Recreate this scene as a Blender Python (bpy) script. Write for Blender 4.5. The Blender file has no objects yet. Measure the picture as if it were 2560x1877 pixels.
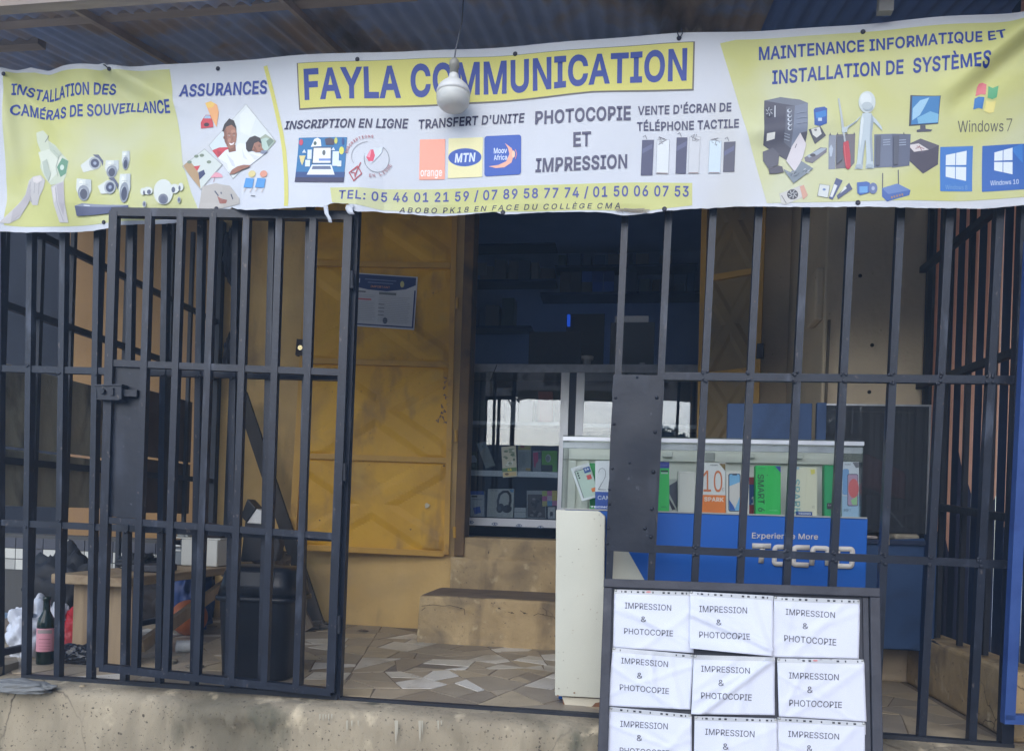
import bpy, bmesh, math, random
from mathutils import Vector, Matrix, noise
from mathutils.geometry import tessellate_polygon

random.seed(7)
scene = bpy.context.scene
COL = scene.collection

# ---------------------------------------------------------------- camera
FPX, PX0, PY0, ROLL = 1925.0, 1280.0, 1296.0, 0.033
YAW = math.atan(1925.0 / 13000.0)
CAM = Vector((0.448, -3.023, 0.758))
FWD = Vector((-math.sin(YAW), math.cos(YAW), 0))
RGT = Vector((math.cos(YAW), math.sin(YAW), 0))
UPV = Vector((0, 0, 1))
CR, SR = math.cos(ROLL), math.sin(ROLL)
cam_data = bpy.data.cameras.new("camera")
cam_data.sensor_width = 36.0
cam_data.lens = FPX / 2560.0 * 36.0
cam_data.shift_y = (PY0 - 938.5) / 2560.0
cam_data.clip_start, cam_data.clip_end = 0.05, 2000.0
cam = bpy.data.objects.new("camera", cam_data)
COL.objects.link(cam)
xa = RGT * CR + UPV * SR
ya = -RGT * SR + UPV * CR
za = -FWD
cam.matrix_world = Matrix(((xa.x, ya.x, za.x, CAM.x), (xa.y, ya.y, za.y, CAM.y), (xa.z, ya.z, za.z, CAM.z), (0, 0, 0, 1)))
scene.camera = cam

# ---------------------------------------------------------------- sky, sun, exposure
SUN_EL, SUN_AZ = math.radians(30), math.radians(190)   # azimuth from +Y clockwise: high behind the camera
world = bpy.data.worlds.new("World")
scene.world = world
world.use_nodes = True
wn = world.node_tree
sky = wn.nodes.new("ShaderNodeTexSky")
sky.sky_type = 'NISHITA'
sky.sun_disc = False
sky.sun_elevation = SUN_EL
sky.sun_rotation = SUN_AZ
sky.air_density, sky.dust_density, sky.ozone_density = 1.0, 1.0, 3.0
wn.nodes["Background"].inputs[1].default_value = 0.15
wn.links.new(sky.outputs[0], wn.nodes["Background"].inputs[0])
sun_d = bpy.data.lights.new("sun", 'SUN')
sun_d.energy, sun_d.angle, sun_d.color = 1.2, math.radians(65), (1.0, 0.99, 0.975)
sun = bpy.data.objects.new("sun", sun_d)
COL.objects.link(sun)
sd = Vector((math.sin(SUN_AZ) * math.cos(SUN_EL), math.cos(SUN_AZ) * math.cos(SUN_EL), math.sin(SUN_EL)))
sun.rotation_euler = sd.to_track_quat('Z', 'Y').to_euler()
sun.location = sd * 20
vs = scene.view_settings
vs.view_transform, vs.look, vs.gamma = 'Standard', 'None', 1.0
vs.use_curve_mapping = False
vs.exposure = 0.95

# ---------------------------------------------------------------- measuring helpers (pixels of the photograph -> places)
def ray(px, py):
    dx, dy = px - PX0, py - PY0
    h = dx * CR + dy * SR
    v = -dx * SR + dy * CR
    return FWD + RGT * (h / FPX) - UPV * (v / FPX)
def U(px, py, Y=0.0):
    d = ray(px, py)
    return CAM + d * ((Y - CAM.y) / d.y)
def UX(px, py, X):
    d = ray(px, py)
    return CAM + d * ((X - CAM.x) / d.x)
def UZ(px, py, z=0.0):
    d = ray(px, py)
    return CAM + d * ((z - CAM.z) / d.z)
def UP(px, py, p0, n):
    d = ray(px, py)
    return CAM + d * ((p0 - CAM).dot(n) / d.dot(n))
def Zm(ox, oy, s):
    return lambda *pts: [(ox + x / s, oy + y / s) for x, y in pts]
def interp(tab, x):
    if x <= tab[0][0]: return tab[0][1]
    for (a, b), (c, d) in zip(tab, tab[1:]):
        if x <= c:
            return b + (d - b) * (x - a) / (c - a) if c > a else d
    return tab[-1][1]

# ---------------------------------------------------------------- materials
def lin(c):
    c = c / 255.0
    return c / 12.92 if c <= 0.04045 else ((c + 0.055) / 1.055) ** 2.4
def rgb(c): return (lin(c[0]), lin(c[1]), lin(c[2]), 1.0)
MATS = {}
def plain(c, rough=0.5, metal=0.0, spec=0.5):
    k = ('p', c, rough, metal, spec)
    if k in MATS: return MATS[k]
    m = bpy.data.materials.new("paint_%d_%d_%d" % c)
    m.use_nodes = True
    b = m.node_tree.nodes["Principled BSDF"]
    b.inputs["Base Color"].default_value = rgb(c)
    b.inputs["Roughness"].default_value = rough
    b.inputs["Metallic"].default_value = metal
    b.inputs["Specular IOR Level"].default_value = spec
    MATS[k] = m
    return m
def pmat(name, a, b, scale=6.0, rough=0.7, bump=0.2, bscale=60.0, third=None, tscale=1.5, tpos=(0.55, 0.7), metal=0.0, spec=0.4, stretch=(1, 1, 1), detail=6.0, dist=0.0, specks=(), cracks=None):
    if name in MATS: return MATS[name]
    m = bpy.data.materials.new(name)
    m.use_nodes = True
    nt = m.node_tree
    N, L = nt.nodes, nt.links
    bs = N["Principled BSDF"]
    tc = N.new("ShaderNodeTexCoord")
    mp = N.new("ShaderNodeMapping")
    mp.inputs["Scale"].default_value = stretch
    L.new(tc.outputs["Object"], mp.inputs[0])
    def noi(s, d=detail, di=dist):
        n = N.new("ShaderNodeTexNoise")
        n.inputs["Scale"].default_value = s
        n.inputs["Detail"].default_value = d
        n.inputs["Distortion"].default_value = di
        L.new(mp.outputs[0], n.inputs["Vector"])
        return n
    n1 = noi(scale)
    r1 = N.new("ShaderNodeValToRGB")
    r1.color_ramp.elements[0].position, r1.color_ramp.elements[1].position = 0.32, 0.68
    r1.color_ramp.elements[0].color, r1.color_ramp.elements[1].color = rgb(a), rgb(b)
    L.new(n1.outputs["Fac"], r1.inputs[0])
    out = r1.outputs[0]
    if third:
        n2 = noi(tscale, 8.0, 0.6)
        r2 = N.new("ShaderNodeValToRGB")
        r2.color_ramp.elements[0].position, r2.color_ramp.elements[1].position = tpos
        r2.color_ramp.elements[0].color, r2.color_ramp.elements[1].color = (0, 0, 0, 1), (1, 1, 1, 1)
        L.new(n2.outputs["Fac"], r2.inputs[0])
        mx = N.new("ShaderNodeMixRGB")
        L.new(r2.outputs[0], mx.inputs[0])
        L.new(out, mx.inputs[1])
        mx.inputs[2].default_value = rgb(third)
        out = mx.outputs[0]
    def over(fac, col, out):
        mx = N.new("ShaderNodeMixRGB")
        L.new(fac, mx.inputs[0]); L.new(out, mx.inputs[1])
        mx.inputs[2].default_value = rgb(col)
        return mx.outputs[0]
    for col, ssc, lo, hi, st in specks:
        n4 = N.new("ShaderNodeTexNoise")
        n4.inputs["Scale"].default_value = ssc
        n4.inputs["Detail"].default_value = 5.0
        m4 = N.new("ShaderNodeMapping")
        m4.inputs["Scale"].default_value = st
        L.new(tc.outputs["Object"], m4.inputs[0]); L.new(m4.outputs[0], n4.inputs["Vector"])
        r4 = N.new("ShaderNodeValToRGB")
        r4.color_ramp.elements[0].position, r4.color_ramp.elements[1].position = lo, hi
        L.new(n4.outputs["Fac"], r4.inputs[0])
        out = over(r4.outputs[0], col, out)
    if cracks:
        col, csc, wid = cracks
        vo = N.new("ShaderNodeTexVoronoi")
        vo.feature = 'DISTANCE_TO_EDGE'
        vo.inputs["Scale"].default_value = csc
        wn_ = noi(3.0, 6.0, 0.0)
        ad = N.new("ShaderNodeMixRGB"); ad.blend_type = 'ADD'; ad.inputs[0].default_value = 0.35
        L.new(mp.outputs[0], ad.inputs[1]); L.new(wn_.outputs["Color"], ad.inputs[2])
        L.new(ad.outputs[0], vo.inputs["Vector"])
        lt = N.new("ShaderNodeMapRange")
        lt.inputs["From Min"].default_value, lt.inputs["From Max"].default_value = 0.0, wid
        lt.inputs["To Min"].default_value, lt.inputs["To Max"].default_value = 1.0, 0.0
        L.new(vo.outputs["Distance"], lt.inputs["Value"])
        mk = noi(1.3, 3.0)
        gt_ = N.new("ShaderNodeMapRange")
        gt_.inputs["From Min"].default_value, gt_.inputs["From Max"].default_value = 0.5, 0.62
        L.new(mk.outputs["Fac"], gt_.inputs["Value"])
        mu = N.new("ShaderNodeMath"); mu.operation = 'MULTIPLY'
        L.new(lt.outputs[0], mu.inputs[0]); L.new(gt_.outputs[0], mu.inputs[1])
        out = over(mu.outputs[0], col, out)
    L.new(out, bs.inputs["Base Color"])
    bs.inputs["Roughness"].default_value = rough
    bs.inputs["Metallic"].default_value = metal
    bs.inputs["Specular IOR Level"].default_value = spec
    if bump:
        n3 = noi(bscale, 4.0)
        bp = N.new("ShaderNodeBump")
        bp.inputs["Strength"].default_value = bump
        bp.inputs["Distance"].default_value = 0.01
        L.new(n3.outputs["Fac"], bp.inputs["Height"])
        L.new(bp.outputs[0], bs.inputs["Normal"])
    MATS[name] = m
    return m
def sheer(m, k):
    """let part of the light through a thin sheet"""
    N, L = m.node_tree.nodes, m.node_tree.links
    b = N["Principled BSDF"]
    tr = N.new("ShaderNodeBsdfTranslucent")
    src = b.inputs["Base Color"].links
    if src: L.new(src[0].from_socket, tr.inputs[0])
    else: tr.inputs[0].default_value = b.inputs["Base Color"].default_value
    mx = N.new("ShaderNodeMixShader")
    mx.inputs[0].default_value = k
    L.new(b.outputs[0], mx.inputs[1])
    L.new(tr.outputs[0], mx.inputs[2])
    L.new(mx.outputs[0], N["Material Output"].inputs[0])
    return m
def glass(name, tint=(235, 240, 238), refl=0.06, rough=0.0, haze=0.0):
    if name in MATS: return MATS[name]
    m = bpy.data.materials.new(name)
    m.use_nodes = True
    nt = m.node_tree
    N, L = nt.nodes, nt.links
    N.remove(N["Principled BSDF"])
    tr = N.new("ShaderNodeBsdfTransparent")
    tr.inputs[0].default_value = rgb(tint)
    gl = N.new("ShaderNodeBsdfGlossy")
    gl.inputs["Roughness"].default_value = rough
    fr = N.new("ShaderNodeLayerWeight")
    fr.inputs[0].default_value = 0.5
    pw = N.new("ShaderNodeMath")
    pw.operation = 'POWER'
    pw.inputs[1].default_value = 5.0
    L.new(fr.outputs["Facing"], pw.inputs[0])
    ma = N.new("ShaderNodeMath")
    ma.operation = 'ADD'
    ma.use_clamp = True
    ma.inputs[1].default_value = refl + 0.04
    L.new(pw.outputs[0], ma.inputs[0])
    mx = N.new("ShaderNodeMixShader")
    L.new(ma.outputs[0], mx.inputs[0])
    L.new(tr.outputs[0], mx.inputs[1])
    L.new(gl.outputs[0], mx.inputs[2])
    out = mx.outputs[0]
    if haze:
        df = N.new("ShaderNodeBsdfDiffuse")
        df.inputs[0].default_value = rgb((150, 155, 160))
        m2 = N.new("ShaderNodeMixShader")
        m2.inputs[0].default_value = haze
        L.new(out, m2.inputs[1])
        L.new(df.outputs[0], m2.inputs[2])
        out = m2.outputs[0]
    L.new(out, N["Material Output"].inputs[0])
    MATS[name] = m
    return m
def emit(name, c, s):
    m = bpy.data.materials.new(name)
    m.use_nodes = True
    b = m.node_tree.nodes["Principled BSDF"]
    b.inputs["Base Color"].default_value = rgb(c)
    b.inputs["Emission Color"].default_value = rgb(c)
    b.inputs["Emission Strength"].default_value = s
    return m

# ---------------------------------------------------------------- objects
def thing(name, label, cat, loc=(0, 0, 0), group=None, kind=None):
    o = bpy.data.objects.new(name, None)
    COL.objects.link(o)
    o.location = loc
    o.empty_display_size = 0.05
    tag(o, label, cat, group, kind)
    return o
def tag(o, label=None, cat=None, group=None, kind=None):
    if label: o['label'] = label
    if cat: o['category'] = cat
    if group: o['group'] = group
    if kind: o['kind'] = kind
    return o
def root_loc(o):
    v = Vector((0, 0, 0))
    while o is not None:
        v = v + o.location
        o = o.parent
    return v
def link(name, verts, faces, mats, parent=None, midx=None, smooth=False, base=None):
    """one mesh object; verts are world places, stored relative to the parent (or to the mesh's own base)"""
    me = bpy.data.meshes.new(name)
    if parent is not None:
        off = root_loc(parent)
        loc = Vector((0, 0, 0))
    else:
        if base is not None:
            off = Vector(base)
        else:
            xs = [v[0] for v in verts]; ys = [v[1] for v in verts]; zs = [v[2] for v in verts]
            off = Vector(((min(xs) + max(xs)) / 2, (min(ys) + max(ys)) / 2, min(zs)))
        loc = off
    me.from_pydata([(v[0] - off.x, v[1] - off.y, v[2] - off.z) for v in verts], [], faces)
    if not isinstance(mats, (list, tuple)): mats = [mats]
    for m in mats: me.materials.append(m)
    if midx:
        me.polygons.foreach_set("material_index", midx)
    if smooth:
        me.polygons.foreach_set("use_smooth", [True] * len(me.polygons))
    me.update()
    o = bpy.data.objects.new(name, me)
    COL.objects.link(o)
    o.location = loc
    if parent is not None: o.parent = parent
    return o

class MB:
    """collects shapes that belong to one part"""
    def __init__(s): s.v, s.f, s.m, s.mats = [], [], [], []
    def mi(s, mat):
        if mat not in s.mats: s.mats.append(mat)
        return s.mats.index(mat)
    def add(s, vs_, fs, mat):
        k = len(s.v); i = s.mi(mat)
        s.v += [Vector(p) for p in vs_]
        for f in fs:
            s.f.append([k + a for a in f]); s.m.append(i)
        return s
    def box(s, lo, hi, mat):
        (a, b, c), (d, e, f) = lo, hi
        vv = [(a, b, c), (d, b, c), (d, e, c), (a, e, c), (a, b, f), (d, b, f), (d, e, f), (a, e, f)]
        return s.add(vv, BOXF, mat)
    def bar(s, p, q, w, d, mat, ref=(0, 1, 0), taper=1.0):
        p, q = Vector(p), Vector(q)
        ax = (q - p).normalized()
        n = Vector(ref)
        n = (n - ax * n.dot(ax))
        if n.length < 1e-5: n = Vector((1, 0, 0)) - ax * ax.x
        n.normalize()
        sd_ = ax.cross(n)
        vv = []
        for c, t in ((p, 1.0), (q, taper)):
            for a, b in ((-1, -1), (1, -1), (1, 1), (-1, 1)):
                vv.append(c + sd_ * (a * w * t / 2) + n * (b * d * t / 2))
        return s.add(vv, BOXF, mat)
    def tube(s, pts, r, mat, n=8):
        pts = [Vector(p) for p in pts]
        vv, ff = [], []
        for i, p in enumerate(pts):
            a = (pts[min(i + 1, len(pts) - 1)] - pts[max(i - 1, 0)]).normalized()
            u = a.orthogonal().normalized() if abs(a.z) > 0.9 else a.cross(UPV).normalized()
            w = a.cross(u)
            rr = r[i] if isinstance(r, (list, tuple)) else r
            for k in range(n):
                t = 2 * math.pi * k / n
                vv.append(p + u * (math.cos(t) * rr) + w * (math.sin(t) * rr))
        for i in range(len(pts) - 1):
            for k in range(n):
                a, b = i * n + k, i * n + (k + 1) % n
                ff.append((a, b, b + n, a + n))
        ff.append(tuple(range(n - 1, -1, -1)))
        ff.append(tuple(range((len(pts) - 1) * n, len(pts) * n)))
        return s.add(vv, ff, mat)
    def lathe(s, c, prof, mat, n=24, axis='Z'):
        c = Vector(c); vv, ff = [], []
        for r, z in prof:
            for k in range(n):
                t = 2 * math.pi * k / n
                a, b = math.cos(t) * r, math.sin(t) * r
                vv.append(c + (Vector((a, b, z)) if axis == 'Z' else Vector((a, z, b))))
        for i in range(len(prof) - 1):
            for k in range(n):
                a, b = i * n + k, i * n + (k + 1) % n
                ff.append((a, b, b + n, a + n))
        ff.append(tuple(range(n - 1, -1, -1)))
        ff.append(tuple(range((len(prof) - 1) * n, len(prof) * n)))
        return s.add(vv, ff, mat)
    def prism(s, front, back, mat):
        n = len(front)
        ff = [tuple(range(n)), tuple(range(2 * n - 1, n - 1, -1))]
        for k in range(n):
            j = (k + 1) % n
            ff.append((k, n + k, n + j, j))
        return s.add(list(front) + list(back), ff, mat)
    def slab(s, pts, off, mat):
        """polygon of places pushed back by the vector off"""
        off = Vector(off)
        return s.prism(pts, [Vector(p) + off for p in pts], mat)
    def grid(s, fn, nu, nv, mat):
        vv = [fn(i / nu, j / nv) for j in range(nv + 1) for i in range(nu + 1)]
        ff = [(j * (nu + 1) + i, j * (nu + 1) + i + 1, (j + 1) * (nu + 1) + i + 1, (j + 1) * (nu + 1) + i) for j in range(nv) for i in range(nu)]
        return s.add(vv, ff, mat)
    def build(s, name, parent=None, smooth=False, base=None):
        return link(name, s.v, s.f, s.mats, parent, s.m, smooth, base)
BOXF = [(0, 3, 2, 1), (4, 5, 6, 7), (0, 1, 5, 4), (1, 2, 6, 5), (2, 3, 7, 6), (3, 0, 4, 7)]

def bevel(o, w=0.003, seg=2):
    m = o.modifiers.new("soft_edges", 'BEVEL')
    m.width, m.segments, m.limit_method = w, seg, 'ANGLE'
    m.harden_normals = False
    return o

def blob(name, c, size, mat, label=None, cat=None, parent=None, amp=0.25, freq=2.5, seed=0, flat=True, crease=0.0, sub=4, group=None):
    """a soft crumpled bag or cloth heap resting on its base"""
    bm = bmesh.new()
    bmesh.ops.create_icosphere(bm, subdivisions=sub, radius=1.0)
    bm.verts.index_update()
    c = Vector(c)
    vv = []
    for v in bm.verts:
        p = v.co.copy()
        q = p * freq + Vector((seed * 7.1, seed * 3.3, seed))
        k = 1 + amp * noise.noise(q) + amp * 0.5 * noise.noise(q * 2.3)
        if crease: k -= crease * (1 - abs(noise.noise(q * 1.7 + Vector((3, 1, 2))))) ** 4
        p = p * k
        if flat: p.z = max(p.z, -0.55)
        vv.append(Vector((c.x + p.x * size[0], c.y + p.y * size[1], c.z + (p.z + (0.55 if flat else 1.0)) * size[2])))
    ff = [[w.index for w in f.verts] for f in bm.faces]
    bm.verts.index_update()
    bm.free()
    o = link(name, vv, ff, mat, parent, smooth=True)
    if label: tag(o, label, cat, group)
    return o

# ---------------------------------------------------------------- flat print: lettering and pictures laid on a surface
# letter outlines (contours in units, clockwise outside, counter-clockwise holes)
FONT = {
'A':(240,['8,0 101,254 138,254 231,0 198,0 174,71 65,71 43,0', '75,99 164,99 120,226']),
'B':(228,['30,0 30,254 121,254 145,252 164,245 180,235 190,221 197,205 199,187 198,172 193,160 178,143 157,132 170,129 182,123 192,114 201,102 207,86 209,68 207,50 200,33 189,20 172,9 151,2 123,0', '62,29 122,29 148,31 165,40 175,53 178,68 176,81 171,92 163,102 153,109 140,114 124,115 62,115', '62,143 119,143 144,148 154,155 162,163 166,174 168,186 165,202 156,214 141,223 120,226 62,226']),
'C':(255,['134,-3 103,1 75,12 52,32 35,58 24,90 20,127 24,165 35,197 52,223 75,242 103,254 134,258 170,252 186,245 201,236 214,224 224,209 232,193 236,174 204,174 195,197 179,214 158,224 134,228 111,225 92,216 75,202 62,182 54,157 52,127 54,97 63,72 75,53 92,38 112,29 134,26 158,30 179,40 195,57 204,80 236,80 232,62 224,45 214,31 201,19 187,9 170,2 153,-2']),
'D':(251,['109,0 48,0 48,29 107,29 136,31 159,40 177,55 189,75 197,99 200,128 197,156 190,180 177,200 160,214 138,223 110,226 47,226 47,254 113,254 147,251 176,239 200,221 217,196 227,164 231,128 227,91 217,59 199,34 175,15 145,4', '62,254 62,0 30,0 30,254']),
'E':(209,['30,0 30,254 186,254 186,226 62,226 62,143 178,143 178,114 62,114 62,29 188,29 188,0']),
'F':(205,['30,0 30,254 185,254 185,226 62,226 62,139 173,139 173,111 62,111 62,0']),
'G':(260,['134,-3 102,1 75,13 52,32 35,58 24,90 20,127 24,165 35,197 52,223 74,242 102,254 132,258 152,256 170,252 187,245 202,235 214,222 225,208 232,192 237,174 204,174 194,197 178,213 158,224 133,228 111,225 92,216 75,202 62,182 54,157 52,127 54,97 63,72 75,53 92,38 112,29 134,26 155,29 172,36 187,47 198,62 205,80 207,101 217,100 141,100 141,128 239,128 239,100 236,71 225,45 209,25 188,9 163,0']),
'H':(258,['30,0 30,254 62,254 62,144 196,144 196,254 228,254 228,0 196,0 196,116 62,116 62,0']),
'I':(150,['16,0 16,29 59,29 59,226 16,226 16,254 135,254 135,226 91,226 91,29 135,29 135,0']),
'J':(198,['93,-3 62,2 38,16 22,40 17,73 17,86 49,86 49,73 52,52 61,37 75,28 93,25 110,28 124,37 133,52 136,73 136,254 168,254 168,73 163,40 147,16 123,2']),
'K':(233,['52,73 52,108 70,131 87,152 106,172 182,254 224,254 115,138', '30,0 30,254 62,254 62,167 62,112 62,97 62,0', '186,0 94,130 114,155 224,0']),
'L':(196,['30,0 30,254 62,254 62,29 181,29 181,0']),
'M':(314,['30,0 30,254 76,254 157,40 238,254 284,254 284,0 252,0 252,196 173,0 141,0 61,196 61,0']),
'N':(262,['30,0 30,254 68,254 199,46 199,254 232,254 232,0 193,0 62,208 62,0']),
'O':(267,['133,-3 103,1 75,12 52,32 35,58 24,90 20,127 24,165 35,197 52,223 75,242 103,254 133,258 164,254 192,242 215,223 232,197 243,165 247,127 243,90 232,58 215,32 192,12 164,1', '133,26 155,29 175,38 191,52 204,72 212,97 215,127 212,157 204,182 191,202 175,216 155,225 133,228 112,225 92,216 75,202 63,182 54,157 52,127 54,97 63,72 75,52 92,38 112,29']),
'P':(222,['30,0 30,254 118,254 144,252 166,244 183,231 195,215 202,195 204,174 202,152 195,133 183,116 166,104 144,96 118,93 55,93 55,121 116,121 134,123 149,128 159,136 167,147 171,160 172,174 171,188 167,201 159,211 148,219 134,224 116,226 62,226 62,0']),
'Q':(267,['123,80 156,80 185,42 192,32 234,-24 200,-24 173,13 166,23', '133,-3 103,1 75,12 52,32 35,58 24,90 20,127 24,165 35,197 52,223 75,242 103,254 133,258 164,254 192,242 215,223 232,197 243,165 247,127 243,90 232,58 215,32 192,12 164,1', '133,26 155,29 175,38 191,52 204,72 212,97 215,127 212,157 204,182 191,202 175,216 155,225 133,228 112,225 92,216 75,202 63,182 54,157 52,127 54,97 63,72 75,52 92,38 112,29']),
'R':(224,['30,0 30,254 118,254 145,252 167,244 183,232 195,217 202,198 205,176 202,154 195,136 183,120 166,109 145,101 118,99 48,99 48,128 117,128 135,129 149,133 160,141 167,150 171,162 173,176 171,190 167,202 159,212 149,220 134,224 116,226 62,226 62,0', '177,0 115,115 151,115 214,0']),
'S':(223,['112,-4 86,-2 64,5 46,15 32,30 23,48 19,68 52,68 55,55 62,44 71,35 83,29 112,25 128,26 143,30 155,37 165,46 171,57 173,70 171,81 166,89 148,102 122,111 92,120 64,130 43,145 30,163 26,186 29,206 37,224 51,238 69,249 90,256 114,258 137,256 158,249 175,238 189,224 197,208 200,189 169,189 163,206 151,219 134,227 112,229 97,228 84,224 73,218 64,209 59,199 58,188 60,176 65,167 85,154 106,147 132,140 156,132 179,119 197,99 202,85 204,69 201,50 193,32 180,17 162,5 139,-2']),
'T':(224,['16,226 16,254 208,254 208,226 128,226 128,0 96,0 96,226']),
'U':(259,['129,-4 101,-1 77,8 57,22 42,40 33,62 30,87 30,254 62,254 62,89 64,72 70,57 80,44 94,34 110,28 129,26 149,28 165,34 179,44 188,57 194,72 196,89 196,254 229,254 229,87 226,62 216,40 201,22 182,8 157,-1']),
'V':(240,['102,0 8,254 42,254 120,36 197,254 231,254 139,0']),
'W':(343,['78,0 8,254 41,254 97,42 153,254 190,254 246,42 302,254 335,254 265,0 228,0 171,210 115,0']),
'X':(237,['9,0 100,130 15,254 52,254 119,155 187,254 223,254 138,130 228,0 191,0 119,106 46,0']),
'Y':(236,['102,0 102,104 8,254 46,254 118,134 191,254 228,254 134,104 134,0']),
'Z':(219,['21,0 21,23 158,226 20,226 20,254 198,254 198,231 62,29 200,29 200,0']),
'0':(227,['113,-3 87,0 65,12 47,31 34,57 27,89 24,127 27,165 35,197 48,223 65,242 87,254 113,258 139,254 161,242 179,223 192,197 200,165 203,127 200,89 192,57 179,31 162,12 140,0', '113,25 131,28 145,37 157,52 165,72 170,97 172,127 170,157 165,182 157,203 145,218 131,227 113,230 96,227 82,218 70,203 62,182 56,157 55,127 56,97 62,72 70,52 82,37 96,28']),
'1':(227,['38,0 38,27 106,27 106,222 43,179 43,213 99,254 138,254 138,27 195,27 195,0']),
'2':(227,['32,0 32,24 117,114 141,141 155,163 160,186 159,198 154,209 146,218 137,224 112,230 98,228 86,224 77,216 69,207 65,195 64,181 33,181 35,202 43,221 55,237 72,248 91,255 112,258 134,255 153,248 169,237 181,223 188,205 191,186 185,159 168,129 133,90 76,29 195,28 195,0']),
'3':(227,['109,-3 87,-1 66,5 49,15 35,29 26,46 22,66 55,66 57,54 63,44 72,35 83,30 109,25 138,30 149,37 157,46 163,58 165,72 163,86 158,98 150,109 137,117 121,122 101,124 78,124 78,150 144,225 35,226 35,254 186,254 186,230 106,142 132,144 154,138 172,127 185,111 194,93 196,72 194,51 185,33 172,18 154,6 133,-1']),
'4':(227,['20,53 20,79 123,254 155,254 54,82 207,81 207,53', '141,0 141,61 141,73 141,159 171,159 171,0']),
'5':(227,['111,-3 89,-1 70,6 54,16 41,30 33,47 30,65 61,65 64,54 69,44 87,30 111,25 125,27 138,32 149,41 157,52 162,66 164,81 162,97 157,111 148,122 137,131 124,137 109,138 84,134 64,123 34,126 48,254 183,254 183,226 75,226 68,151 89,162 115,167 131,165 147,160 161,153 172,143 182,130 189,116 194,99 195,82 193,58 184,38 171,21 154,8 134,-1']),
'6':(227,['113,-3 91,-1 71,7 55,20 42,37 34,58 32,81 34,100 40,119 69,170 126,254 161,254 74,131 83,144 98,153 117,157 139,155 158,147 173,136 185,120 192,101 194,79 192,56 184,36 171,20 155,7 135,-1', '113,24 127,26 139,31 149,40 157,51 162,64 164,79 162,94 157,107 149,118 139,126 127,131 113,133 99,131 87,126 77,118 69,107 64,94 62,79 64,64 69,51 77,40 87,31 99,26']),
'7':(227,['48,0 162,225 31,226 31,254 195,254 195,224 82,0']),
'8':(227,['113,-3 89,-1 68,6 50,17 37,31 29,48 26,68 28,83 33,98 40,110 51,121 63,128 76,132 59,141 46,154 38,171 35,190 38,209 45,225 57,239 73,249 92,256 113,258 134,256 153,249 169,239 181,225 188,209 191,190 188,171 180,154 167,141 150,132 164,128 176,121 186,110 194,98 199,83 200,68 198,48 189,31 176,17 158,6 137,-1', '113,25 129,26 142,30 153,37 161,46 167,57 168,69 167,83 161,94 153,104 141,111 128,116 113,118 98,116 85,111 73,104 65,94 59,83 58,69 59,57 64,46 73,37 84,30 97,26', '113,145 137,150 146,157 154,165 158,176 160,188 158,200 154,210 147,218 138,225 113,230 89,225 79,218 72,210 68,200 66,188 68,176 72,165 79,157 89,150']),
'9':(227,['113,258 135,255 155,247 171,234 184,217 192,197 194,173 192,155 186,135 158,84 100,0 65,0 152,124 144,111 128,101 109,97 87,100 69,107 53,119 41,134 34,154 32,176 34,198 42,218 55,235 71,247 91,255', '113,230 99,228 87,223 77,215 69,204 64,191 63,176 64,161 69,148 77,137 87,129 99,123 113,122 127,123 139,129 149,137 157,147 162,160 164,175 162,190 157,204 150,215 139,223 127,228']),
'a':(195,['80,-4 63,-3 47,2 34,11 24,22 17,37 15,54 17,69 22,80 29,90 39,97 63,105 89,110 117,113 134,119 138,128 133,148 120,161 98,165 75,161 59,150 50,137 20,146 29,161 39,173 52,182 66,188 97,192 119,190 143,180 153,172 161,160 167,145 168,126 168,0 138,0 137,26 126,12 108,1', '85,23 101,24 114,29 124,37 132,47 136,57 138,69 138,95 130,91 116,88 100,86 88,84 67,79 52,70 47,62 46,52 51,36 65,26']),
'b':(212,['115,-4 99,-3 86,2 69,16 58,29 56,0 26,0 26,254 57,254 58,160 69,173 86,186 98,191 115,192 137,189 156,180 173,166 185,146 193,122 195,94 193,66 185,42 173,23 157,8 137,-1', '110,23 126,26 140,33 150,44 158,58 163,75 164,95 163,114 158,131 150,145 140,156 126,163 110,165 94,163 81,156 70,145 62,131 58,114 56,95 58,75 63,58 70,43 81,32 94,26']),
'c':(198,['104,-4 79,-1 58,8 41,23 28,43 20,66 17,94 20,122 28,146 41,165 58,180 79,189 104,192 130,189 153,178 170,161 181,138 151,131 145,145 135,155 121,162 104,165 86,162 73,155 62,144 54,129 50,112 48,94 50,75 54,59 62,44 73,33 86,26 104,23 121,26 135,33 146,44 152,59 181,51 171,28 153,11 130,0']),
'd':(212,['98,-4 75,-1 56,8 40,23 27,42 20,66 17,94 20,122 27,146 40,166 56,180 75,189 98,192 114,191 126,186 144,173 154,160 155,254 186,254 186,0 156,0 154,29 143,16 126,2 114,-3', '102,23 118,26 132,32 142,43 150,58 154,75 156,95 154,114 150,131 142,145 132,156 118,163 102,165 86,163 72,156 62,145 54,131 50,114 48,95 50,75 54,58 62,44 73,33 86,26']),
'e':(202,['106,-4 80,-1 58,8 41,23 28,42 20,66 17,93 20,121 28,145 40,165 58,180 78,189 103,192 133,187 147,180 160,170 170,157 179,141 184,121 186,97 186,85 37,85 37,110 169,110 155,101 153,119 149,134 141,147 131,157 118,163 103,165 87,163 73,157 62,147 54,135 50,121 48,105 48,89 50,69 55,53 64,40 76,31 90,25 106,23 127,26 143,36 153,53 182,45 177,32 168,20 156,10 141,2 125,-3']),
'f':(127,['114,190 114,164 3,164 3,190', '40,0 40,216 42,231 48,243 57,252 68,259 94,265 111,263 121,260 114,234 107,236 97,237 85,235 77,230 72,221 71,209 71,0']),
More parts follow.
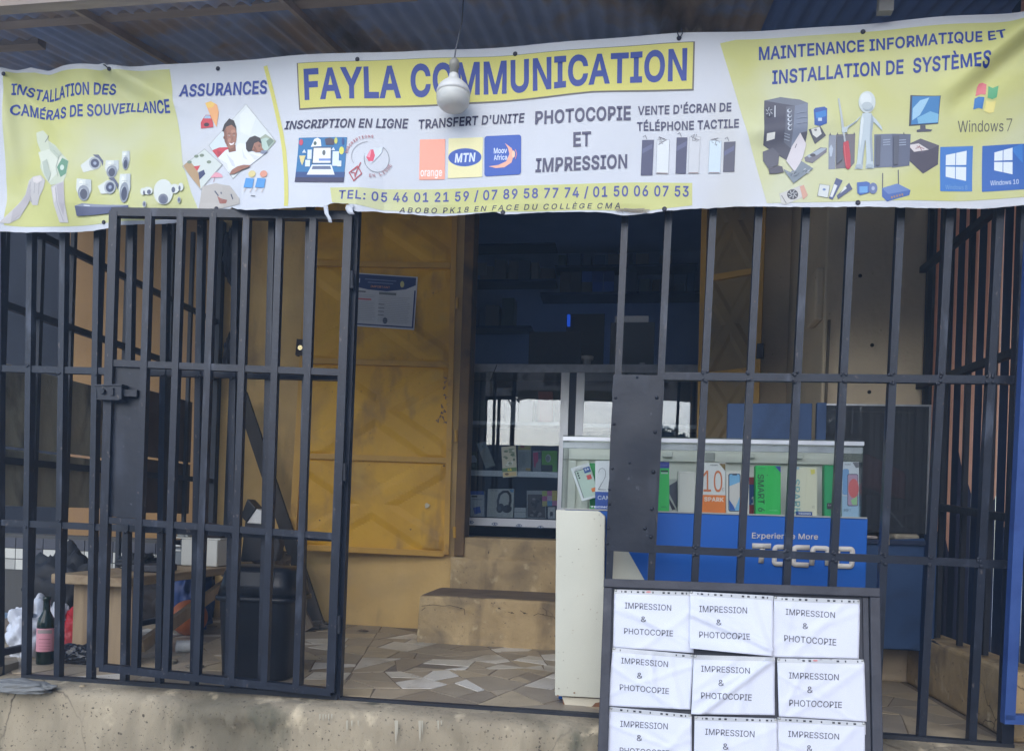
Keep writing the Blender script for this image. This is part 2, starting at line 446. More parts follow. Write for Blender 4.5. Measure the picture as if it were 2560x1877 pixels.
'g':(213,['103,-75 84,-74 67,-70 41,-55 25,-35 51,-20 61,-33 77,-44 103,-49 124,-46 141,-38 152,-23 156,-3 154,34 143,21 126,8 114,4 97,2 76,5 56,13 40,27 28,45 20,68 17,96 20,123 27,147 40,166 56,180 76,189 98,192 114,191 127,186 144,173 156,159 157,190 186,190 186,-4 183,-27 175,-45 162,-59 145,-68 125,-73', '102,30 118,32 132,38 142,47 150,61 155,77 156,96 155,115 150,132 142,146 132,156 119,163 102,165 86,163 73,156 62,145 54,131 50,115 48,96 50,78 54,61 62,48 73,38 86,32']),
'h':(205,['57,113 57,0 26,0 26,254 57,254 54,144 62,166 76,181 94,189 114,192 132,190 148,184 161,174 170,160 177,142 179,120 179,0 148,0 148,118 145,137 136,152 123,161 105,165 92,163 80,159 71,151 63,141 58,129']),
'i':(83,['26,0 26,190 57,190 57,0', '42,221 34,223 27,227 22,234 21,242 22,249 27,256 34,260 42,262 50,260 57,256 62,249 63,242 62,234 57,227 50,223']),
'k':(190,['55,68 58,106 142,190 180,190 90,100', '26,0 26,254 57,254 57,0', '147,0 74,93 96,114 186,0']),
'l':(95,['70,-1 50,2 37,10 29,24 26,42 26,254 57,254 57,49 62,29 73,26 82,26 90,1 81,0']),
'm':(305,['26,0 26,190 56,190 55,148 59,162 66,173 86,188 110,193 129,190 144,180 154,166 158,147 161,160 169,172 190,187 218,193 234,191 249,186 261,177 270,164 276,148 278,128 278,0 248,0 248,127 245,145 236,156 224,163 209,165 197,164 187,160 173,145 168,124 168,0 137,0 137,130 134,144 126,156 115,163 100,165 79,160 70,154 63,145 58,133 57,119 57,0']),
'n':(205,['57,113 57,0 26,0 26,190 56,190 54,144 62,166 76,181 94,189 114,192 132,190 147,184 160,174 170,160 176,142 179,120 179,0 148,0 148,118 145,137 136,152 123,161 105,165 92,163 80,159 71,151 63,141 58,129']),
'o':(208,['104,-4 79,-1 58,8 41,23 28,43 20,66 17,94 20,122 28,146 41,165 58,180 79,189 104,192 128,189 149,180 167,165 180,146 188,122 191,94 188,66 180,43 167,23 149,8 128,-1', '104,23 121,26 135,33 146,44 154,59 158,75 160,94 158,112 154,129 146,144 135,155 121,162 104,165 86,162 73,155 62,144 54,129 50,112 48,94 50,75 54,59 62,44 73,33 86,26']),
'p':(212,['26,-71 26,190 56,190 58,160 69,173 86,186 98,191 115,192 137,189 156,180 173,166 185,146 193,122 195,94 193,66 185,42 173,23 157,8 137,-1 115,-4 99,-3 86,2 69,16 58,29 57,-71', '110,23 126,26 140,33 150,44 158,58 163,75 164,95 163,114 158,131 150,145 140,156 126,163 110,165 94,163 81,156 70,145 62,131 58,114 56,95 58,75 63,58 70,43 81,32 94,26']),
'r':(130,['26,0 26,190 56,190 57,160 65,173 76,184 90,190 107,192 115,192 122,192 122,161 115,162 103,163 91,161 80,157 70,151 63,142 58,131 57,118 57,0']),
's':(182,['91,-4 72,-3 56,2 42,9 31,19 23,32 18,47 47,53 53,40 62,30 75,25 91,23 108,25 122,31 131,40 134,51 132,60 127,68 118,74 106,78 75,85 52,93 36,104 27,119 23,137 26,152 33,166 43,177 58,185 74,190 94,192 112,191 127,186 140,179 149,170 162,145 134,139 129,149 121,158 110,164 94,166 78,164 65,158 57,150 54,139 56,129 62,122 86,111 115,105 137,97 153,86 162,71 166,53 163,37 156,24 145,12 130,3 112,-2']),
't':(114,['102,190 102,164 3,164 3,190', '32,236 63,236 63,49 64,38 68,31 75,26 85,25 93,26 101,27 107,1 96,-1 84,-2 62,1 46,11 36,26 32,46']),
'u':(205,['91,-3 73,-1 57,5 44,15 35,29 28,47 26,69 26,190 57,190 57,72 60,52 68,37 82,28 100,25 113,27 125,31 134,38 142,48 146,61 148,76 148,190 179,190 179,0 149,0 152,46 143,23 129,8 111,0']),
'v':(195,['81,0 9,190 42,190 97,34 152,190 186,190 113,0']),
'w':(284,['69,0 11,190 44,190 85,40 126,190 158,190 199,40 240,190 272,190 215,0 184,0 142,148 99,0']),
'x':(189,['10,0 86,109 86,86 14,190 50,190 74,153 90,127 104,103 88,103 101,127 117,153 141,190 176,190 104,84 104,107 179,0 143,0 115,43 100,68 86,91 102,91 89,68 74,43 46,0']),
'y':(195,['24,-69 31,-43 52,-44 65,-37 81,-1 9,190 42,190 97,34 153,190 186,190 102,-29 88,-54 70,-68 46,-73']),
'z':(190,['21,0 21,23 127,160 24,161 24,190 166,190 166,165 63,29 169,28 169,0']),
'É':(209,['30,0 30,254 186,254 186,226 62,226 62,143 178,143 178,114 62,114 62,29 188,29 188,0', '95,279 119,329 153,329 121,279']),
'È':(209,['30,0 30,254 186,254 186,226 62,226 62,143 178,143 178,114 62,114 62,29 188,29 188,0', '97,279 64,329 98,329 122,279']),
'&':(224,['98,-3 75,-1 55,6 39,17 27,31 20,48 17,67 19,82 24,95 42,117 70,139 108,168 118,176 127,187 131,202 129,214 123,223 113,228 101,230 84,227 73,216 68,199 73,182 84,164 102,142 219,0 182,0 86,116 61,146 44,172 39,185 38,199 40,215 45,229 55,241 67,249 82,255 100,257 118,255 133,249 145,241 154,230 160,217 162,202 158,181 146,162 128,146 77,109 55,87 50,77 48,66 50,54 55,44 62,35 72,29 83,25 96,23 111,25 126,30 151,48 160,61 168,76 173,93 174,112 204,112 202,90 198,72 185,46 173,31 166,23 153,12 136,3 117,-2']),
'/':(125,['117,266 36,-38 7,-38 89,266']),
':':(94,['48,-2 39,-1 31,4 26,12 25,20 26,29 31,37 39,42 48,43 56,42 64,37 69,29 71,20 69,12 64,4 56,-1', '48,135 39,137 31,142 26,149 25,158 26,167 31,174 39,179 48,181 56,179 64,174 69,167 71,158 69,149 64,142 56,137']),
"'":(103,['39,159 35,254 68,254 64,159']),
'+':(227,['99,17 99,182 128,182 128,17', '31,86 31,113 195,113 195,86']),
'.':(94,['48,-2 39,-1 31,4 26,12 25,20 26,29 31,37 39,42 48,43 56,42 64,37 69,29 71,20 69,12 64,4 56,-1']),
' ':(94,[])}
_GL = {}
CAP = 254.0
def _area(c): return sum(c[i][0] * c[(i + 1) % len(c)][1] - c[(i + 1) % len(c)][0] * c[i][1] for i in range(len(c))) / 2
def _fatten(c, d):
    if not d: return c
    out = []
    n = len(c)
    for i in range(n):
        p, q, r = Vector(c[i - 1]), Vector(c[i]), Vector(c[(i + 1) % n])
        e, f = (q - p), (r - q)
        if e.length < 1e-6 or f.length < 1e-6: out.append(tuple(q)); continue
        e.normalize(); f.normalize()
        n1, n2 = Vector((-e.y, e.x)), Vector((-f.y, f.x))
        m = n1 + n2
        if m.length < 1e-3: out.append(tuple(q + n1 * d)); continue
        m.normalize()
        k = d / max(0.5, m.dot(n1))
        out.append((q.x + m.x * k, q.y + m.y * k))
    return out
def glyphs(s, bold=0.0, space=1.0):
    """triangles of a line of lettering (two layers), x in 0..1 over its width, y = 0 baseline .. 1 capital height"""
    k = (s, bold, space)
    if k in _GL: return _GL[k]
    d = bold * 400.0
    x = 0.0
    lay = [([], []), ([], [])]
    for ch in s:
        adv, cs = FONT[ch]
        cs = [[tuple(map(float, p.split(','))) for p in c.split()] for c in cs]
        outs = sorted([c for c in cs if _area(c) < 0], key=_area)
        holes = [c for c in cs if _area(c) >= 0]
        for j, o in enumerate(outs):
            xs_ = [p[0] for p in o]; ys_ = [p[1] for p in o]
            hs = holes if j == 0 else []
            loops = [_fatten(c, d) for c in [o] + hs]
            T = tessellate_polygon([[Vector((p[0] + x, p[1], 0)) for p in c] for c in loops])
            V, TT = lay[0 if j == 0 else 1]
            b0 = len(V)
            for c in loops: V += [(p[0] + x, p[1]) for p in c]
            TT += [(b0 + a_, b0 + b_, b0 + c_) for a_, b_, c_ in T]
        x += adv * space + d * 1.1
    X = [p[0] for V, _ in lay for p in V]
    x0, x1 = min(X), max(X)
    _GL[k] = [([((p[0] - x0) / (x1 - x0), (p[1] + d) / (CAP + 2 * d)) for p in V], T) for V, T in lay]
    return _GL[k]

class Art:
    """flat print in pixels of the photograph, placed on surf(px, py, lift)"""
    def __init__(s, surf, lift=0.0014, step=0.00025, cut=None):
        s.surf, s.z, s.step, s.cut = surf, lift, step, cut
        s.v, s.f, s.m, s.mats = [], [], [], []
    def tris(s, P, T, mat):
        if s.cut:
            stack = [(P[a], P[b], P[c]) for a, b, c in T]
            out = []
            mx2 = s.cut * s.cut
            while stack:
                t = stack.pop()
                L = [(t[i][0] - t[(i + 1) % 3][0]) ** 2 + (t[i][1] - t[(i + 1) % 3][1]) ** 2 for i in range(3)]
                k = L.index(max(L))
                if L[k] <= mx2: out.append(t); continue
                a, b, c = t[k], t[(k + 1) % 3], t[(k + 2) % 3]
                m = ((a[0] + b[0]) / 2, (a[1] + b[1]) / 2)
                stack.append((a, m, c)); stack.append((m, b, c))
        else:
            out = [(P[a], P[b], P[c]) for a, b, c in T]
        if mat not in s.mats: s.mats.append(mat)
        i = s.mats.index(mat)
        idx = {}
        for t in out:
            f = []
            for p in t:
                key = (round(p[0], 3), round(p[1], 3))
                if key not in idx:
                    idx[key] = len(s.v)
                    s.v.append(s.surf(p[0], p[1], s.z))
                f.append(idx[key])
            if len(set(f)) < 3: continue
            # face the viewer
            a, b, c = t
            if (b[0] - a[0]) * (c[1] - a[1]) - (b[1] - a[1]) * (c[0] - a[0]) > 0: f.reverse()
            s.f.append(f); s.m.append(i)
        s.z += s.step
        return s
    def poly(s, pts, c, rough=0.5):
        T = tessellate_polygon([[Vector((x, y, 0)) for x, y in pts]])
        return s.tris(pts, T, c if not isinstance(c, tuple) else plain(c, rough))
    def ell(s, cx, cy, rx, ry, c, rot=0.0, n=28, a0=0.0, a1=360.0):
        cr, sr = math.cos(math.radians(rot)), math.sin(math.radians(rot))
        pts = []
        for k in range(n + (a1 - a0 < 360)):
            t = math.radians(a0 + (a1 - a0) * k / n)
            x, y = rx * math.cos(t), ry * math.sin(t)
            pts.append((cx + x * cr - y * sr, cy + x * sr + y * cr))
        return s.poly(pts, c)
    def rect(s, x0, y0, x1, y1, c, r=0.0, skew=0.0):
        if r <= 0: return s.poly([(x0, y0), (x1, y0 + skew), (x1, y1 + skew), (x0, y1)], c)
        pts = []
        for cx, cy, a in ((x1 - r, y0 + r, -90), (x1 - r, y1 - r, 0), (x0 + r, y1 - r, 90), (x0 + r, y0 + r, 180)):
            for k in range(5):
                t = math.radians(a + 22.5 * k)
                X = cx + r * math.cos(t)
                pts.append((X, cy + r * math.sin(t) + skew * (X - x0) / (x1 - x0)))
        return s.poly(pts, c)
    def stroke(s, pts, w, c, closed=False):
        P, T = [], []
        n = len(pts)
        seg = n if closed else n - 1
        lf, rt = [], []
        for i in range(n):
            a = pts[(i - 1) % n] if (i > 0 or closed) else pts[i]
            b = pts[(i + 1) % n] if (i < n - 1 or closed) else pts[i]
            d = Vector((b[0] - a[0], b[1] - a[1]))
            if d.length < 1e-6: d = Vector((1, 0))
            d.normalize()
            k = 1.0
            if 0 < i < n - 1 or closed:
                e = Vector((pts[(i + 1) % n][0] - pts[i][0], pts[(i + 1) % n][1] - pts[i][1]))
                if e.length > 1e-6:
                    e.normalize()
                    k = 1.0 / max(0.45, abs(d.dot(e)))
            P.append((pts[i][0] - d.y * w / 2 * k, pts[i][1] + d.x * w / 2 * k))
            P.append((pts[i][0] + d.y * w / 2 * k, pts[i][1] - d.x * w / 2 * k))
        for i in range(seg):
            a, b = 2 * i, 2 * ((i + 1) % n)
            T += [(a, a + 1, b + 1), (a, b + 1, b)]
        return s.tris(P, T, c if not isinstance(c, tuple) else plain(c))
    def text(s, t, quad, c, bold=0.0, space=1.0):
        """quad: TL, TR, BR, BL of the capital-height box"""
        tl, tr, br, bl = quad
        for V, T in glyphs(t, bold, space):
            if not T: continue
            P = []
            for x, y in V:
                top = (tl[0] + (tr[0] - tl[0]) * x, tl[1] + (tr[1] - tl[1]) * x)
                bot = (bl[0] + (br[0] - bl[0]) * x, bl[1] + (br[1] - bl[1]) * x)
                P.append((bot[0] + (top[0] - bot[0]) * y, bot[1] + (top[1] - bot[1]) * y))
            s.tris(P, T, c if not isinstance(c, tuple) else plain(c))
        return s
    def wtext(s, t, tops, bots, c, bold=0.0):
        """lettering between two uneven lines"""
        x0t, x1t, x0b, x1b = tops[0][0], tops[-1][0], bots[0][0], bots[-1][0]
        for V, T in glyphs(t, bold):
            if not T: continue
            P = []
            for x, y in V:
                xt, xb = x0t + (x1t - x0t) * x, x0b + (x1b - x0b) * x
                a, b = interp(tops, xt), interp(bots, xb)
                P.append((xb + (xt - xb) * y, b + (a - b) * y))
            s.tris(P, T, plain(c))
        return s
    def build(s, name, parent, label=None):
        o = link(name, s.v, s.f, s.mats, parent, s.m, smooth=True)
        if label: o['label'] = label
        return o

def plane_surf(Y):
    return lambda px, py, lift=0.0: U(px, py, Y) + Vector((0, -lift, 0))
def tilt_surf(p0, n):
    return lambda px, py, lift=0.0: UP(px, py, p0, n) + n * lift

# ---------------------------------------------------------------- shared materials
STEEL = pmat("dark_painted_steel", (22, 27, 38), (30, 36, 48), 9, 0.4, 0.10, 90, third=(40, 46, 58), tscale=5, tpos=(0.6, 0.8), spec=0.4, specks=[((84, 78, 76), 55, 0.66, 0.72, (1, 1, 0.5)), ((60, 66, 78), 16, 0.6, 0.72, (1, 1, 0.3)), ((96, 74, 58), 90, 0.70, 0.76, (1, 1, 1))])
STEEL_PLATE = pmat("dark_painted_plate", (20, 25, 35), (27, 32, 43), 5, 0.42, 0.08, 30, third=(34, 39, 50), tscale=3, tpos=(0.62, 0.8), spec=0.4, specks=[((62, 66, 76), 45, 0.66, 0.74, (1, 1, 1)), ((48, 54, 66), 7, 0.55, 0.75, (1, 1, 0.4))])
STEEL_SIDE = pmat("sooty_steel", (30, 33, 40), (44, 46, 52), 8, 0.6, 0.2, 60)
OCHRE = pmat("ochre_plaster", (204, 168, 104), (216, 182, 118), 3.5, 0.85, 0.25, 35, third=(186, 156, 106), tscale=1.8, tpos=(0.5, 0.75), specks=[((120, 100, 72), 70, 0.68, 0.74, (1, 1, 1)), ((140, 118, 86), 4, 0.6, 0.8, (1, 1, 0.25))])
OCHRE_DIRTY = pmat("worn_ochre_plaster", (168, 144, 104), (196, 170, 126), 5, 0.9, 0.7, 28, third=(132, 116, 92), tscale=4, tpos=(0.5, 0.72), specks=[((120, 104, 82), 6, 0.58, 0.75, (1, 1, 0.3)), ((96, 84, 66), 60, 0.66, 0.73, (1, 1, 1)), ((206, 186, 146), 11, 0.62, 0.72, (1, 1, 1))], cracks=((92, 78, 60), 2.6, 0.010))
OCHRE_GREY = pmat("old_tan_plaster", (194, 176, 146), (208, 188, 156), 3, 0.85, 0.25, 30, third=(174, 160, 136), tscale=1.4, tpos=(0.5, 0.75), specks=[((110, 98, 80), 60, 0.68, 0.74, (1, 1, 1)), ((120, 110, 94), 4, 0.6, 0.8, (1, 1, 0.25))])  # greyer plaster tone for the right wall and pilaster
DOORY = pmat("mustard_door_paint", (206, 154, 30), (220, 168, 38), 4, 0.5, 0.12, 40, third=(166, 128, 56), tscale=2.6, tpos=(0.5, 0.75), spec=0.4, specks=[((150, 114, 54), 7, 0.58, 0.78, (1, 1, 0.35)), ((110, 76, 42), 70, 0.69, 0.74, (1, 1, 1)), ((200, 160, 70), 5, 0.6, 0.8, (1, 1, 1))])
DOORF = pmat("mustard_door_frame_paint", (188, 142, 52), (200, 154, 62), 6, 0.5, 0.12, 50, third=(128, 92, 50), tscale=5, tpos=(0.62, 0.78))
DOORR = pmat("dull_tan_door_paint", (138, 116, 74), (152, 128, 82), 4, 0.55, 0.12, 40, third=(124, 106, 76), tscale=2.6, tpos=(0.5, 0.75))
BROWNF = pmat("brown_door_post_paint", (92, 70, 42), (120, 90, 48), 6, 0.6, 0.2, 50, third=(70, 56, 40), tscale=4)
CONC = pmat("stained_concrete", (144, 132, 110), (174, 160, 134), 3.5, 0.92, 1.0, 26, third=(112, 104, 86), tscale=2.4, tpos=(0.47, 0.66), stretch=(1, 1, 0.45), specks=[((92, 90, 74), 5, 0.60, 0.74, (1, 1, 0.25)), ((196, 180, 150), 9, 0.60, 0.72, (1, 1, 1)), ((86, 76, 62), 80, 0.62, 0.70, (1, 1, 1)), ((70, 64, 54), 28, 0.70, 0.76, (1, 1, 1))], cracks=((72, 62, 50), 2.2, 0.012))
MORTAR = pmat("dusty_mortar", (122, 110, 94), (140, 126, 108), 5, 0.9, 0.3, 60)
WOOD = pmat("raw_plank_wood", (146, 126, 98), (172, 150, 118), 14, 0.75, 0.3, 60, third=(120, 94, 66), tscale=5, stretch=(1, 0.15, 1))
WOODZ = pmat("raw_board_wood", (140, 120, 94), (166, 144, 112), 14, 0.75, 0.3, 60, third=(112, 90, 64), tscale=5, stretch=(1, 1, 0.15))
GREYBOARD = pmat("weathered_grey_board", (150, 142, 118), (178, 168, 140), 7, 0.85, 0.4, 40, third=(84, 78, 66), tscale=4, stretch=(1, 1, 0.5))
BROWNBOARD = pmat("dark_brown_board", (78, 64, 52), (96, 80, 64), 6, 0.8, 0.3, 40)
ALU = pmat("brushed_aluminium", (158, 160, 164), (178, 180, 184), 20, 0.38, 0.05, 80, metal=0.6, spec=0.5)
ALUB = plain((196, 198, 202), 0.3, 0.4)
CREAM = pmat("cream_enamel", (196, 194, 176), (206, 204, 186), 2.5, 0.45, 0.05, 40, third=(196, 178, 140), tscale=2.0, tpos=(0.6, 0.85))
NAVY = pmat("dark_blue_paint", (32, 44, 70), (40, 54, 84), 5, 0.6, 0.15, 40)
BLUEB = pmat("blue_cabinet_paint", (40, 66, 104), (50, 78, 118), 4, 0.55, 0.12, 40, third=(34, 54, 84), tscale=3)
BLACKP = plain((22, 23, 27), 0.35)
PAPERW = plain((226, 228, 232), 0.7)
WHITEP = plain((224, 224, 220), 0.4)

# ---------------------------------------------------------------- ground and terrace
XL, XR = -2.40, 1.87            # left and right side railings
YW = 2.0                        # front of the shop wall
GROUND_Z = -0.42
g = MB()
g.grid(lambda u, v: Vector((-34 + 68 * u, -40 + 60 * v, GROUND_Z)), 8, 8, pmat("dusty_street", (184, 180, 174), (200, 196, 190), 2, 0.95, 0.5, 12, third=(166, 162, 156), tscale=0.4))
tag(g.build("ground"), kind='structure')

# low shops and trees across the street, behind the viewer: they are mirrored in the cabinet's glass
op = thing("opposite_building", "low dim shop row across the street, mirrored in the cabinet glass", "building", (0, -15, GROUND_Z))
SHW = pmat("shaded_shop_wall", (70, 66, 62), (84, 80, 74), 2, 0.9, 0.2, 20)
b = MB(); b.box((-9, -16.5, GROUND_Z), (8, -13.5, 2.6), SHW); b.build("wall", op)
b = MB(); b.box((-9.4, -16.8, 2.62), (8.4, -13.0, 2.74), plain((84, 78, 76), 0.7)); b.build("roof", op)
for k in range(5):
    b = MB(); b.box((-8 + k * 3.3, -13.49, GROUND_Z), (-6.7 + k * 3.3, -13.46, 1.55), plain((44, 46, 54), 0.6)); b.build("door", op)
random.seed(61)
LEAF = pmat("dark_leaf", (38, 58, 34), (52, 74, 44), 8, 0.7, 0, 10)
for i, (tx, ty_, th_) in enumerate(((-6.5, -17.5, 4.0), (1.2, -17.2, 3.6), (5.6, -17.8, 4.4))):
    tr = thing("street_tree", ("leafy tree left of the mirrored shop row", "small leafy tree above the middle of the mirrored shop row", "taller leafy tree right of the mirrored shop row")[i], "tree", (tx, ty_, GROUND_Z), "trees across the street")
    b = MB(); b.tube([(tx, ty_, GROUND_Z), (tx + 0.1, ty_, th_ * 0.5), (tx, ty_, th_ * 0.85)], [0.14, 0.1, 0.05], TIMBT := pmat("tree_bark", (80, 70, 58), (100, 88, 74), 8, 0.9, 0.4, 30), 8); b.build("trunk", tr)
    vv, ff = [], []
    for _ in range(900):
        d_ = Vector((random.gauss(0, 1), random.gauss(0, 1), random.gauss(0, 0.8))).normalized() * random.uniform(0.35, 1.0) ** 0.5
        c_ = Vector((tx + d_.x * 1.3, ty_ + d_.y * 1.0, th_ * 0.85 + d_.z * 0.8))
        u_ = Vector((random.gauss(0, 1), random.gauss(0, 1), random.gauss(0, 1))).normalized(); w_ = u_.orthogonal().normalized()
        k = len(vv); vv += [c_ - u_ * 0.13, c_ + w_ * 0.06, c_ + u_ * 0.13, c_ - w_ * 0.06]; ff.append((k, k + 1, k + 2, k + 3))
    link("crown", vv, ff, LEAF, tr)

# plinth: rough plaster kerb under the railing, chipped along its edge
t = thing("terrace_plinth", None, None, (0, 0, GROUND_Z), kind='structure')
def kerb_profile():
    rows = []
    K = 8
    prof = [(0.02, -0.004), (-0.05, -0.004), (-0.10, -0.008), (-0.135, -0.016), (-0.152, -0.035), (-0.158, -0.06), (-0.158, -0.09), (-0.160, -0.13), (-0.161, -0.18), (-0.162, -0.25), (-0.165, -0.33), (-0.17, GROUND_Z - 0.02)]
    return prof
prof = kerb_profile()
NX = 640
vv, ff = [], []
xa_, xb_ = -3.6, 3.2
chipc = UZ(585, 1760, -0.03).x
for i in range(NX + 1):
    x = xa_ + (xb_ - xa_) * i / NX
    for j, (y, z) in enumerate(prof):
        p = Vector((x, y, z))
        q = Vector((x * 5.0, y * 9, z * 9))
        a = 0.010 * noise.noise(q) + 0.006 * noise.noise(q * 4.1) + 0.003 * noise.noise(q * 11.0)
        if j < 2: a *= 0.25
        # a broken slab of plaster near the gate, and small bites along the edge
        d = abs(x - chipc) / 0.27
        if d < 1.0 and 3 <= j <= 7:
            low = -0.085 - 0.03 * noise.noise(Vector((x * 9, 1.0, 0)))
            p.y += -0.028 * (1 - d * d) if p.z > low else 0.006
        bite = max(0.0, noise.noise(Vector((x * 3.7, 4.2, 0))) - 0.28)
        if 2 <= j <= 5: p.y += bite * 0.07; p.z -= bite * 0.05
        p.y -= a * (1 if j > 1 else 0)
        if 1 < j < 4: p.z += a * 0.6
        vv.append(p)
m = len(prof)
for i in range(NX):
    for j in range(m - 1):
        a = i * m + j
        ff.append((a, a + 1, a + m + 1, a + m))
link("kerb", vv, ff, CONC, t, smooth=True)
b = MB(); b.box((-3.6, 0.021, GROUND_Z - 0.02), (3.2, 6.0, -0.012), MORTAR); b.build("base", t)
# drips of pale paint and green stains on the kerb face
b = Art(lambda px, py, lift=0: U(px, py, -0.172) + Vector((0, -lift, 0)))
random.seed(3)
DR = plain((176, 168, 148), 0.8)
def drip(x, y, l, w):
    b.poly([(x - w, y), (x + w, y - 1), (x + w * 0.7, y + l * 0.6), (x + w * 0.25, y + l), (x - w * 0.5, y + l * 0.7)], DR)
for x in (800, 808, 815, 822, 830): drip(x, 1785 + random.uniform(-2, 2), random.uniform(10, 22), 1.6)
for x, l, w in ((868, 28, 2.2), (880, 16, 2), (896, 14, 1.6), (990, 62, 3.2), (994, 40, 2), (1050, 54, 3.6), (1056, 36, 1.8), (1096, 24, 2.2), (1104, 12, 2)): drip(x, 1800, l, w)
b.build("paint_drips", t)
MOSS = pmat("mossy_stain", (96, 92, 66), (120, 112, 84), 20, 0.95, 0.4, 40)

# terrace floor: broken-tile paving, every shard a piece of its own
fl = thing("terrace_floor", None, None, (0, 1.0, 0), kind='structure')
b = MB(); b.box((XL - 0.9, 0.022, -0.0115), (XR + 0.05, YW + 0.1, 0.0), MORTAR); b.build("mortar_bed", fl)
random.seed(21)
def clip(poly, a, b_, c):
    out = []
    n = len(poly)
    for i in range(n):
        p, q = poly[i], poly[(i + 1) % n]
        dp, dq = a * p[0] + b_ * p[1] - c, a * q[0] + b_ * q[1] - c
        if dp <= 0: out.append(p)
        if (dp < 0 < dq) or (dq < 0 < dp):
            k = dp / (dp - dq)
            out.append((p[0] + (q[0] - p[0]) * k, p[1] + (q[1] - p[1]) * k))
    return out
SH = [pmat("floor_shard_%d" % i, a, bb, 8, r, 0.08, 50, third=(140, 128, 110), tscale=3, tpos=(0.52, 0.8), specks=[((104, 92, 78), 50, 0.66, 0.74, (1, 1, 1))]) for i, (a, bb, r) in enumerate([
    ((150, 138, 120), (164, 152, 132), 0.4), ((164, 150, 128), (176, 162, 140), 0.42), ((138, 126, 110), (150, 138, 120), 0.4),
    ((172, 156, 128), (184, 168, 140), 0.42), ((214, 210, 198), (226, 222, 212), 0.32), ((196, 190, 174), (208, 202, 188), 0.35)])]
x0, x1, y0, y1 = XL - 0.4, XR - 0.03, 0.03, YW
def area2(p): return abs(sum(p[i][0] * p[(i + 1) % len(p)][1] - p[(i + 1) % len(p)][0] * p[i][1] for i in range(len(p)))) / 2
def shatter(poly, lim):
    """break a slab along random lines into irregular shards"""
    out, stack = [], [poly]
    while stack:
        p = stack.pop()
        cx, cy = sum(q[0] for q in p) / len(p), sum(q[1] for q in p) / len(p)
        wc = math.exp(-((cx + 0.1) / 0.8) ** 2 - ((cy - 0.8) / 0.6) ** 2)
        A_ = area2(p)
        if A_ < lim * (1 - 0.55 * wc) * random.uniform(0.55, 1.5) or A_ < 0.004: out.append(p); continue
        L_ = max(range(len(p)), key=lambda i: (p[i][0] - p[i - 1][0]) ** 2 + (p[i][1] - p[i - 1][1]) ** 2)
        k = random.uniform(0.3, 0.7)
        m_ = (p[L_][0] * k + p[L_ - 1][0] * (1 - k), p[L_][1] * k + p[L_ - 1][1] * (1 - k))
        ex, ey = p[L_][0] - p[L_ - 1][0], p[L_][1] - p[L_ - 1][1]
        an = math.atan2(ey, ex) + random.gauss(0, 0.42)
        a, b_ = math.cos(an), math.sin(an)
        c = a * m_[0] + b_ * m_[1]
        for q in (clip(p, a, b_, c), clip(p, -a, -b_, -c)):
            if len(q) >= 3 and area2(q) > 0.0008: stack.append(q)
    return out
def shrink(p, d):
    cx, cy = sum(q[0] for q in p) / len(p), sum(q[1] for q in p) / len(p)
    return [(cx + (q[0] - cx) * (1 - d / max(0.02, math.hypot(q[0] - cx, q[1] - cy))), cy + (q[1] - cy) * (1 - d / max(0.02, math.hypot(q[0] - cx, q[1] - cy)))) for q in p]
pieces = shatter([(x0, y0), (x1, y0), (x1, y1), (x0, y1)], 0.052)
for poly in pieces[:330]:
    if random.random() < 0.04: continue
    n_ = len(poly)
    poly = shrink([(q[0] + random.uniform(-0.004, 0.004), q[1] + random.uniform(-0.004, 0.004)) for q in poly], random.uniform(0.003, 0.008))
    sx_, sy_ = sum(q[0] for q in poly) / n_, sum(q[1] for q in poly) / n_
    wc = math.exp(-((sx_ + 0.1) / 0.8) ** 2 - ((sy_ - 0.7) / 0.5) ** 2)
    rr = random.random()
    mt = SH[4] if rr < 0.30 * wc + 0.03 else SH[5] if rr < 0.52 * wc + 0.08 else random.choice(SH[:4])
    h = 0.002 + random.uniform(0.0005, 0.002)
    q = MB()
    q.prism([(x, y, h) for x, y in poly], [(x, y, -0.003) for x, y in poly], mt)
    q.build("paving_shard", fl)

# ---------------------------------------------------------------- shop building
bd = thing("shop_building", "ochre plastered shop front with steps and an open double steel door", "building", (0, 2.0, 0))
DX0, DX1 = U(1160, 1300, YW).x, U(1742, 1300, YW).x
ZTOP = 3.3
DTOP = 3.0
b = MB(); b.box((XL, YW, 0.0), (DX0, YW + 0.18, ZTOP), OCHRE); b.build("wall", bd)
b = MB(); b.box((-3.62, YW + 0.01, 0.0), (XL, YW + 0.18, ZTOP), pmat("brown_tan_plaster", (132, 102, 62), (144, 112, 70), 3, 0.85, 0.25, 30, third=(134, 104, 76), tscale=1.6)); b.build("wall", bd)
b = MB(); b.box((DX1, YW, 0.0), (XR - 0.42, YW + 0.18, ZTOP), OCHRE_GREY); b.build("wall", bd)
b = MB(); b.box((DX0, YW, DTOP), (DX1, YW + 0.18, ZTOP), OCHRE); b.build("lintel", bd)
ZS3 = 0.625
b = MB(); b.box((DX0, YW - 0.012, 0.0), (DX1, YW + 0.5, ZS3), OCHRE_DIRTY); bevel(b.build("threshold", bd), 0.012, 3)
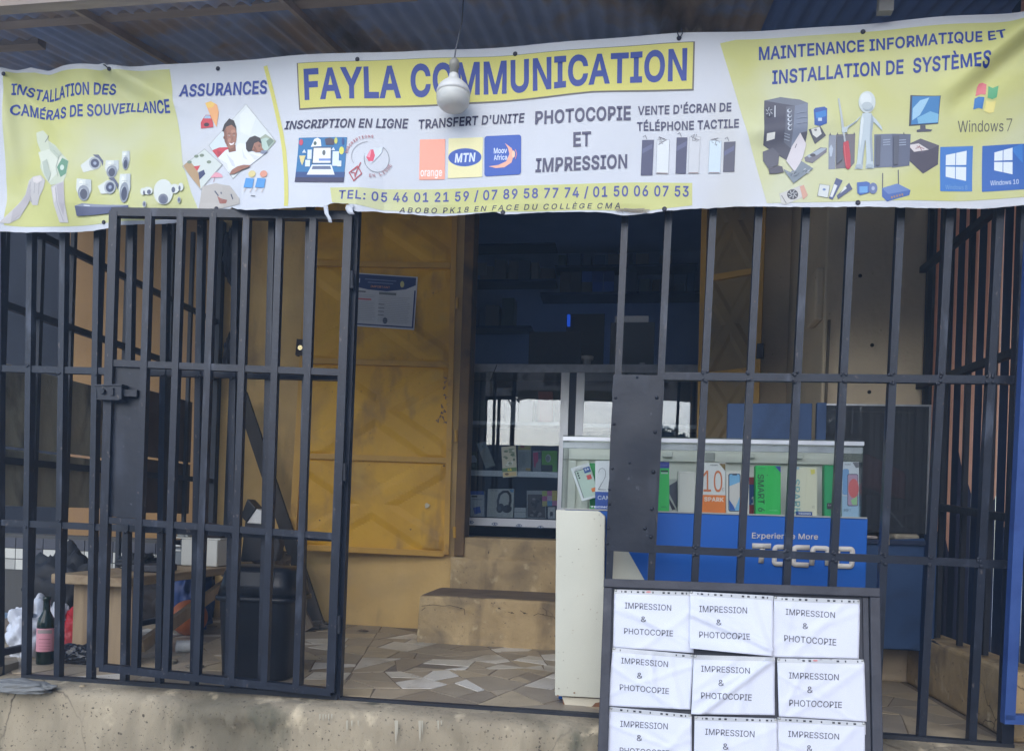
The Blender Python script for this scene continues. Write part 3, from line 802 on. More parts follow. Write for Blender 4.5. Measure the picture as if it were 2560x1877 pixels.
# pilaster that stands forward at the right
PXL = U(2056, 900, 1.1).x
b = MB(); b.box((PXL, 1.1, 0.0), (XR + 0.03, YW + 0.3, ZTOP), OCHRE_GREY); bevel(b.build("pilaster", bd), 0.01, 2)
pa, pb = U(2040, 668, 1.12), U(2092, 800, 1.12)
b = MB(); b.box((pa.x, 1.115, pb.z), (PXL + 0.002, 1.3, pa.z), OCHRE_GREY); bevel(b.build("ledge", bd), 0.012, 2)
b = MB(); b.bar(U(2073, 800, 1.08), U(2052, 1300, 1.08), 0.012, 0.012, plain((96, 84, 66), 0.7)); b.build("pipe", bd)
for px, py in ((2180, 863), (2004, 992), (2173, 980), (2150, 690)):
    c = U(px, py, 1.098 if px > 2060 else 1.99)
    b = MB(); b.lathe(c, [(0.0, -0.003), (0.010, -0.002), (0.008, 0.0)], plain((40, 34, 28), 0.9), 10, 'Y'); b.build("bolt_hole", bd)
# steps
c0, c1 = UZ(1037, 1598, 0), UZ(1400, 1632, 0)
SY = (c0.y + c1.y) / 2
h1 = 0.283
sx0 = U(1048, 1500, SY).x
def rough_step(xa, xb, ya, yb, z0, z1, mat):
    """a cast step with a worn uneven nosing"""
    vv, ff = [], []
    n = 60
    prof = [(yb, z1), (ya + 0.03, z1), (ya + 0.008, z1 - 0.004), (ya, z1 - 0.015), (ya - 0.004, z1 - 0.07), (ya - 0.006, (z0 + z1) / 2), (ya - 0.01, z0 + 0.04), (ya - 0.022, z0)]
    for i in range(n + 1):
        x = xa + (xb - xa) * i / n
        for j, (y, z) in enumerate(prof):
            a = 0.006 * noise.noise(Vector((x * 6, y * 4, z * 7))) + 0.003 * noise.noise(Vector((x * 23, y * 9, z * 21)))
            vv.append((x + (0.01 * noise.noise(Vector((z * 9, y * 9, 3))) if i in (0, n) else 0), y - a if j > 0 else y, z + (a * 0.8 if 0 < j < 4 else 0)))
    m = len(prof)
    for i in range(n):
        for j in range(m - 1):
            a = i * m + j
            ff.append((a, a + 1, a + m + 1, a + m))
    for e in (0, n * m):
        ff.append([e + k for k in range(m)] + [])
    return vv, ff
TREAD = pmat("dusty_step_tread", (112, 98, 84), (130, 114, 96), 6, 0.9, 0.3, 50)
vv, ff = rough_step(sx0, 0.75, SY, YW + 0.02, 0.0, h1, OCHRE_DIRTY)
o = link("step", vv, ff, OCHRE_DIRTY, bd, smooth=False)
b = MB(); b.box((sx0 + 0.02, SY + 0.012, h1 + 0.001), (0.74, YW - 0.03, h1 + 0.004), TREAD); b.build("tread", bd)
vv, ff = rough_step(U(1128, 1400, YW - 0.03).x, 0.75, YW - 0.032, YW + 0.02, 0.2, 0.492, OCHRE_DIRTY)
link("step", vv, ff, OCHRE_DIRTY, bd, smooth=False)
# cracks and chips in the steps
b = Art(lambda px, py, lift=0: U(px, py, SY - 0.030) + Vector((0, -lift, 0)))
CK = plain((84, 70, 52), 0.9)
z7 = Zm(700, 1350, 2.682)
for pts in ([(950, 440), (1030, 432), (1090, 440), (1140, 436), (1200, 450), (1235, 460), (1240, 500)], [(950, 470), (975, 450)], [(1460, 450), (1480, 462)], [(1530, 480), (1570, 490)], [(1610, 470), (1640, 488), (1660, 492)], [(1700, 505), (1730, 490), (1770, 500), (1830, 512)], [(1760, 450), (1785, 470), (1790, 500)]):
    b.stroke(z7(*pts), 1.3, CK)
for x, y, r in ((1470, 455, 3), (1555, 485, 3), (1640, 488, 3.4), (1215, 455, 2.6), (1765, 497, 2.5)):
    (cx, cy), = z7((x, y)); b.ell(cx, cy, r, r * 0.6, CK)
b.build("crack", bd)
# door posts
for px0, px1, nm in ((1139, 1163, "door_post"), (1737, 1752, "door_post")):
    a, c = U(px0, 1300, YW - 0.02), U(px1, 1300, YW - 0.02)
    b = MB(); b.box((a.x, YW - 0.035, 0.50), (c.x, YW + 0.12, DTOP), BROWNF); bevel(b.build(nm, bd), 0.004)

def embossed(b, q, surf, mat, amp=0.012, n=26):
    """sheet panel with two pressed diagonal bands; q = TL,TR,BR,BL in pixels"""
    tl, tr, br, bl = q
    def fn(u, v):
        x = (tl[0] + (tr[0] - tl[0]) * u) * (1 - v) + (bl[0] + (br[0] - bl[0]) * u) * v
        y = (tl[1] + (tr[1] - tl[1]) * u) * (1 - v) + (bl[1] + (br[1] - bl[1]) * u) * v
        d = min(abs(u - v), abs(1 - u - v))
        band = max(0.0, 1 - (d / 0.17)) if True else 0
        e = min(u, v, 1 - u, 1 - v)
        edge = min(1.0, e / 0.04)
        return surf(x, y, amp * (min(1.0, band * 2.0)) * edge - 0.010)
    return b.grid(fn, n * 2, n * 2, mat)
# left door leaf, swung out and back against the wall
hx = U(1133, 1250, YW - 0.03)
Ln = -FWD
LS = tilt_surf(hx, Ln)
leaf = MB()
ty = 420
def lx(y): return interp([(420, 778), (655, 766), (1370, 722)], y)
def rx(y): return interp([(420, 1147), (662, 1139), (1388, 1123)], y)
ld = MB()
def leafbar(p, q, w, lift=0.0, dp=0.03, bb=None):
    a, c = LS(*p, lift), LS(*q, lift)
    (bb or ld).bar(a, c, w, dp, DOORF, Ln)
door = None
rails = [(425, 432), (659, 665), (902, 912), (1139, 1151), (1367, 1384)]
ld.bar(LS(lx(420) + 9, 420, 0), LS(lx(1371) + 9, 1371, 0), 0.045, 0.03, DOORF, Ln)
ld.bar(LS(rx(420) - 7, 420, 0), LS(rx(1386) - 7, 1386, 0), 0.035, 0.03, DOORF, Ln)
for ya, yb in rails:
    ld.bar(LS(lx(ya) + 18, ya, 0.0), LS(rx(yb) - 13, yb, 0.0), 0.036, 0.028, DOORF, Ln)
door = ld.build("door", bd)
for (a0, a1), (b0, b1) in zip(rails, rails[1:]):
    p = MB()
    embossed(p, ((lx(a0) + 16, a0 + 4), (rx(a1) - 12, a1 + 4), (rx(b1) - 12, b1 - 4), (lx(b0) + 16, b0 - 4)), LS, DOORY)
    p.build("panel", door, smooth=False)
# lock with its cylinder on the free edge
k = MB(); k.bar(LS(754, 850, 0.0), LS(750, 890, 0.0), 0.05, 0.05, plain((52, 38, 34), 0.5), Ln); k.build("lock", door)
k = MB(); c = LS(754, 872, 0.03); k.lathe(c, [(0.016, -0.006), (0.016, 0.0), (0.007, 0.0)], plain((190, 175, 130), 0.25, 0.9), 16, 'Y'); k.build("lock_cylinder", door)
for px, py in ((1136, 1330), (1140, 1090), (1143, 760)):
    k = MB(); k.tube([LS(px, py - 14, 0.01), LS(px, py + 14, 0.01)], 0.011, DOORF); k.build("hinge", door)
# blue ballpoint scribble and scuffs
k = Art(LS, 0.004)
BP = plain((58, 62, 92), 0.7)
random.seed(5)
z6 = Zm(640, 950, 3.304)
for cx, cy in ((1565, -22), (1568, 20), (1562, 65), (1558, 110), (1575, 150), (1582, 205), (1545, 215), (1535, 265), (1565, 250), (1550, 315), (1525, 300), (1500, 335), (1562, 345)):
    pts = [(cx + random.uniform(-14, 14), cy + random.uniform(-18, 18)) for _ in range(5)]
    k.stroke(z6(*pts), 1.3, BP)
k.build("handwriting", door)
k = Art(LS, 0.006)
k.poly(z6((1395, 1025), (1410, 1012), (1440, 1030), (1425, 1050), (1400, 1060)), (196, 184, 150))
for x, y, r in ((1553, 708, 2.6), (1278, 1232, 2.2), (1570, 1250, 2.2), (528, 1157, 2), (1560, 1350, 2)):
    (cx, cy), = z6((x, y)); k.ell(cx, cy, r, r * 0.8, (92, 66, 34))
k.build("paint_chip", door)

# right door leaf, half folded
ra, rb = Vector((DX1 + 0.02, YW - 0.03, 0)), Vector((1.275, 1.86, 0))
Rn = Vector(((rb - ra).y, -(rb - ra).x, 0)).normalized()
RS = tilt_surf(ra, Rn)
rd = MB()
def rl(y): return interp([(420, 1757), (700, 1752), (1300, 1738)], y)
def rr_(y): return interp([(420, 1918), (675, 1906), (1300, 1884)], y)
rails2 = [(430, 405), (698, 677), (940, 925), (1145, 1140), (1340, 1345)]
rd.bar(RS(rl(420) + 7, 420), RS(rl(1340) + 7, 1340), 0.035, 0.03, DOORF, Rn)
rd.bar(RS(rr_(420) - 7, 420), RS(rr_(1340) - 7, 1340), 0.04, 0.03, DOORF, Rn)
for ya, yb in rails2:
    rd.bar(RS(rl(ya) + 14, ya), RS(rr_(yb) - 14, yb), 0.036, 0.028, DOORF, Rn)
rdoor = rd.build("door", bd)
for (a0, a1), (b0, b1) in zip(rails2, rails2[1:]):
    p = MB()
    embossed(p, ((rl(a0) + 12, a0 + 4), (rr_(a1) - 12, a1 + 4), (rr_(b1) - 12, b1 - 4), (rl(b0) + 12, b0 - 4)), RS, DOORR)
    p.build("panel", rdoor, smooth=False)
k = MB(); k.bar(RS(1903, 862, 0.02), RS(1901, 898, 0.02), 0.04, 0.04, plain((44, 36, 40), 0.5), Rn); k.build("lock", rdoor)

# dark room behind the door
ROOM = pmat("blue_room_wall", (128, 148, 182), (140, 160, 194), 3, 0.8, 0.1, 20)  # walls tinted blue to imitate lens veil over the dark interior
rm = thing("shop_room", None, None, (0, 3.5, 0), kind='structure')
for nm, lo, hi in (("back_wall", (-1.6, 4.3, ZS3), (2.0, 4.4, ZTOP)), ("side_wall", (-1.7, YW + 0.19, ZS3), (-1.6, 4.3, ZTOP)), ("side_wall", (2.0, YW + 0.5, ZS3), (2.1, 4.3, ZTOP)), ("ceiling", (-1.7, YW + 0.19, ZTOP), (2.1, 4.4, ZTOP + 0.1)), ("floor", (-1.7, YW + 0.5, ZS3 - 0.1), (2.1, 4.4, ZS3 - 0.002))):
    b = MB(); b.box(lo, hi, ROOM); b.build(nm, rm)

# ---------------------------------------------------------------- awning of corrugated sheet
CORR = pmat("grimy_corrugated_sheet", (150, 168, 206), (172, 188, 220), 5, 0.65, 0.2, 30, third=(176, 160, 146), tscale=2.5, tpos=(0.48, 0.66), metal=0.1, specks=[((96, 92, 92), 3, 0.56, 0.72, (1, 0.3, 1)), ((200, 190, 180), 7, 0.64, 0.74, (1, 0.3, 1))])  # real dirt over a base tinted blue to imitate lens veil
VEILED = pmat("veil_blue_roof_sheet", (110, 138, 198), (124, 152, 212), 4, 0.7, 0.2, 30)  # darker roof sheet, its blue tint imitates lens veil
TIMB = pmat("dusty_timber", (150, 136, 122), (178, 162, 146), 8, 0.85, 0.4, 40, third=(120, 112, 112), tscale=4, stretch=(0.15, 1, 1))
aw = thing("awning_roof", "corrugated metal awning on dusty timber purlins above the banner", "awning", (0, 0.4, 2.8))
RSL = 0.25
def roofz(y): return 2.86 + RSL * y
def sheet(xa, xb, ya, yb, lift, mat):
    n = int((xb - xa) / 0.0127)
    vv, ff = [], []
    ys = [ya + (yb - ya) * k / 6 for k in range(7)]
    for i in range(n + 1):
        x = xa + (xb - xa) * i / n
        w = 0.009 * math.sin(2 * math.pi * x / 0.076)
        for y in ys: vv.append((x, y, roofz(y) + lift + w))
    for i in range(n):
        for k in range(6):
            a = i * 7 + k
            ff.append((a, a + 1, a + 8, a + 7))
    o = link("corrugated_sheet", vv, ff, mat, aw, smooth=True)
EAVE = -0.38
xs = [-3.7, -2.86, -2.02, -1.18, -0.34, 0.50, 0.95]
for i, (a, c) in enumerate(zip(xs, xs[1:])):
    sheet(a - 0.05, c + 0.03, EAVE, 2.05, 0.006 * (i % 2), CORR)
for i, (a, c) in enumerate(((0.93, 1.8), (1.75, 2.6), (2.55, 3.3))):
    sheet(a, c, EAVE, 2.05, 0.012 + 0.006 * (i % 2), VEILED)
b = MB()
p0, p1 = U(-160, 56, -0.02), U(1040, -30, -0.02)
b.bar(p0, p1, 0.075, 0.05, TIMB, (0, 1, 0)); b.build("purlin", aw)
b = MB(); b.bar(U(-160, 118, 0.20), U(105, 104, 0.20), 0.05, 0.05, TIMB); b.build("timber_stub", aw)
b = MB(); b.bar((-3.7, 0.9, roofz(0.9) - 0.05), (3.3, 0.9, roofz(0.9) - 0.05), 0.08, 0.05, TIMB); b.build("purlin", aw)
b = MB(); b.bar((-3.7, -0.33, roofz(-0.33) - 0.05), (3.3, -0.33, roofz(-0.33) - 0.05), 0.08, 0.05, TIMB); b.build("purlin", aw)
b = MB(); b.bar(U(1060, -26, -0.03), U(2700, -170, -0.03), 0.05, 0.05, STEEL_SIDE); b.build("purlin", aw)
for px in (742, 262):
    a = U(px, 40, 0.0); b = MB()
    b.bar((a.x, -0.3, roofz(-0.3) - 0.03), (a.x, 1.4, roofz(1.4) - 0.03), 0.02, 0.03, TIMB, (0, 0, 1)); b.build("lath", aw)
b = MB()
b.bar(U(2216, -30, -0.12), U(2212, 34, -0.12), 0.05, 0.03, plain((122, 120, 116), 0.6)); b.build("bracket", aw)

# ---------------------------------------------------------------- railings and gate
def line_x(tab, y):
    """x of a bar at height y, along its measured line and straight on past its ends"""
    if y <= tab[0][0]:
        (a, b), (c, d) = tab[0], tab[1]
    elif y >= tab[-1][0]:
        (a, b), (c, d) = tab[-2], tab[-1]
    else:
        for (a, b), (c, d) in zip(tab, tab[1:]):
            if y <= c: break
    return b + (d - b) * (y - a) / (c - a)
BW, BD = 0.0265, 0.030
def weld(b, p, mat=None):
    bmv = []
    for k in range(3):
        q = p + Vector((random.uniform(-0.012, 0.012), -0.016, random.uniform(-0.006, 0.006)))
        b.lathe(q, [(0.001, -0.004), (0.005, -0.003), (0.006, 0.0), (0.004, 0.003)], mat or STEEL, 6, 'Y')

SILL = [(-200, 1676), (110, 1696), (848, 1743), (1497, 1786), (2204, 1843), (2510, 1865), (2700, 1880)]
# left fixed panel
lf = thing("fixed_railing", "dark grey steel bar railing left of the doorway, partly behind the open gate", "railing", U(400, 1715, 0))
LB = [[(590, 2), (1680, -2)], [(590, 80), (1680, 66)], [(590, 162), (1689, 147)], [(579, 247), (1692, 228)], [(570, 331), (1698, 312)], [(560, 417), (1700, 399)], [(551, 505), (1705, 486)], [(560, 592), (1710, 573)], [(560, 682), (1715, 655)], [(560, 775), (1720, 748)]]
for tab in LB:
    yb = interp(SILL, tab[-1][1])
    b = MB(); b.bar(U(line_x(tab, 250), 250), U(line_x(tab, yb), yb), BW, BD, STEEL, (0, 1, 0)); b.build("bar", lf)
for (x0, y0, x1, y1) in ((-30, 921, 862, 944), (-30, 1304, 850, 1345)):
    b = MB(); b.bar(U(x0, y0, 0.004), U(x1, y1, 0.004), 0.029, 0.027, STEEL, (0, 1, 0))
    for tab in LB:
        x = line_x(tab, y0); weld(b, U(x, y0 + (y1 - y0) * (x - x0) / (x1 - x0) + random.choice((-9, 9)), 0))
    b.build("rail", lf)
b = MB(); b.bar(U(897, 350, 0.0), U(843, interp(SILL, 843), 0.0), 0.036, 0.034, STEEL, (0, 1, 0)); b.build("post", lf)
b = MB(); b.bar(U(60, 1693, -0.004), U(846, 1743, -0.004), 0.03, 0.032, STEEL_SIDE, (0, 1, 0)); b.build("bottom_rail", lf)

# steel threshold strip across the gateway
b = MB(); b.bar(U(850, 1747, 0.0) , U(1514, 1791, 0.0), 0.022, 0.03, STEEL_SIDE, (0, 1, 0))
tag(b.build("threshold_strip"), "dark steel strip set in the terrace edge across the open gateway", "steel strip")

# right fixed panel
rf = thing("fixed_railing", "dark grey steel bar railing with riveted plate right of the doorway", "railing", U(2000, 1820, 0))
RB = [[(556, 1560), (930, 1541), (1272, 1528), (1446, 1521)], [(552, 1670), (930, 1651), (1449, 1627)], [(542, 1781), (930, 1761), (1115, 1752), (1449, 1736)],
      [(540, 1894), (930, 1872), (1115, 1862), (1453, 1847)], [(540, 2010), (933, 1985), (1115, 1975), (1456, 1961)], [(542, 2127), (933, 2106), (1115, 2098), (1463, 2080)],
      [(542, 2247), (933, 2225), (991, 2223), (1463, 2202)], [(542, 2369), (933, 2346), (1149, 2339), (1417, 2321), (1842, 2302)], [(542, 2494), (935, 2470), (1149, 2456), (1417, 2447), (1853, 2427)]]
for tab in RB:
    xb = line_x(tab, 1830); yb = interp(SILL, xb)
    b = MB(); b.bar(U(line_x(tab, 200), 200), U(line_x(tab, yb), yb), BW, BD, STEEL, (0, 1, 0)); b.build("bar", rf)
for (x0, y0, x1, y1) in ((1652, 941, 2546, 951), (1632, 1371, 2524, 1411)):
    b = MB(); b.bar(U(x0, y0, -0.004), U(x1, y1, -0.004), 0.029, 0.027, STEEL, (0, 1, 0))
    for tab in RB[2:]:
        x = line_x(tab, y0); weld(b, U(x, y0 + (y1 - y0) * (x - x0) / (x1 - x0) + 9, -0.004)); weld(b, U(x, y0 + (y1 - y0) * (x - x0) / (x1 - x0) - 9, -0.004))
    b.build("rail", rf)
b = MB(); b.bar(U(1500, 1787, -0.006), U(2530, 1868, -0.006), 0.032, 0.036, STEEL_SIDE, (0, 1, 0)); b.build("bottom_rail", rf)
b = MB(); b.bar(U(2572, 250, 0.0), U(2512, 1866, 0.0), 0.04, 0.04, STEEL, (0, 1, 0)); b.build("post", rf)
# riveted lock plate with a ragged welded edge
P8 = Zm(1130, 900, 3.576)
n = 22
L = [(1533 - 18 * k / n + random.uniform(-1, 1), 936 + (1376 - 936) * k / n) for k in range(n + 1)]
Rr = [(1656 - 22 * k / n + random.uniform(-1, 1), 938 + (1383 - 938) * k / n) for k in range(n + 1)]
vv, ff = [], []
for side in (0, 1):
    for k in range(n + 1):
        for j in range(9):
            u = j / 8
            x = L[k][0] + (Rr[k][0] - L[k][0]) * u; y = L[k][1] + (Rr[k][1] - L[k][1]) * u
            if k == 0: y += 2 * noise.noise(Vector((x * 0.2, 0, 0)))
            vv.append(U(x, y, -0.019 + 0.003 * side - (0.004 * noise.noise(Vector((u * 2, k * 0.2, 1)))) * (0 < j < 8)))
for k in range(n):
    for j in range(8):
        a = k * 9 + j
        ff.append((a, a + 9, a + 10, a + 1))
        q = a + 9 * (n + 1)
        ff.append((q, q + 1, q + 10, q + 9))
plate = link("lock_plate", vv, ff, STEEL_PLATE, rf, smooth=True)
for x, y in ((1462, 337), (1830, 335), (1450, 572), (1815, 645), (1655, 152), (1435, 968), (1800, 998), (1588, 915), (1788, 1330), (1405, 1155), (1410, 1285), (1398, 1503), (1778, 1578), (1725, 1503), (1390, 1640)):
    (a, c), = P8((x, y))
    s = 1.0 if x > 1700 else 0.75
    r = MB(); r.lathe(U(a, c, -0.021), [(0.001, -0.006 * s), (0.005 * s, -0.005 * s), (0.007 * s, -0.001), (0.007 * s, 0.002)], STEEL_PLATE, 10, 'Y'); r.build("rivet", plate, True)

# gate leaf swung out 180 degrees, lying before the left panel
GR, GLft = U(877, 1200, -0.035), U(270, 1200, -0.14)
gd = (GR - GLft); gd.z = 0; gd.normalize()
Gn = Vector((gd.y, -gd.x, 0)).normalized()
if Gn.y > 0: Gn = -Gn
GS = tilt_surf(GR, Gn)
gt = thing("gate", "dark grey steel bar gate with lock box, swung open before the left railing", "gate", GS(560, 1700))
tops = [287, 375, 454, 536, 619, 701, 785, 872]
bots = [253, 339, 416, 493, 581, 663, 743, 829]
def gx(i, y): return tops[i] + (bots[i] - tops[i]) * (y - 550) / (1690 - 550)
GTOP = [(270, 531), (880, 541)]
GBOT = [(242, 1665), (836, 1729)]
for i in range(8):
    yt, yb = interp(GTOP, gx(i, 535)), interp(GBOT, gx(i, 1700))
    w = 0.034 if i in (0, 7) else 0.027
    b = MB(); b.bar(GS(gx(i, yt), yt), GS(gx(i, yb), yb), w, 0.031, STEEL, Gn); b.build("stile" if i in (0, 7) else "bar", gt)
def grail(y0, y1, x0, x1, w, nm, dp=0.028):
    b = MB(); b.bar(GS(x0, y0, -0.003), GS(x1, y1, -0.003), w, dp, STEEL, Gn)
    b.build(nm, gt)
grail(532, 541, 283, 872, 0.034, "rail", 0.034)
grail(908, 932, 277, 858, 0.027, "rail")
grail(1299, 1340, 262, 834, 0.027, "rail")
grail(1667, 1729, 252, 829, 0.03, "rail", 0.033)
b = MB(); q = [GS(x, y, -0.002) for x, y in ((288, 916), (352, 918), (341, 1296), (274, 1290))]; b.slab(q, -Gn * 0.003, STEEL_PLATE); b.build("lock_plate", gt)
lk = MB()
lz = Zm(0, 950, 4.13)
q = [GS(x, y, 0.045) for x, y in lz((1055, 62), (1318, 62), (1318, 222), (1068, 214))]; lk.slab(q, -Gn * 0.05, STEEL)
lock = lk.build("lock_box", gt); bevel(lock, 0.004)
d = MB(); q = [GS(x, y, 0.05) for x, y in lz((1040, 66), (1328, 62), (1328, 76), (1045, 84))]; d.slab(q, -Gn * 0.05, STEEL); d.build("lip", lock)
d = MB(); q = [GS(x, y, 0.05) for x, y in lz((1065, 206), (1300, 214), (1300, 226), (1068, 218))]; d.slab(q, -Gn * 0.05, STEEL); d.build("lip", lock)
d = MB(); q = [GS(x, y, 0.03) for x, y in lz((1318, 108), (1452, 112), (1450, 182), (1318, 178))]; d.slab(q, -Gn * 0.02, STEEL_PLATE); d.build("bolt", lock)
(a, c), = lz((1128, 135)); d = MB(); d.lathe(GS(a, c, 0.052), [(0.012, -0.004), (0.012, 0.006), (0.006, 0.006)], STEEL_PLATE, 14, 'Y'); d.build("key_cylinder", lock)
(a, c), = lz((1235, 140)); d = MB(); d.bar(GS(a - 2, c - 9, 0.049), GS(a - 2, c + 9, 0.049), 0.012, 0.008, STEEL_SIDE, Gn); d.build("slot", lock)
for y in (700, 1180, 1560):
    d = MB(); d.tube([GS(gx(7, y) + 12, y - 22, 0.0), GS(gx(7, y) + 12, y + 22, 0.0)], 0.011, STEEL_SIDE); d.build("hinge", gt)

# side railings (left one runs back to the shop wall; right one stands on a low wall)
ls = thing("side_railing", "sooty steel railing running back along the left side of the terrace", "railing", (XL, 1.0, 0))
def sbar(X, y, z0, z1, w, par, mat=STEEL_SIDE, nm="bar"):
    b = MB(); b.box((X - w / 2, y - w / 2, z0), (X + w / 2, y + w / 2, z1), mat); b.build(nm, par)
for k in range(9):
    sbar(XL, 0.12 + k * 0.215, 0.02, 2.55, 0.022, ls)
for zz in (2.05, 1.66, 0.95, 0.06):
    b = MB(); b.box((XL - 0.014, 0.02, zz - 0.016), (XL + 0.014, YW - 0.01, zz + 0.016), STEEL_SIDE); b.build("rail", ls)
sbar(XL, 1.965, 0.0, 2.75, 0.05, ls, nm="post")
# boards fixed to the outside of the left railing
za = UX(12, 900, XL - 0.03); zb = UX(12, 1270, XL - 0.03)
for i, (ya, yb, mt, z0, z1) in enumerate(((0.05, 0.98, GREYBOARD, 1.02, 1.40), (0.05, 0.98, GREYBOARD, 0.74, 1.005), (1.0, 1.72, BROWNBOARD, 1.06, 1.46), (1.0, 1.72, BROWNBOARD, 0.72, 1.045))):
    b = MB(); b.box((XL - 0.05, ya, z0), (XL - 0.022, yb, z1), mt)
    lab = ("weathered grey board, upper one behind the left railing", "weathered grey board, lower one behind the left railing", "dark brown board behind the gate's bars, upper of two", "dark brown board behind the gate's bars, lower of two")[i]
    tag(bevel(b.build("board"), 0.004), lab, "board", "boards fixed along the left railing")
# post with dangling soot
b = MB(); b.bar(U(600, 480, 1.93), U(562, 1440, 1.93), 0.035, 0.03, STEEL_SIDE); 
tag(b.build("corner_post"), "black pole in the corner between the left railing and shop wall", "pole")

rs = thing("low_side_wall", "low plastered wall along the right side of the terrace", "low wall", (XR, 0.5, 0))
def lowwall(u, v):
    y = 0.03 + 1.05 * v
    return None
b = MB()
b.box((XR - 0.01, 0.03, 0.0), (XR + 0.14, 1.09, 0.26), OCHRE_DIRTY); bevel(b.build("wall", rs), 0.02, 3)
rsr = thing("side_railing", "sooty steel railing on the low wall at the right side", "railing", (XR, 0.5, 0.26))
for k in range(5):
    sbar(XR + 0.03, 0.10 + k * 0.24, 0.27, 2.7, 0.020, rsr)
for px0, py0, px1, py1 in ((2296, 684, 2520, 500), (2275, 973, 2552, 876), (2338, 1265, 2530, 1295), (2337, 1608, 2542, 1722)):
    p, q = UX(px0, py0, XR + 0.01), UX(px1, py1, XR + 0.01)
    b = MB(); b.bar(p, q, 0.03, 0.03, STEEL_SIDE, (1, 0, 0)); b.build("rail", rsr)

# plank screen beyond the right railing, with a salmon wall showing in the gaps
sc = thing("plank_screen", "broken dark blue plank screen beyond the right side railing", "plank fence", (XR + 0.2, 0.4, GROUND_Z))
random.seed(11)
RAW = pmat("raw_salmon_wood_edge", (226, 180, 150), (236, 194, 166), 10, 0.8, 0.2, 60)
y = -0.62
k = 0
XP = XR + 0.14
while y < 1.5:
    w = random.uniform(0.074, 0.090)
    th = 0.016
    b = MB(); b.box((XP, y, GROUND_Z + 0.02), (XP + th, y + w, 3.0), NAVY); pl = b.build("plank", sc)
    # the sawn edge shows raw wood down to where soot has blackened it
    zt = 0.52 if y < -0.15 else 0.70 + random.uniform(-0.05, 0.42)
    e = [(XP, zt + random.uniform(0.0, 0.06)), (XP + th, zt + random.uniform(-0.05, 0.12)), (XP + th, 3.0), (XP, 3.0)]
    b = MB(); b.slab([(x_, y - 0.0025, z_) for x_, z_ in e], (0, 0.002, 0), RAW); b.build("raw_edge", pl)
    y += w + random.uniform(0.036, 0.044)
    k += 1
b = MB(); b.box((XP + 0.75, -2.2, GROUND_Z), (XP + 0.85, 1.7, 3.2), pmat("salmon_plaster", (206, 142, 106), (220, 158, 122), 3, 0.85, 0.2, 30)); tag(b.build("neighbour_wall"), "salmon plastered wall glimpsed through gaps in the plank screen", "wall")

# bright blue tube frame of the neighbour at the right edge
bf = thing("tube_frame", "bright blue steel tube frame at the right edge of the picture", "frame", U(2530, 1800, -0.10))
BLUEF = pmat("bright_blue_paint", (44, 70, 126), (56, 84, 142), 6, 0.45, 0.15, 50, third=(44, 66, 120), tscale=5)
b = MB(); b.bar(U(2578, 600, -0.10), U(2519, 1796, -0.10), 0.034, 0.034, BLUEF); b.build("upright", bf)
b = MB(); b.bar(U(2506, 1795, -0.10), U(2700, 1800, -0.10), 0.032, 0.034, BLUEF); b.build("bottom_tube", bf)
b = MB(); b.bar(U(2545, 1348, -0.10), U(2700, 1352, -0.10), 0.03, 0.03, BLUEF); b.build("cross_tube", bf)

# left neighbour: tan wall is the shop's own, a tiled low wall stands before it
tw = thing("tiled_low_wall", "low wall of white and dark mosaic tiles beyond the left railing", "low wall", (-3.0, 1.75, 0))
b = MB(); b.box((-3.9, 1.70, 0.0), (XL - 0.12, 1.9, 0.54), plain((70, 68, 64), 0.8)); b.build("wall", tw)
random.seed(9)
tx = -3.88
tmat = [plain((190, 190, 182), 0.35), plain((160, 160, 154), 0.35), plain((62, 64, 74), 0.3)]
while tx < XL - 0.22:
    for r in range(3):
        z = 0.30 + r * 0.074
        b = MB(); b.box((tx, 1.692, z), (tx + 0.098, 1.70, z + 0.068), tmat[2] if random.random() < 0.34 or r == 2 and random.random() < 0.5 else random.choice(tmat[:2])); b.build("tile", tw)
    tx += 0.104
b = MB(); b.box((-9.0, 2.6, 0.0), (-3.62, 2.7, 3.6), pmat("dark_neighbour_wall", (22, 25, 34), (30, 33, 42), 3, 0.9, 0.2, 30)); tag(b.build("neighbour_wall"), "wall coloured near-black for the dark space beyond the left railing", "wall")  # near-black colour stands in for the unlit space next door

# ---------------------------------------------------------------- banner
BY = -0.075
TOPL = [(-60, 187), (16, 183), (48, 180), (77, 169), (121, 177), (160, 169), (265, 165), (278, 172), (294, 168), (543, 151), (640, 146), (720, 141), (894, 133), (1010, 130), (1280, 113), (1694, 86), (1900, 74), (2167, 58), (2560, 33), (2700, 24)]
BOTL = [(-60, 574), (0, 577), (13, 584), (32, 584), (144, 579), (278, 574), (303, 568), (368, 560), (448, 553), (475, 547), (570, 538), (590, 526), (608, 536), (635, 539), (731, 537), (790, 530), (821, 530), (836, 519), (882, 519), (890, 534), (900, 540), (942, 532), (1076, 537), (1178, 534), (1240, 531), (1258, 538), (1346, 532), (1512, 532), (1561, 538), (1624, 533), (1724, 520), (1840, 513), (1971, 517), (2134, 518), (2330, 522), (2461, 520), (2560, 512), (2700, 506)]
def seg_ridge(px, py, a, b, w):
    ax, ay, bx, by_ = a[0], a[1], b[0], b[1]
    L2 = (bx - ax) ** 2 + (by_ - ay) ** 2
    t_ = max(0.0, min(1.0, ((px - ax) * (bx - ax) + (py - ay) * (by_ - ay)) / L2))
    d = math.hypot(px - ax - (bx - ax) * t_, py - ay - (by_ - ay) * t_)
    return math.exp(-(d / w) ** 2) * (1 - 0.75 * t_)
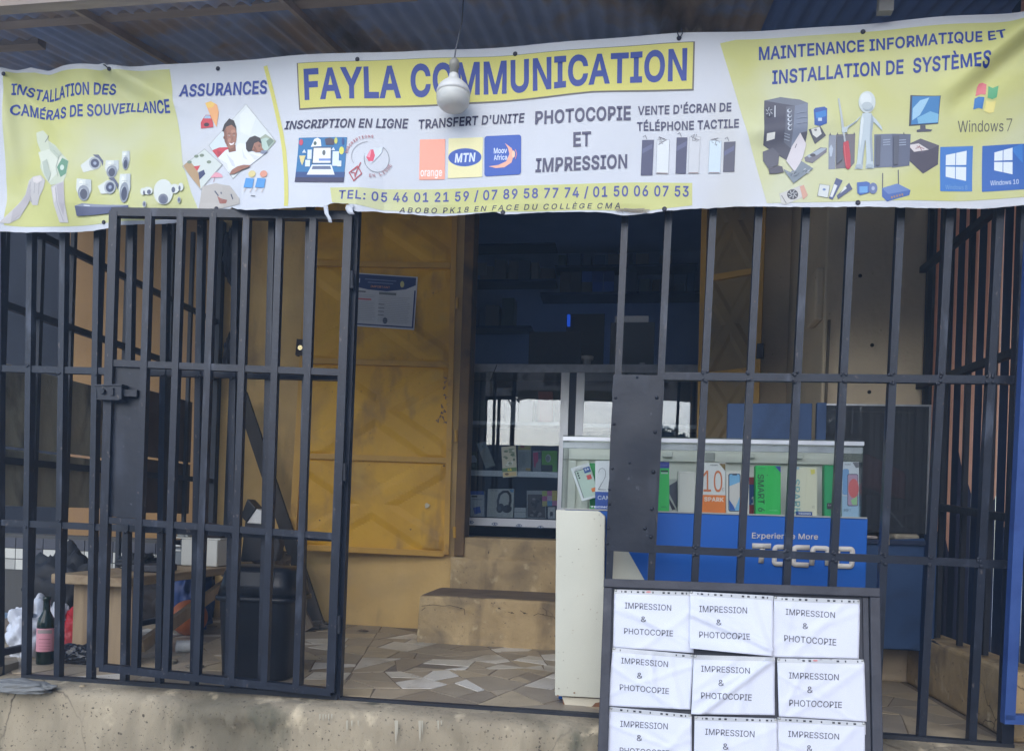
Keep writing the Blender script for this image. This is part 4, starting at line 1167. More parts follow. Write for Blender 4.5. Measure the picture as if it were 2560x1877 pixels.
def bdisp(px, py):
    v = (py - 120) / 420.0
    d = 0.008 * math.sin(px / 118.0 + py / 260.0) + 0.003 * math.sin(px / 52.0 - py / 95.0 + 1.0) + 0.007 * math.sin(py / 74.0 + px / 420.0) * (0.6 + 0.4 * math.sin(px / 300.0))
    wl = max(0.0, 1 - px / 520.0)
    d += wl * (0.014 * math.sin(px / 30.0 + py / 210.0) + 0.012 * math.sin(px / 55.0 - py / 60.0))
    d += 0.030 * seg_ridge(px, py, (278, 172), (460, 268), 20) - 0.020 * seg_ridge(px, py, (262, 195), (380, 290), 22)
    d += 0.024 * seg_ridge(px, py, (20, 200), (46, 470), 16)
    d += 0.022 * seg_ridge(px, py, (16, 190), (150, 330), 18)
    d += 0.040 * seg_ridge(px, py, (2600, 40), (2370, 225), 26) - 0.028 * seg_ridge(px, py, (2600, 85), (2390, 265), 26)
    d += 0.018 * seg_ridge(px, py, (1895, 330), (2100, 300), 30)
    d += 0.016 * seg_ridge(px, py, (10, 560), (120, 430), 26)
    # the lower hem bulges over the top of the opened gate
    if px > 560 and py > 330:
        k = min(1.0, (px - 560) / 60.0) * max(0.0, min(1.0, (960 - px) / 60.0))
        d += 0.045 * k * ((py - 330) / 200.0) ** 2
    if px < 300 and py > 430: d -= 0.0
    d += 0.010 * max(0.0, v - 0.93) * 10 * math.sin(px / 37.0)
    return d
def BS(px, py, lift=0.0):
    p = U(px, py, BY)
    return Vector((p.x, p.y - bdisp(px, py) - lift, p.z))
VINYL = pmat("banner_vinyl", (208, 211, 216), (214, 217, 222), 3, 0.5, 0.06, 400, third=(208, 208, 204), tscale=2, tpos=(0.55, 0.8), spec=0.35)
YEL = pmat("banner_yellow_print", (208, 208, 134), (214, 214, 144), 3, 0.5, 0.06, 400, third=(214, 216, 182), tscale=1.6, tpos=(0.46, 0.74), spec=0.35)
YEL2 = pmat("banner_title_yellow", (212, 206, 112), (216, 210, 120), 3, 0.5, 0.06, 400, spec=0.35)
sheer(VINYL, 0.16); sheer(YEL, 0.22); sheer(YEL2, 0.15)
bn = thing("banner", "long printed vinyl banner with blue lettering hung above the shop front", "banner", U(1280, 530, BY))
NC, NR = 440, 64
vv, ff = [], []
def bleft(v): return interp([(0, 16), (0.3, 8), (0.55, -2), (1, -12)], v)
for i in range(NC + 1):
    for j in range(NR + 1):
        v = j / NR
        x0 = bleft(v)
        px = x0 + (2690 - x0) * i / NC
        a, c = interp(TOPL, px), interp(BOTL, px) + 1.6 * noise.noise(Vector((px * 0.05, 0, 0)))
        vv.append(BS(px, a + (c - a) * v))
for i in range(NC):
    for j in range(NR):
        a = i * (NR + 1) + j
        ff.append((a, a + 1, a + NR + 2, a + NR + 1))
o = link("sheet", vv, ff, VINYL, bn, smooth=True)
def art(lift=0.0020): return Art(BS, lift, 0.00010, 6.5)
A = art(0.0011)
A.poly([(33, 192), (60, 184), (85, 181), (121, 187), (160, 181), (265, 178), (290, 181), (422, 172), (431, 250), (447, 340), (454, 404), (479, 483), (498, 526), (470, 534), (380, 550), (300, 558), (150, 566), (22, 569), (18, 450), (22, 330), (28, 240)], YEL)
A.build("yellow_print", bn)
A = art(0.0011)
A.poly([(1800, 109), (1840, 98), (2167, 79), (2400, 65), (2685, 48), (2685, 488), (2560, 492), (2400, 502), (2134, 504), (1918, 507), (1899, 440), (1872, 347), (1836, 226)], YEL)
A.build("yellow_print", bn)
A = art(0.0014); A.stroke([(662, 164), (678, 225), (694.5, 292), (705, 336), (714, 383), (723, 450), (731, 530)], 10, YEL2); A.build("yellow_stripe", bn)
A = art(0.0011); A.poly([(833, 478), (1100, 471), (1400, 463), (1731, 455), (1731, 511), (1625, 527), (1500, 527), (1258, 531), (1076, 530), (942, 526), (888, 520), (840, 517)], YEL); A.build("yellow_print", bn)
z1, z2, z3, z4 = Zm(0, 100, 3.129), Zm(640, 80, 3.305), Zm(1240, 60, 3.305), Zm(1840, 20, 3.06)
A = art(0.0014)
A.poly([(743, 160), (1000, 149), (1240, 137), (1737, 107), (1734, 229), (1482, 236), (1240, 255), (1094, 264), (749, 277), (745, 220)], (92, 88, 84))
A.poly([(746, 161), (1000, 150), (1240, 138), (1733, 109), (1730, 225), (1482, 232), (1240, 251), (1094, 260), (752, 273), (748, 220)], YEL2)
A.build("title_panel", bn)
BLU = (16, 50, 132); NVY = (34, 34, 70); GRY = (66, 66, 92); TEB = (58, 68, 140)
A = art()
A.wtext("FAYLA COMMUNICATION", [(760, 175), (970, 165), (1264, 148), (1567, 134), (1718, 124)], [(763, 253), (991, 245), (1240, 234), (1512, 214), (1716, 205)], BLU, 0.035)
A.build("lettering", bn, "large blue title lettering")
A = art()
A.wtext("INSTALLATION DES", z1((140, 378), (160, 366), (220, 372), (300, 382), (370, 386), (440, 376), (560, 356), (650, 350), (740, 340), (886, 326)), z1((128, 460), (190, 450), (230, 455), (300, 474), (380, 480), (430, 474), (500, 457), (600, 446), (740, 436), (884, 418)), BLU, 0.028)
A.build("lettering", bn)
A = art()
A.wtext("CAMÉRAS DE SOUVEILLANCE", z1((125, 532), (200, 512), (290, 530), (340, 545), (410, 545), (470, 527), (530, 525), (600, 511), (740, 505), (850, 492), (920, 486), (980, 476), (1100, 476), (1230, 474), (1322, 463)), z1((118, 614), (200, 600), (290, 611), (350, 626), (400, 632), (470, 620), (530, 610), (610, 603), (690, 600), (740, 595), (800, 581), (920, 570), (1000, 552), (1080, 550), (1150, 560), (1250, 566), (1320, 562)), BLU, 0.028)
A.build("lettering", bn)
def label_text(s, q, c, bold, space=1.0):
    A = art(); A.text(s, q, c, bold, space); return A.build("lettering", bn)
label_text("ASSURANCES", z1((1402, 342), (2085, 308), (2082, 416), (1388, 435)), BLU, 0.028)
label_text("INSCRIPTION EN LIGNE", z2((252, 742), (1258, 714), (1248, 795), (236, 812)), NVY, 0.028)
label_text("TRANSFERT D'UNITE", [(1046, 298.5), (1311.5, 282), (1309, 306), (1045, 321.5)], NVY, 0.026)
label_text("PHOTOCOPIE", z3((325, 722), (1115, 690), (1113, 810), (322, 832)), GRY, 0.032)
label_text("ET", z3((640, 905), (787, 902), (785, 1022), (640, 1025)), GRY, 0.032)
label_text("IMPRESSION", z3((332, 1115), (1085, 1090), (1083, 1203), (326, 1232)), GRY, 0.032)
label_text("VENTE D'ÉCRAN DE", z3((1172, 692), (1945, 654), (1943, 725), (1170, 765)), GRY, 0.028)
label_text("TÉLÉPHONE TACTILE", z3((1164, 824), (2008, 787), (2006, 858), (1165, 897)), GRY, 0.028)
label_text("TEL: 05 46 01 21 59 / 07 89 58 77 74 / 01 50 06 07 53", [(856, 485), (1722.6, 463), (1722, 490), (855, 508)], TEB, 0.022, 1.12)
label_text("ABOBO PK18 EN FACE DU COLLÈGE CMA", [(1001, 519), (1553, 508.5), (1550, 522.5), (998, 532)], NVY, 0.012, 1.35)
label_text("MAINTENANCE INFORMATIQUE ET", z4((178, 290), (2040, 187), (2037, 270), (178, 395)), BLU, 0.028)
label_text("INSTALLATION DE  SYSTÈMES", z4((280, 473), (1920, 367), (1916, 483), (278, 580)), BLU, 0.028)
label_text("Windows", z4((1695, 868), (2052, 860), (2050, 940), (1700, 952)), (92, 92, 84), 0.0)
label_text("7", z4((2072, 845), (2118, 842), (2115, 936), (2075, 940)), (92, 92, 84), -0.012)

# --- pictures, left part
A = art()
gw, gd_, gl_, wh = (196, 200, 200), (84, 90, 110), (158, 164, 166), (202, 206, 198)
A.poly(z1((280, 725), (330, 705), (370, 745), (380, 790), (440, 830), (500, 900), (555, 960), (540, 1080), (520, 1130), (420, 1150), (370, 1090), (320, 1000), (330, 900), (290, 800)), (190, 196, 172))
A.poly(z1((300, 880), (420, 850), (500, 930), (470, 1060), (400, 1130), (350, 1040)), (202, 206, 188))
A.poly(z1((505, 935), (552, 960), (540, 1060), (500, 1090), (468, 1010)), (92, 138, 110)); A.ell(*z1((508, 1012))[0], 5, 7, (190, 205, 190))
A.stroke(z1((352, 800), (372, 770), (380, 750)), 1.6, (90, 96, 90))
A.poly(z1((40, 1455), (120, 1330), (200, 1210), (225, 1100), (260, 1070), (330, 1065), (370, 1110), (350, 1170), (310, 1230), (290, 1290), (250, 1290), (230, 1250), (160, 1400), (100, 1450)), (186, 182, 178))
A.stroke(z1((240, 1110), (232, 1190), (245, 1270)), 1.6, (150, 146, 148)); A.stroke(z1((280, 1110), (270, 1200)), 1.4, (150, 146, 148)); A.stroke(z1((320, 1110), (305, 1210)), 1.4, (156, 150, 150))
A.poly(z1((420, 1160), (525, 1120), (535, 1430), (470, 1430), (440, 1300)), (188, 184, 182)); A.stroke(z1((460, 1170), (470, 1290), (500, 1420)), 1.6, (154, 150, 152))
A.poly(z1((120, 1340), (200, 1220), (228, 1120), (245, 1180), (235, 1250), (170, 1370), (110, 1440)), (170, 164, 164)); A.poly(z1((260, 1075), (330, 1070), (345, 1110), (300, 1130), (262, 1110)), (206, 198, 192)); A.poly(z1((470, 1150), (520, 1130), (528, 1300), (505, 1380), (480, 1280)), (170, 164, 166)); A.poly(z1((430, 1170), (455, 1160), (462, 1260), (445, 1290)), (204, 198, 194))
A.poly(z1((380, 800), (440, 840), (500, 905), (470, 940), (400, 870)), (176, 184, 164)); A.poly(z1((340, 960), (380, 940), (420, 1060), (400, 1120), (360, 1050)), (172, 180, 164)); A.stroke(z1((430, 870), (480, 920), (462, 1010), (480, 1080)), 1.0, (140, 150, 136))
A.build("printed_picture", bn, "picture of hands holding a pale camera")
A = art()
def cam_dome(cx, cy, w, h):
    (x, y), = z1((cx, cy)); w /= 3.129; h /= 3.129
    A.poly([(x - w / 2, y - h / 2), (x + w / 2, y - h / 2), (x + w * 0.55, y), (x + w * 0.35, y + h * 0.3), (x - w * 0.35, y + h * 0.3), (x - w * 0.55, y)], wh)
    A.poly([(x + w * 0.1, y - h / 2), (x + w / 2, y - h / 2), (x + w * 0.55, y), (x + w * 0.35, y + h * 0.3), (x + w * 0.15, y + h * 0.3)], (180, 186, 184)); A.ell(x - w * 0.2, y - h * 0.3, w * 0.14, h * 0.12, (220, 222, 214)); A.ell(x, y + h * 0.15, w * 0.42, h * 0.36, (132, 138, 146)); A.ell(x - w * 0.1, y + h * 0.1, w * 0.2, h * 0.16, (158, 164, 170)); A.ell(x, y + h * 0.2, w * 0.26, h * 0.24, (58, 64, 84)); A.stroke([(x - w * 0.3, y - h * 0.25), (x + w * 0.3, y - h * 0.25)], 1.2, gl_)
def cam_bullet(cx, cy, r, tail):
    (x, y), = z1((cx, cy)); r /= 3.129; tx, ty_ = z1(tail)[0]
    A.poly([(tx - r * 0.5, ty_ - r * 0.5), (x - r * 0.6, y - r * 1.1), (x + r * 0.5, y - r * 1.2), (x + r * 0.3, y + r), (tx, ty_ + r * 0.7)], wh)
    A.poly([(x - r * 0.4, y - r * 1.5), (x + r * 0.5, y - r * 1.6), (x + r * 1.3, y - r * 0.5), (x + r * 1.2, y + r * 0.4), (x + r * 0.9, y - r * 0.4), (x + r * 0.2, y - r * 1.0)], gd_)
    A.ell(x, y, r * 0.9, r * 1.1, gl_); A.ell(x, y, r * 0.65, r * 0.8, (52, 62, 88)); A.ell(x, y, r * 0.25, r * 0.3, (140, 150, 170))
cam_bullet(735, 960, 45, (660, 1010)); cam_dome(862, 1000, 100, 140); cam_dome(972, 935, 62, 150); cam_dome(668, 1180, 96, 170)
cam_bullet(858, 1150, 50, (790, 1170)); cam_dome(975, 1160, 88, 230)
(x, y), = z1((1280, 1190)); A.ell(x, y, 24, 32, wh)
for dx, dy, a, c in ((-38, -2, 12, 10), (28, -8, 12, 12), (-50, 0, 6, 9), (44, -12, 7, 10)):
    A.ell(x + dx, y + dy, a, c, wh); A.ell(x + dx + (3 if dx < 0 else -3), y + dy + 3, a * 0.4, c * 0.6, gd_)
A.ell(x, y + 18, 12, 13, (110, 116, 128)); A.ell(x, y + 20, 8, 10, gd_)
for q in ((1138, 1290), (1405, 1255)):
    (x, y), = z1(q); A.ell(x, y, 4.5, 8, gl_); A.ell(x, y, 2.6, 5, gd_)
A.poly(z1((605, 1310), (660, 1288), (1018, 1300), (1015, 1325), (880, 1330), (880, 1365), (610, 1384)), (74, 80, 108)); A.poly(z1((605, 1310), (660, 1288), (1018, 1300), (960, 1312), (640, 1312)), (128, 134, 150))
A.stroke(z1((670, 1303), (715, 1305)), 2.4, (196, 200, 206))
A.build("printed_picture", bn, "picture of surveillance cameras and a recorder")
# --- insurance pictures
A = art()
A.poly(z1((1595, 485), (1640, 472), (1690, 500), (1705, 560), (1690, 680), (1645, 600)), (222, 160, 104)); A.poly(z1((1597, 487), (1640, 474), (1675, 490), (1655, 520), (1615, 525)), (226, 186, 92))
A.poly(z1((1562, 640), (1578, 610), (1600, 580), (1640, 582), (1660, 640), (1665, 680), (1565, 688)), (190, 60, 68)); A.poly(z1((1585, 608), (1600, 584), (1636, 586), (1645, 610)), (150, 176, 196)); A.ell(*z1((1610, 658))[0], 7, 5, (60, 40, 50))
A.build("printed_picture", bn, "picture of a small red car")
A = art()
A.poly(z1((1918, 495), (2165, 800), (1845, 1110), (1632, 828)), (150, 152, 150)); A.poly(z1((1918, 499), (2160, 800), (1845, 1104), (1637, 828)), (205, 210, 208))
A.poly(z1((2165, 800), (2080, 905), (2000, 800), (2080, 740)), (150, 160, 140))
A.poly(z1((1640, 830), (1760, 690), (1800, 800), (1780, 860), (1665, 868)), (196, 206, 208)); A.poly(z1((1930, 520), (2000, 600), (1960, 760), (1880, 720), (1870, 580)), (214, 218, 214)); A.poly(z1((2000, 800), (2090, 770), (2150, 805), (2090, 890)), (170, 190, 178)); A.poly(z1((2090, 800), (2120, 775), (2150, 800), (2110, 850)), (112, 130, 116))
A.poly(z1((1662, 868), (1720, 846), (1790, 846), (1800, 900), (1740, 940), (1715, 930)), (190, 58, 70)); A.poly(z1((1700, 870), (1740, 880), (1735, 925), (1712, 920)), (164, 44, 58))
A.poly(z1((1712, 930), (1770, 870), (1830, 850), (1880, 815), (1945, 822), (1985, 885), (2085, 905), (1980, 1000), (1860, 1030), (1800, 1048)), (216, 218, 220))
for q, c in ((((1780, 900), (1840, 960), (1860, 1010), (1830, 1000)), (196, 198, 204)), (((1900, 850), (1930, 920), (1960, 960), (1920, 940)), (200, 202, 206)), (((1960, 900), (2050, 930), (2010, 960)), (200, 202, 208)), (((1730, 940), (1790, 980), (1800, 1030), (1760, 990)), (204, 206, 210))): A.poly(z1(*q), c)
A.poly(z1((1782, 820), (1850, 830), (1856, 880), (1800, 890)), (124, 82, 66))
SK, SK2, SK3, HR = (150, 104, 84), (124, 82, 66), (172, 124, 102), (46, 40, 44)
A.poly(z1((1738, 715), (1752, 660), (1790, 612), (1828, 630), (1848, 680), (1852, 730), (1790, 740)), HR)
A.poly(z1((1752, 720), (1770, 680), (1810, 665), (1842, 690), (1856, 740), (1852, 800), (1835, 850), (1812, 862), (1785, 845), (1762, 800)), SK); A.poly(z1((1752, 720), (1770, 690), (1778, 760), (1790, 840), (1762, 800)), SK2); A.ell(*z1((1826, 720))[0], 6, 5, SK3); A.ell(*z1((1800, 790))[0], 4, 5, SK3)
for x in (1795, 1834): A.stroke(z1((x - 10, 738), (x, 732), (x + 10, 738)), 1.0, (60, 42, 38)); A.ell(*z1((x, 752))[0], 2.4, 1.4, (210, 200, 196)); A.ell(*z1((x, 752))[0], 1.3, 1.3, (34, 26, 26))
A.stroke(z1((1818, 755), (1824, 785), (1812, 790)), 0.9, SK2); A.poly(z1((1796, 812), (1822, 818), (1842, 806), (1834, 828), (1812, 834)), (226, 216, 212)); A.stroke(z1((1794, 810), (1820, 816), (1844, 804)), 1.0, (136, 62, 62)); A.ell(*z1((1757, 768))[0], 2, 4, SK2)
A.poly(z1((1938, 868), (1932, 815), (1958, 772), (2000, 756), (2042, 775), (2056, 820), (2030, 812), (1990, 880), (1955, 890)), HR)
A.poly(z1((1985, 875), (1998, 820), (2030, 805), (2055, 825), (2060, 855), (2075, 872), (2055, 890), (2015, 895)), SK); A.poly(z1((1990, 880), (2010, 850), (2030, 890)), SK2); A.stroke(z1((2030, 838), (2040, 834), (2048, 840)), 1.0, HR); A.ell(*z1((2040, 846))[0], 1.6, 1.0, (34, 26, 26)); A.stroke(z1((2046, 874), (2060, 872)), 1.0, (110, 54, 52)); A.ell(*z1((2002, 852))[0], 2, 3, SK2)
A.poly(z1((2060, 880), (2110, 880), (2085, 908), (2050, 900)), (120, 128, 146))
A.poly(z1((1815, 1072), (1835, 1035), (1880, 1010), (1930, 1000), (1985, 1004), (1970, 1022), (1920, 1040), (1860, 1070)), SK)
for k in range(4): A.stroke(z1((1900 + k * 18, 1012 - k * 2), (1925 + k * 16, 1030 - k * 5)), 0.9, SK2)
A.build("printed_picture", bn, "picture of a smiling woman and a child")
A = art()
A.poly(z1((1600, 850), (1750, 985), (1575, 1180), (1420, 985)), (156, 158, 156)); A.poly(z1((1600, 856), (1742, 985), (1575, 1172), (1427, 985)), (196, 202, 194))
A.poly(z1((1430, 985), (1475, 940), (1540, 1010), (1560, 1060), (1575, 1168), (1500, 1080)), (168, 138, 100)); A.poly(z1((1515, 990), (1570, 985), (1545, 1030)), (190, 60, 66)); A.poly(z1((1555, 1040), (1600, 1020), (1612, 1055), (1565, 1100)), (52, 60, 96))
for q in ((1535, 910), (1580, 905), (1640, 960), (1480, 955)): A.ell(*z1(q)[0], 6, 4, (116, 128, 108))
A.build("printed_picture", bn, "small picture of a couple among plants")
A = art()
A.ell(*z1((1690, 1085))[0], 20, 13, (214, 150, 160), a0=180, a1=360); A.stroke(z1((1690, 1080), (1680, 1120)), 1.2, (170, 110, 120))
A.poly(z1((1590, 1150), (1700, 1130), (1820, 1160), (1920, 1280), (1925, 1325), (1560, 1330)), (176, 170, 162)); A.poly(z1((1710, 1230), (1740, 1250), (1800, 1270), (1790, 1295), (1730, 1290)), (150, 96, 84))
for a, c in (((1690, 1190), (1720, 1230)), ((1740, 1200), (1745, 1215)), ((1835, 1230), (1855, 1275))): A.stroke(z1(a, c), 3.2, (72, 78, 96))
for cx, hc in ((1985, (206, 190, 130)), (2075, (206, 140, 116))):
    A.poly(z1((cx - 30, 1110), (cx + 35, 1115), (cx + 30, 1195), (cx - 40, 1190)), (72, 140, 196)); A.ell(*z1((cx + 15, 1075))[0], 9, 9, hc); A.stroke(z1((cx - 20, 1195), (cx - 35, 1225)), 2.2, (206, 196, 188)); A.stroke(z1((cx + 25, 1195), (cx + 15, 1230)), 2.2, (206, 196, 188))
A.stroke(z1((2010, 1260), (2045, 1264)), 2, (80, 80, 80))
A.build("printed_picture", bn, "pictures of an umbrella, a desk and two figures")
# --- online registration
A = art()
A.poly(z2((362, 885), (762, 884), (745, 1270), (348, 1270)), (24, 106, 156)); A.poly(z2((352, 1180), (752, 1180), (746, 1270), (348, 1270)), (24, 62, 116)); A.poly(z2((350, 1228), (748, 1228), (746, 1270), (348, 1270)), (40, 40, 74))
A.poly(z2((482, 965), (638, 965), (640, 1110), (478, 1110)), (60, 74, 96)); A.poly(z2((490, 975), (630, 975), (632, 1102), (486, 1102)), (222, 226, 228)); A.ell(*z2((575, 1015))[0], 4, 7, (92, 96, 96)); A.rect(*z2((535, 1065))[0], *z2((632, 1085))[0], (110, 134, 190))
A.poly(z2((480, 1118), (640, 1118), (670, 1205), (442, 1205)), (216, 220, 226)); A.poly(z2((487, 1130), (632, 1130), (640, 1158), (480, 1158)), (92, 104, 130))
A.poly(z2((465, 965), (480, 930), (490, 900), (520, 888), (545, 905), (552, 960)), (222, 226, 228)); A.ell(*z2((500, 935))[0], 4, 5, (70, 90, 80))
A.ell(*z2((383, 925))[0], 5, 8, (190, 60, 84)); A.poly(z2((580, 900), (620, 888), (662, 905), (655, 950), (590, 950)), (62, 56, 74)); A.ell(*z2((720, 998))[0], 6, 10, (206, 206, 90)); A.ell(*z2((672, 915))[0], 4, 8, (190, 190, 90))
A.poly(z2((372, 1040), (425, 1040), (412, 1090), (400, 1125), (385, 1090)), (212, 196, 130)); A.rect(*z2((440, 990))[0], *z2((475, 1070))[0], (206, 214, 220)); A.rect(*z2((648, 1005))[0], *z2((700, 1130))[0], (206, 214, 220)); A.rect(*z2((425, 1078))[0], *z2((465, 1135))[0], (206, 214, 220)); A.rect(*z2((690, 1085))[0], *z2((722, 1135))[0], (206, 214, 220)); A.ell(*z2((730, 920))[0], 3, 9, (24, 62, 120)); A.poly(z2((395, 1015), (412, 985), (430, 1018)), (206, 214, 220)); A.poly(z2((635, 995), (655, 970), (668, 998)), (206, 214, 220))
A.build("printed_picture", bn, "picture of a laptop on a teal square")
A = art()
(cx, cy), = z2((950, 1040))
def arc(cx, cy, rx_, ry_, a0, a1, n=20): return [(cx + rx_ * math.cos(math.radians(a0 + (a1 - a0) * k / n)), cy + ry_ * math.sin(math.radians(a0 + (a1 - a0) * k / n))) for k in range(n + 1)]
A.stroke(arc(cx, cy, 45, 38, 150, 262), 1.3, (150, 150, 156)); A.stroke(arc(cx + 16, cy + 5, 30, 34, -60, 200), 1.4, (120, 126, 134))
A.poly(z2((905, 1030), (960, 975), (1050, 960), (1040, 1010), (960, 1100), (915, 1060)), (196, 204, 212)); A.poly(z2((920, 1050), (950, 985), (975, 980), (990, 1030), (975, 1080), (940, 1082)), (206, 66, 92)); A.poly(z2((925, 1045), (950, 990), (960, 985), (950, 1050)), (226, 140, 156))
A.stroke(z2((788, 1185), (855, 1130), (888, 1190), (828, 1255)), 2.6, (166, 60, 72), True); A.stroke(z2((805, 1185), (830, 1185), (835, 1225), (845, 1180), (878, 1095)), 2.6, (166, 60, 72))
for i, ch in enumerate("INSCRIPTIONS"):
    a = 190 + (275 - 190) * i / 11; r = math.radians(a); px, py = cx + 55 * math.cos(r), cy + 47 * math.sin(r); tx, ty_ = -math.sin(r), math.cos(r); nx, ny = math.cos(r), math.sin(r)
    A.text(ch, [(px - tx * 2.6 + nx * 7, py - ty_ * 2.6 + ny * 7), (px + tx * 2.6 + nx * 7, py + ty_ * 2.6 + ny * 7), (px + tx * 2.6, py + ty_ * 2.6), (px - tx * 2.6, py - ty_ * 2.6)], (170, 96, 104), 0.02)
for i, ch in enumerate("EN LIGNE"):
    if ch == ' ': continue
    a = 88 - 62 * i / 7; r = math.radians(a); px, py = cx + 58 * math.cos(r), cy + 53 * math.sin(r); tx, ty_ = math.sin(r), -math.cos(r); nx, ny = -math.cos(r), -math.sin(r)
    A.text(ch, [(px - tx * 2.8 + nx * 8, py - ty_ * 2.8 + ny * 8), (px + tx * 2.8 + nx * 8, py + ty_ * 2.8 + ny * 8), (px + tx * 2.8, py + ty_ * 2.8), (px - tx * 2.8, py - ty_ * 2.8)], (160, 110, 116), 0.02)
A.build("printed_picture", bn, "round registration emblem with a ticked box")
# --- phone operators
A = art(); A.poly(z2((1352, 886), (1562, 882), (1556, 1212), (1345, 1218)), (236, 156, 132)); A.text("orange", z2((1358, 1122), (1535, 1120), (1533, 1186), (1356, 1190)), (232, 224, 216), 0.014); A.build("printed_logo", bn, "salmon square logo reading orange")
A = art(); A.poly(z2((1590, 878), (1876, 872), (1868, 1198), (1582, 1204)), (222, 214, 160)); A.ell(*z2((1725, 1035))[0], 42, 22.5, (40, 84, 168)); A.ell(*z2((1725, 1035))[0], 40, 20.5, (34, 76, 160)); A.text("MTN", z2((1648, 1002), (1814, 998), (1806, 1072), (1640, 1078)), (206, 214, 228), 0.04); A.build("printed_logo", bn, "cream square logo with blue oval")
A = art()
A.rect(1211, 341, 1303, 442, (30, 78, 164), 7, -4)
A.text("Moov", z3((-60, 1012), (92, 1010), (92, 1055), (-60, 1060)) if False else z2((1966, 962), (2076, 960), (2074, 1005), (1966, 1008)), (206, 216, 230), 0.02)
A.text("Africa", z2((1964, 1022), (2076, 1018), (2076, 1060), (1966, 1064)), (206, 216, 230), 0.016)
A.poly(z3((75, 988), (130, 1030), (150, 1080), (130, 1150), (70, 1190), (0, 1195), (-60, 1180), (20, 1170), (85, 1140), (112, 1080), (100, 1030)), (224, 164, 140)); A.ell(*z3((145, 1080))[0], 4, 9, (226, 190, 160)); A.stroke(z3((160, 1040), (172, 1080), (160, 1120)), 1.6, (206, 120, 110))
A.build("printed_logo", bn, "rounded blue logo with a peach crescent")
# --- phone screens
for q, c, oc in ((((1207, 970), (1305, 965), (1292, 1256), (1195, 1260)), (72, 74, 100), None), (((1330, 962), (1435, 960), (1425, 1242), (1320, 1242)), (208, 212, 214), (120, 122, 126)),
              (((1492, 940), (1582, 938), (1570, 1235), (1483, 1235)), (72, 74, 98), None), (((1597, 934), (1690, 932), (1678, 1230), (1588, 1232)), (192, 194, 196), (150, 150, 152)),
              (((1765, 962), (1865, 965), (1855, 1228), (1755, 1228)), (192, 206, 214), (150, 160, 168)), (((1885, 975), (1980, 970), (1972, 1215), (1878, 1215)), (82, 82, 96), None)):
    A = art(); p = z3(*q)
    if oc:
        A.poly(p, oc); k = 0.7; A.poly([(p[0][0] + k, p[0][1] + k), (p[1][0] - k, p[1][1] + k), (p[2][0] - k, p[2][1] - k), (p[3][0] + k, p[3][1] - k)], c)
    else: A.poly(p, c)
    x, y = p[0]
    random.seed(int(x))
    if oc:
        for _ in range(5): A.stroke([(x + random.uniform(2, 26), y + random.uniform(-8, 14)) for _k in range(3)], 1.2, (120, 118, 122))
        A.stroke([(p[3][0] + 2, p[3][1] - 2), (p[2][0] - 2, p[2][1] - 2)], 2.0, (140, 120, 116))
    else:
        A.stroke([(x + 2, y - 8), (x + 8, y - 12), (x + 12, y - 2)], 1.2, (90, 90, 104)); A.poly([(x + 1, y + 22), (x + 26, y + 8), (x + 25, y + 20), (x, y + 34)], (92, 96, 124))
    A.build("printed_picture", bn, "picture of a phone screen part")
# --- computer repair pictures
zz = Zm(1880, 200, 5.006)
A = art()
DK, MD, LT = (72, 72, 84), (104, 110, 122), (150, 156, 166)
A.poly(zz((155, 255), (360, 210), (600, 245), (700, 290), (690, 680), (640, 960), (440, 1000), (140, 820)), DK)
A.poly(zz((160, 255), (360, 212), (600, 245), (698, 290), (540, 320), (360, 290)), MD); A.poly(zz((540, 320), (698, 290), (690, 650), (600, 670), (490, 850)), (112, 120, 136)); A.poly(zz((430, 330), (540, 320), (490, 850), (400, 780)), (92, 96, 108))
A.poly(zz((180, 690), (285, 668), (280, 745), (180, 775)), (208, 208, 200))
for y in (385, 450, 508, 565, 620): A.ell(*zz((468, y))[0], 5.5, 5, (190, 196, 204)); 
for y in (385, 450, 508, 565, 620): A.ell(*zz((474, y - 4))[0], 3.5, 3.5, (80, 84, 96))
for y in (680, 710, 745): A.stroke(zz((400, y), (470, y + 20)), 2, LT)
A.stroke(zz((290, 320), (285, 475)), 2.6, (196, 200, 206)); A.ell(*zz((215, 400))[0], 10, 14, (60, 62, 74)); 
for k in range(6):
    a = k * 1.05; (x, y), = zz((215, 400)); A.stroke([(x + 3 * math.cos(a), y + 4 * math.sin(a)), (x + 9 * math.cos(a + 0.5), y + 12 * math.sin(a + 0.5))], 1.6, (170, 174, 182))
for y in (420, 490, 560): A.stroke(zz((560, y), (680, y - 18)), 1.2, (140, 148, 162))
A.poly(zz((135, 900), (260, 850), (345, 920), (330, 1060), (210, 1110), (140, 1010)), (86, 86, 96)); A.poly(zz((210, 1110), (330, 1070), (380, 1080), (400, 1150), (300, 1170), (220, 1170)), (80, 78, 88))
A.poly(zz((600, 670), (680, 800), (640, 960), (545, 1160), (430, 1010), (500, 830)), (200, 194, 196)); A.stroke(zz((540, 850), (560, 800)), 1.6, DK)
A.poly(zz((390, 1110), (520, 1170), (620, 1010), (770, 1105), (520, 1290)), (120, 130, 138))
random.seed(2)
for _ in range(22):
    u, v = random.random(), random.random()
    x, y = 420 + 300 * u, 1150 + 60 * v - 60 * abs(u - 0.3); A.stroke(zz((x, y), (x + random.uniform(15, 40), y - random.uniform(10, 30))), 1.8, random.choice([(196, 202, 206), (70, 78, 90), (150, 158, 168)]))
A.build("printed_picture", bn, "picture of an open black computer tower")
A = art()
